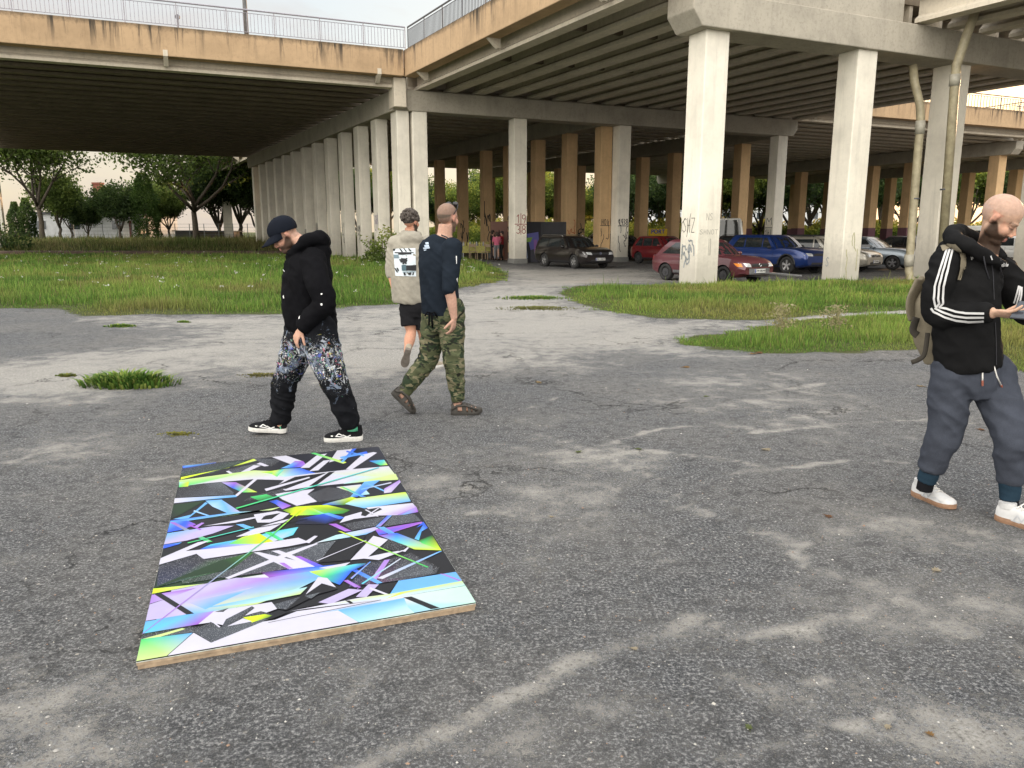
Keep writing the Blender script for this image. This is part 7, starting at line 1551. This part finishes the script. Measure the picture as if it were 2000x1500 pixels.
hipL = P(799, 605, Y3); knL = P(803, 648, Y3 - .04); anL = P(795, 690, Y3 - .20); hipR = P(822, 605, Y3); knR = P(827, 655, Y3 + .04); anR = P(838, 706, Y3 + .08)
limb(mb, [hipL, hipL.lerp(knL, .6), knL, knL.lerp(anL, .35), knL.lerp(anL, .8), anL], [.09, .08, .058, .063, .042, .038]); limb(mb, [hipR, hipR.lerp(knR, .6), knR, knR.lerp(anR, .35), knR.lerp(anR, .8), anR], [.09, .08, .058, .063, .042, .038])

me = solidify_union(local(mb, p3_), 'body', .0055, 2); skin_cols(me, hc - p3_.location, M3, .97, face_paint((.47, .25, .17), (.05, .035, .028), 1.0)); link('body', me, SKIN, p3_)
hm = MB(); limb(hm, [P(800, 592, Y3), P(800, 580, Y3), P(798, 540, Y3), P(798, 500, Y3), P(799, 476, Y3), P(801, 462, Y3), P(802, 452, Y3)], [(.185, .15), (.20, .165), (.205, .17), (.21, .16), (.195, .135), (.13, .10), (.085, .085)], 24, False, upv=f3)
limb(hm, [sh_l + Vector((.02, 0, 0)), sh_l.lerp(el_l, .5), el_l, el_l.lerp(wr_l, .35)], [.080, .070, .062, .052], 16); limb(hm, [P(832, 476, Y3), P(840, 530, Y3), P(838, 560, Y3)], [.085, .072, .055], 16)
hm.ball(P(803, 466, Y3 - .09), (.125, .06, .085), 18, 12); limb(hm, [P(788, 456, Y3 - .0), P(803, 470, Y3 - .10), P(820, 456, Y3 - .0)], [.028, .036, .028], 12)
me = solidify_union(local(hm, p3_), 'hoodie', .0085, 4, folds(.010, 10, 6, 33.0)); h3 = link('hoodie', me, BEIGE, p3_)
bv = BVHTree.FromPolygons([v.co for v in me.vertices], [tuple(p.vertices) for p in me.polygons])
Z3 = lambda l: [(450 + x / 3, 380 + y / 3) for x, y in l]
pr_ = [(lin((205, 215, 222)), [(955, 318), (1084, 314), (1088, 480), (968, 476)])] + [(lin((30, 32, 36)), q_) for q_ in ([(955, 318), (970, 318), (966, 330), (956, 330)], [(990, 318), (1000, 318), (1012, 336), (1004, 338)], [(1015, 316), (1022, 316), (1036, 334), (1028, 336)], [(1040, 316), (1046, 316), (1062, 332), (1054, 334)],
    [(965, 338), (1072, 338), (1072, 343), (966, 344)], [(985, 345), (1062, 342), (1062, 350), (986, 352)], [(990, 380), (1020, 372), (1040, 384), (1030, 404), (1000, 398)], [(1030, 370), (1040, 372), (1016, 410), (1008, 406)], [(1000, 372), (1008, 370), (1036, 404), (1028, 408)], [(1030, 415), (1088, 412), (1088, 446), (1031, 446)], [(964, 430), (972, 430), (986, 454), (978, 456)], [(976, 430), (982, 430), (990, 446), (986, 448)], [(1015, 458), (1026, 456), (1030, 472), (1018, 474)], [(1040, 460), (1060, 456), (1056, 472), (1044, 470)], [(1068, 456), (1076, 456), (1070, 472), (1064, 472)])] + [(lin((70, 95, 105)), [(1006, 412), (1030, 412), (1031, 446), (1006, 446)]), (lin((110, 130, 140)), [(960, 352), (986, 352), (990, 372), (962, 372)]), (lin((120, 140, 150)), [(1010, 452), (1084, 450), (1084, 455), (1010, 457)])]
o_, me_, cc_ = throw(bv, p3_, [Z3(q_) for _, q_ in pr_], VPAINT, 'back_print', h3, .004, 2)
# colours per polygon, matched through vertex order kept by throw()
cc_ = []
def throw_col(bvh, root, items, name, parent, off=.004, sub=2):
    grp = None
    for i, (c_, poly) in enumerate(items):
        key = 'print_paint_%d_%d_%d' % tuple(int(v * 255) for v in c_); m_ = bpy.data.materials.get(key) or simple(key, c_, .75, 0, .04)
        throw(bvh, root, [poly], m_, name, parent, off + .0006 * i, sub)
bpy.data.objects.remove(o_); 
pm_ = {}
for c_, q_ in pr_: pm_.setdefault(c_, []).append(Z3(q_))
for i, (c_, qs) in enumerate(pm_.items()): throw(bv, p3_, qs, simple('print_%d' % i, c_, .75, 0, .04), 'back_print', h3, .004 + .003 * min(i, 2), 5 if i == 0 else 2)
st_ = MB(); limb(st_, [hipL + Vector((0, 0, .03)), hipL.lerp(knL, .72)], [.115, .105], 18); limb(st_, [hipR + Vector((0, 0, .03)), hipR.lerp(knR, .72)], [.115, .105], 18); limb(st_, [P(810, 618, Y3), P(810, 600, Y3), P(808, 580, Y3)], [(.13, .12), (.17, .14), (.16, .13)], 20, False, upv=f3)
me = solidify_union(local(st_, p3_), 'shorts', .009, 3, folds(.006, 12, 6, 41.0)); link('shorts', me, SHORTS, p3_)
hr = MB(); rr = random.Random(4)
hr.ball(hc + M3 @ Vector((-.022, 0, .042)), (.098, .080, .082), 20, 14, M=M3)
for k in range(170):
    t = rr.uniform(0, 2 * math.pi); ph = rr.uniform(-.25, 1.5); v = Vector((math.cos(t) * math.cos(ph) * .108 - .022, math.sin(t) * math.cos(ph) * .088, math.sin(ph) * .098 + .042))
    if v.x > .06 and v.z < .075: continue
    hr.ball(hc + M3 @ v, rr.uniform(.011, .02), 7, 5)
me = solidify_union(local(hr, p3_), 'hair', .006, 0); HAIR, nt, b = new_mat('grey_curls'); tc = N(nt, 'ShaderNodeTexCoord').outputs['Object']; nt.links.new(ramp(nt, nz(nt, 70, 4, .7, tc), [(.38, (.02, .015, .012)), (.6, (.085, .068, .056)), (.75, (.20, .18, .16))]), b.inputs['Base Color']); b.inputs['Roughness'].default_value = .8; link('hair', me, HAIR, p3_)
hl = P(797, 684, Y3 - .30); toe = P(789, 717, Y3 - .16); dd = (toe - hl).normalized(); shoe(p3_, hl, dd, up=(.05, .75, .5), Ln=.27, upper=SHN, sole=simple('grey_sole', (.16, .14, .12), .8), sole_h=.03)
shoe(p3_, Vector((P(836, 716, Y3 + .04).x, Y3 - .02, 0)), (.55, .8, 0), Ln=.28, upper=SHN, sole=RUB, sole_h=.03)

# ---------------------------------------------------------------- bald man with the phone
Y4 = 4.14; g0 = G(1900, 1005); p4 = empty('person', (g0.x, Y4, 0), 0, 'bald bearded man in black tracksuit top with white stripes looking at his phone', 'person', 'people walking across the lot')
f4 = Vector((.62, -.785, 0)).normalized(); l4 = Vector((0, 0, 1)).cross(f4)
hf = Vector((.68, -.58, -.62)).normalized(); hup = Vector((.30, -.28, .85)); hup = (hup - hf * hup.dot(hf)).normalized(); hc = P(1953, 428, Y4 + .0)
shR = P(1848, 507, Y4 - .04); elR = P(1835, 612, Y4 - .02); wrR = P(1942, 611, Y4 - .26); hdR = P(1995, 616, Y4 - .36)
shL = P(1964, 526, Y4 + .18); elL = P(2000, 605, Y4 + .10); wrL = P(2024, 617, Y4 - .12); hdL = P(1985, 612, Y4 - .34)
hipB = P(1862, 735, Y4 + .02); knB = P(1845, 845, Y4 + .03); anB = P(1806, 948, Y4 + .10); hipF = P(1934, 735, Y4 + .06); knF = P(1975, 848, Y4 - .14); anF = P(1972, 985, Y4 - .14)
mb = MB(); M3, _ = add_head(mb, hc, hf, hup, 1.0); limb(mb, [hc + M3 @ Vector((-.025, 0, .0)), P(1932, 476, Y4 + .05), P(1914, 512, Y4 + .06)], [.055, .056, .085], 16)
mb.tube([P(1905, 520, Y4 + .06), P(1890, 620, Y4 + .05), P(1895, 730, Y4 + .04)], [(.17, .10), (.15, .10), (.14, .10)], 16, upv=f4)
limb(mb, [shR.lerp(elR, .15) + Vector((.02, .03, 0)), elR, wrR], [.040, .040, .028]); add_hand(mb, wrR, hdR - wrR, (.25, .35, .75), .55, -1, 1.0, thumb=(.75, -.2, .55))
limb(mb, [shL, elL, wrL], [.05, .042, .028]); add_hand(mb, wrL, hdL - wrL, (.1, .45, .75), .6, 1, 1.0)
for a_, b__, c_ in ((hipB, knB, anB), (hipF, knF, anF)): limb(mb, [a_, b__, c_], [.08, .055, .038])
me = solidify_union(local(mb, p4), 'body', .0045, 2); skin_cols(me, hc - p4.location, M3, 1.0, face_paint((.47, .30, .215), (.030, .018, .012), .95, .35, (.34, .25, .22), brows=.55)); link('body', me, SKIN, p4)
jm = MB(); limb(jm, [P(1893, 717, Y4 + .04), P(1892, 700, Y4 + .04), P(1886, 650, Y4 + .04), P(1890, 590, Y4 + .04), P(1900, 540, Y4 + .05), P(1908, 512, Y4 + .07), P(1916, 494, Y4 + .07)], [(.185, .145), (.192, .158), (.190, .152), (.190, .145), (.19, .132), (.14, .105), (.09, .085)], 26, False, upv=f4)
limb(jm, [shR + Vector((.03, .03, -.01)), shR.lerp(elR, .5) + Vector((-.02, 0, 0)), elR + Vector((-.01, 0, 0)), elR.lerp(wrR, .35), elR.lerp(wrR, .8), wrR + (wrR - elR).normalized() * -.015], [.084, .074, .070, .062, .052, .043], 20)
limb(jm, [shL + Vector((-.03, 0, -.01)), shL.lerp(elL, .5), elL, elL.lerp(wrL, .5), wrL], [.085, .08, .072, .06, .046], 18)
hd = [P(1958, 520, Y4 - .06), P(1925, 500, Y4 - .10), P(1880, 475, Y4 - .09), P(1860, 462, Y4 + .02), P(1875, 455, Y4 + .14), P(1925, 480, Y4 + .20), P(1962, 505, Y4 + .12)]
limb(jm, hd, [.024, .030, .040, .046, .042, .032, .024], 12, False); jm.ball(P(1872, 490, Y4 + .06), (.10, .11, .075), 16, 12)
me = solidify_union(local(jm, p4), 'tracksuit_top', .0072, 4, folds(.011, 10, 6, 51.0)); jk = link('tracksuit_top', me, CHAR, p4)
bv = BVHTree.FromPolygons([v.co for v in me.vertices], [tuple(p.vertices) for p in me.polygons]); STR = simple('white_stripe', (.55, .55, .55), .7, 0, .03)
Z4 = lambda l: [(1700 + x / 4.287, 350 + y / 4.286) for x, y in l]
for l in ([(638, 590), (605, 690), (570, 800), (540, 900), (533, 1000), (545, 1065)], [(662, 590), (628, 700), (600, 800), (575, 900), (565, 1000), (575, 1040), (548, 1075)], [(687, 590), (655, 720), (632, 820), (612, 900), (602, 1000), (605, 1040), (575, 1072)],
          [(575, 1072), (640, 1085), (720, 1110), (800, 1122), (950, 1124)], [(540, 1080), (600, 1112), (700, 1145), (800, 1158), (950, 1156)], [(510, 1082), (530, 1110), (620, 1155), (720, 1182), (820, 1192), (948, 1186)]):
    pl = Z4(l); qd = throw_line(pl, 3.9); throw(bv, p4, qd, STR, 'sleeve_stripe', jk, .0035, 2)
for l in ([(1240, 895), (1225, 960), (1205, 1035)], [(1252, 900), (1245, 970), (1225, 1050)], [(1265, 905), (1262, 980), (1250, 1055)]): throw(bv, p4, throw_line(Z4(l), 3.2), STR, 'sleeve_stripe', jk, .0035, 2)
throw(bv, p4, [Z4([(836, 650), (858, 645), (866, 655), (862, 664), (852, 664), (854, 678), (846, 680), (842, 662)])], STR, 'chest_mark', jk, .0035, 1)
def text_px(s, x0, y0, x1, h_, slant=0.0):   # lettering as strokes in photo pixels
    out = []; n = len(s); cw = (x1 - x0) / n; AL = {'a': [[(.9, .6), (.9, 0)], arc(.5, .3, .38, .3, 0, 360, 8)], 'd': [[(.9, 1), (.9, 0)], arc(.5, .3, .38, .3, 0, 360, 8)], 'i': [[(.5, .6), (.5, 0)], [(.5, .8), (.5, .9)]], 's': [[(.85, .55), (.3, .6), (.2, .4), (.8, .25), (.7, 0), (.15, .05)]], 'N': [[(0, 0), (0, 1), (1, 0), (1, 1)]], 'B': [[(0, 0), (0, 1), (.8, .8), (0, .5), (.9, .25), (0, 0)]]}
    for i, ch in enumerate(s):
        for l in AL[ch]: out.append([(x0 + (i + .08 + a * .84) * cw, y0 - b * h_ + slant * i) for a, b in l])
    return out
for l in text_px('adidas', 1955, 519.5, 1969.5, 6.0): throw(bv, p4, throw_line(l, .9), STR, 'chest_lettering', jk, .0035, 0)
throw(bv, p4, throw_line([(1936, 498), (1939, 540), (1941, 600), (1944, 660), (1945, 712)], 1.6), INK, 'zip', jk, .003, 3)
throw(bv, p4, throw_line([(1934, 500), (1937, 507)], 2.0), STR, 'zip_pull', jk, .004, 1)
m = MB(); q = lambda x, y, Y_: P(x, y, Y_) - p4.location
for pts in ([(1920, 500), (1924, 525), (1930, 545)], [(1952, 505), (1954, 525), (1957, 543)]):
    pp = []
    for x, y in pts: h = bv.ray_cast(Vector((0, 0, H)) - p4.location, ray(x, y).normalized()); pp.append(h[0] + h[1] * .006 if h[0] is not None else q(x, y, Y4 - .15))
    m.tube(pp, .0035, 6)
m.build('hood_cord', INK, jk, True)
tm = MB()
for a_, b__, c_ in ((hipB, knB, anB), (hipF, knF, anF)):
    limb(tm, [a_ + Vector((0, 0, .03)), a_.lerp(b__, .35), b__, b__.lerp(c_, .35), b__.lerp(c_, .62), b__.lerp(c_, .70)], [.116, .106, .088, .078, .068, .055], 20)
limb(tm, [P(1896, 770, Y4 + .04), P(1896, 738, Y4 + .04), P(1894, 708, Y4 + .04)], [(.145, .125), (.172, .145), (.168, .142)], 24, False, upv=f4)
me = solidify_union(local(tm, p4), 'trousers', .0075, 4, folds(.012, 10, 6, 61.0)); tr4 = link('trousers', me, NAVYT, p4)
for b__, c_ in ((knB, anB), (knF, anF)):
    cm = MB(); limb(cm, [b__.lerp(c_, .66), b__.lerp(c_, .80), b__.lerp(c_, .92)], [.055, .054, .050], 16, False); o_ = link('cuff', solidify_union(local(cm, p4), 'cuff', .006, 1, folds(.002, 30, 4, 5.0)), NAVYR, tr4)
    cm = MB(); limb(cm, [b__.lerp(c_, .90), c_ + Vector((0, 0, -.03))], [.045, .044], 14, False); link('sock', solidify_union(local(cm, p4), 'sock', .006, 1), SOCK, p4)
bv = BVHTree.FromPolygons([v.co for v in me.vertices], [tuple(p.vertices) for p in me.polygons]); CORD = simple('white_cord', (.7, .68, .64), .7); TIPM = simple('cord_tip', (.25, .07, .04), .6)
for pts in ([(1919.5, 714), (1919, 730), (1919, 743)], [(1941, 714), (1947, 735), (1955, 752)]):
    pp = []
    for x, y in pts: h = bv.ray_cast(Vector((0, 0, H)) - p4.location, ray(x, y).normalized()); pp.append(h[0] - ray(x, y).normalized() * .008 if h[0] is not None else q(x, y, Y4 - .16))
    m = MB(); m.tube(pp, .004, 6); co_ = m.build('drawstring', CORD, tr4, True); dd = (pp[-1] - pp[-2]).normalized(); m = MB(); m.rod(pp[-1], pp[-1] + dd * .022, .0055, 8); m.rod(pp[-1] + dd * .0225, pp[-1] + dd * .03, .005, 8); m.build('cord_tip', TIPM, co_)
NM = [[(.34, .03), (.40, .065), (.48, .035), (.54, .062)], [(.30, .03), (.46, .028)], [(.56, .04), (.68, .05), (.8, .035)]]
hB = G(1784, 966); tB = G(1862, 996); shoe(p4, hB, (tB - hB), Ln=.285, upper=SHW, sole=RUBG, sole_h=.027, lace=CORD, marks=(simple('grey_stitch', (.42, .43, .45), .6), NM), toe_up=.008)
hF = G(1945, 1014); shoe(p4, hF, (tB - hB) + Vector((.05, .06, 0)), Ln=.285, upper=SHW, sole=RUBG, sole_h=.027, lace=CORD, marks=(simple('grey_stitch_b', (.42, .43, .45), .6), NM))
ph = empty('smartphone', P(1996, 606, Y4 - .36), 0, 'dark smartphone held in both hands by the bald man', 'phone')
m = MB(); m.box(-.034, -.068, -.004, .034, .068, .004); o = m.build('case', INK, ph, bevel=.003); ph.rotation_euler = (R(35), 0, R(-50))
m = MB(); m.box(-.031, -.064, .0042, .031, .064, .0046); m.build('screen', simple('phone_screen', (.03, .035, .045), .08), ph)
# backpack
bp_ = empty('backpack', P(1815, 640, Y4 + .22), 0, 'khaki canvas backpack worn by the bald man', 'backpack')
bm_ = MB(); limb(bm_, [P(1830, 560, Y4 + .20), P(1826, 600, Y4 + .22), P(1828, 650, Y4 + .22), P(1838, 700, Y4 + .22)], [(.08, .06), (.12, .105), (.125, .115), (.11, .09)], 20, True, upv=f4)
bag = link('bag', solidify_union(local(bm_, bp_), 'bag', .009, 4, folds(.006, 9, 6, 71.0)), KHAKI, bp_)
m = MB(); limb(m, [P(1800, 545, Y4 + .26), P(1786, 590, Y4 + .27), P(1788, 625, Y4 + .26)], [(.07, .02), (.10, .022), (.08, .02)], 12, True, upv=f4); link('flap', solidify_union(local(m, bp_), 'flap', .008, 2), KHAKI, bp_)
def strapz(pts, w_, t_, name, mat):
    m = MB(); pp = [P(*a) for a in pts]; limb(m, pp, [(w_, t_)] * len(pp), 8, False, upv=(0, 1, 0)); o = local(m, bp_).build(name, mat, bp_, True); return o
strapz([(1790, 620, Y4 + .16), (1783, 645, Y4 + .15), (1792, 655, Y4 + .14)], .022, .006, 'strap', KHAKID)
strapz([(1812, 650, Y4 + .06), (1806, 690, Y4 + .05), (1795, 702, Y4 + .05), (1780, 708, Y4 + .06)], .014, .006, 'strap', KHAKID)
jb = BVHTree.FromPolygons([v.co + p4.location for v in jk.data.vertices], [tuple(p.vertices) for p in jk.data.polygons])
jb = BVHTree.FromPolygons([v.co + p4.location - bp_.location for v in jk.data.vertices], [tuple(p.vertices) for p in jk.data.polygons])
throw(jb, bp_, throw_line([(1842, 486), (1854, 480), (1866, 481), (1875, 490), (1879, 505), (1878, 524), (1872, 545)], 10), KHAKI, 'shoulder_strap', bp_, .008, 3)

# ---------------------------------------------------------------- the small group in the shade
def bystander(px, Y, hgt, topc, legc, hairc, rz, label, seed, skirt=False):
    x = P(px, 480, Y).x; z = float(hterr(x, Y)); r = empty('person', (x, Y, z), rz, label, 'person', 'people at the tables in the shade'); s = hgt / 1.72; g = random.Random(seed); V = lambda a, b, c_: Vector((a, b, c_)) * s
    m = MB(); add_head(m, V(0, 0, 1.60), (1, 0, -.1), (0, 0, 1), .93); m.rod(V(0, 0, 1.40), V(0, 0, 1.55), .055, 10); m.tube([V(0, 0, .9), V(0, 0, 1.2), V(0, 0, 1.42)], [(.14, .09), (.13, .09), (.15, .08)], 14, upv=(1, 0, 0))
    a1, a2 = g.uniform(.1, .35), g.uniform(.0, .3)
    for k, a in ((-1, a1), (1, a2)):
        limb(m, [V(0, k * .18, 1.40), V(.02, k * .23, 1.13), V(a, k * .2, .98)], [.045, .037, .026]); add_hand(m, V(a, k * .2, .98), (.8, 0, -.4), (0, -k, -.2), .5, k, .95)
        limb(m, [V(0, k * .09, .9), V(.03 * k, k * .10, .48), V(0, k * .10, .07)], [.075, .052, .036]); limb(m, [V(0, k * .1, .05), V(.14, k * .11, .035)], [.036, .03])
    me = solidify_union(m, 'body', .011, 1); skin_cols(me, V(0, 0, 1.60), Matrix.Identity(3), .93, face_paint((.45, .27, .2), hairc, 0.0)); link('body', me, SKIN, r)
    m = MB(); limb(m, [V(0, 0, .92), V(0, 0, 1.1), V(0, 0, 1.3), V(0, 0, 1.43)], [(.165, .11), (.155, .11), (.175, .115), (.11, .08)], 16, False, upv=(1, 0, 0))
    for k, a in ((-1, a1), (1, a2)): limb(m, [V(0, k * .17, 1.39), V(.02, k * .22, 1.15)], [.065, .058], 12)
    link('top', solidify_union(m, 'top', .014, 2), cloth('top_cloth', topc), r); m = MB()
    for k in (-1, 1): limb(m, [V(0, k * .085, .9), V(.02, k * .10, .48), V(0, k * .10, .12)], [.10, .075, .06], 12)
    m.ball(V(0, 0, .92), (.11, .16, .1), 14, 8); link('trousers', solidify_union(m, 'trousers', .014, 1), cloth('leg_cloth', legc), r)
    m = MB(); m.ball(V(-.02, 0, 1.645), (.105, .085, .095), 14, 10); m.ball(V(-.06, 0, 1.56), (.06, .07, .08 if seed % 2 else .04), 12, 8); link('hair', solidify_union(m, 'hair', .012, 1), simple('hair_c', hairc, .8), r)
    for k in (-1, 1): shoe(r, r.location + Vector((-.07, k * .1 * s, 0)), (1, 0, 0), Ln=.26, upper=SHB, sole=RUBD)
    return r
bystander(963, 45.0, 1.68, (.02, .02, .02), (.03, .03, .035), (.03, .02, .015), R(40), 'person dressed in black standing left of the woman in pink', 1)
bystander(970, 44.3, 1.60, (.55, .14, .22), (.16, .16, .17), (.06, .04, .03), R(100), 'person in a pink top standing between two others in the shade', 3)
bystander(980, 44.8, 1.66, (.30, .03, .04), (.03, .03, .03), (.03, .02, .02), R(170), 'person in a dark red top beside the red-numbered column', 2)
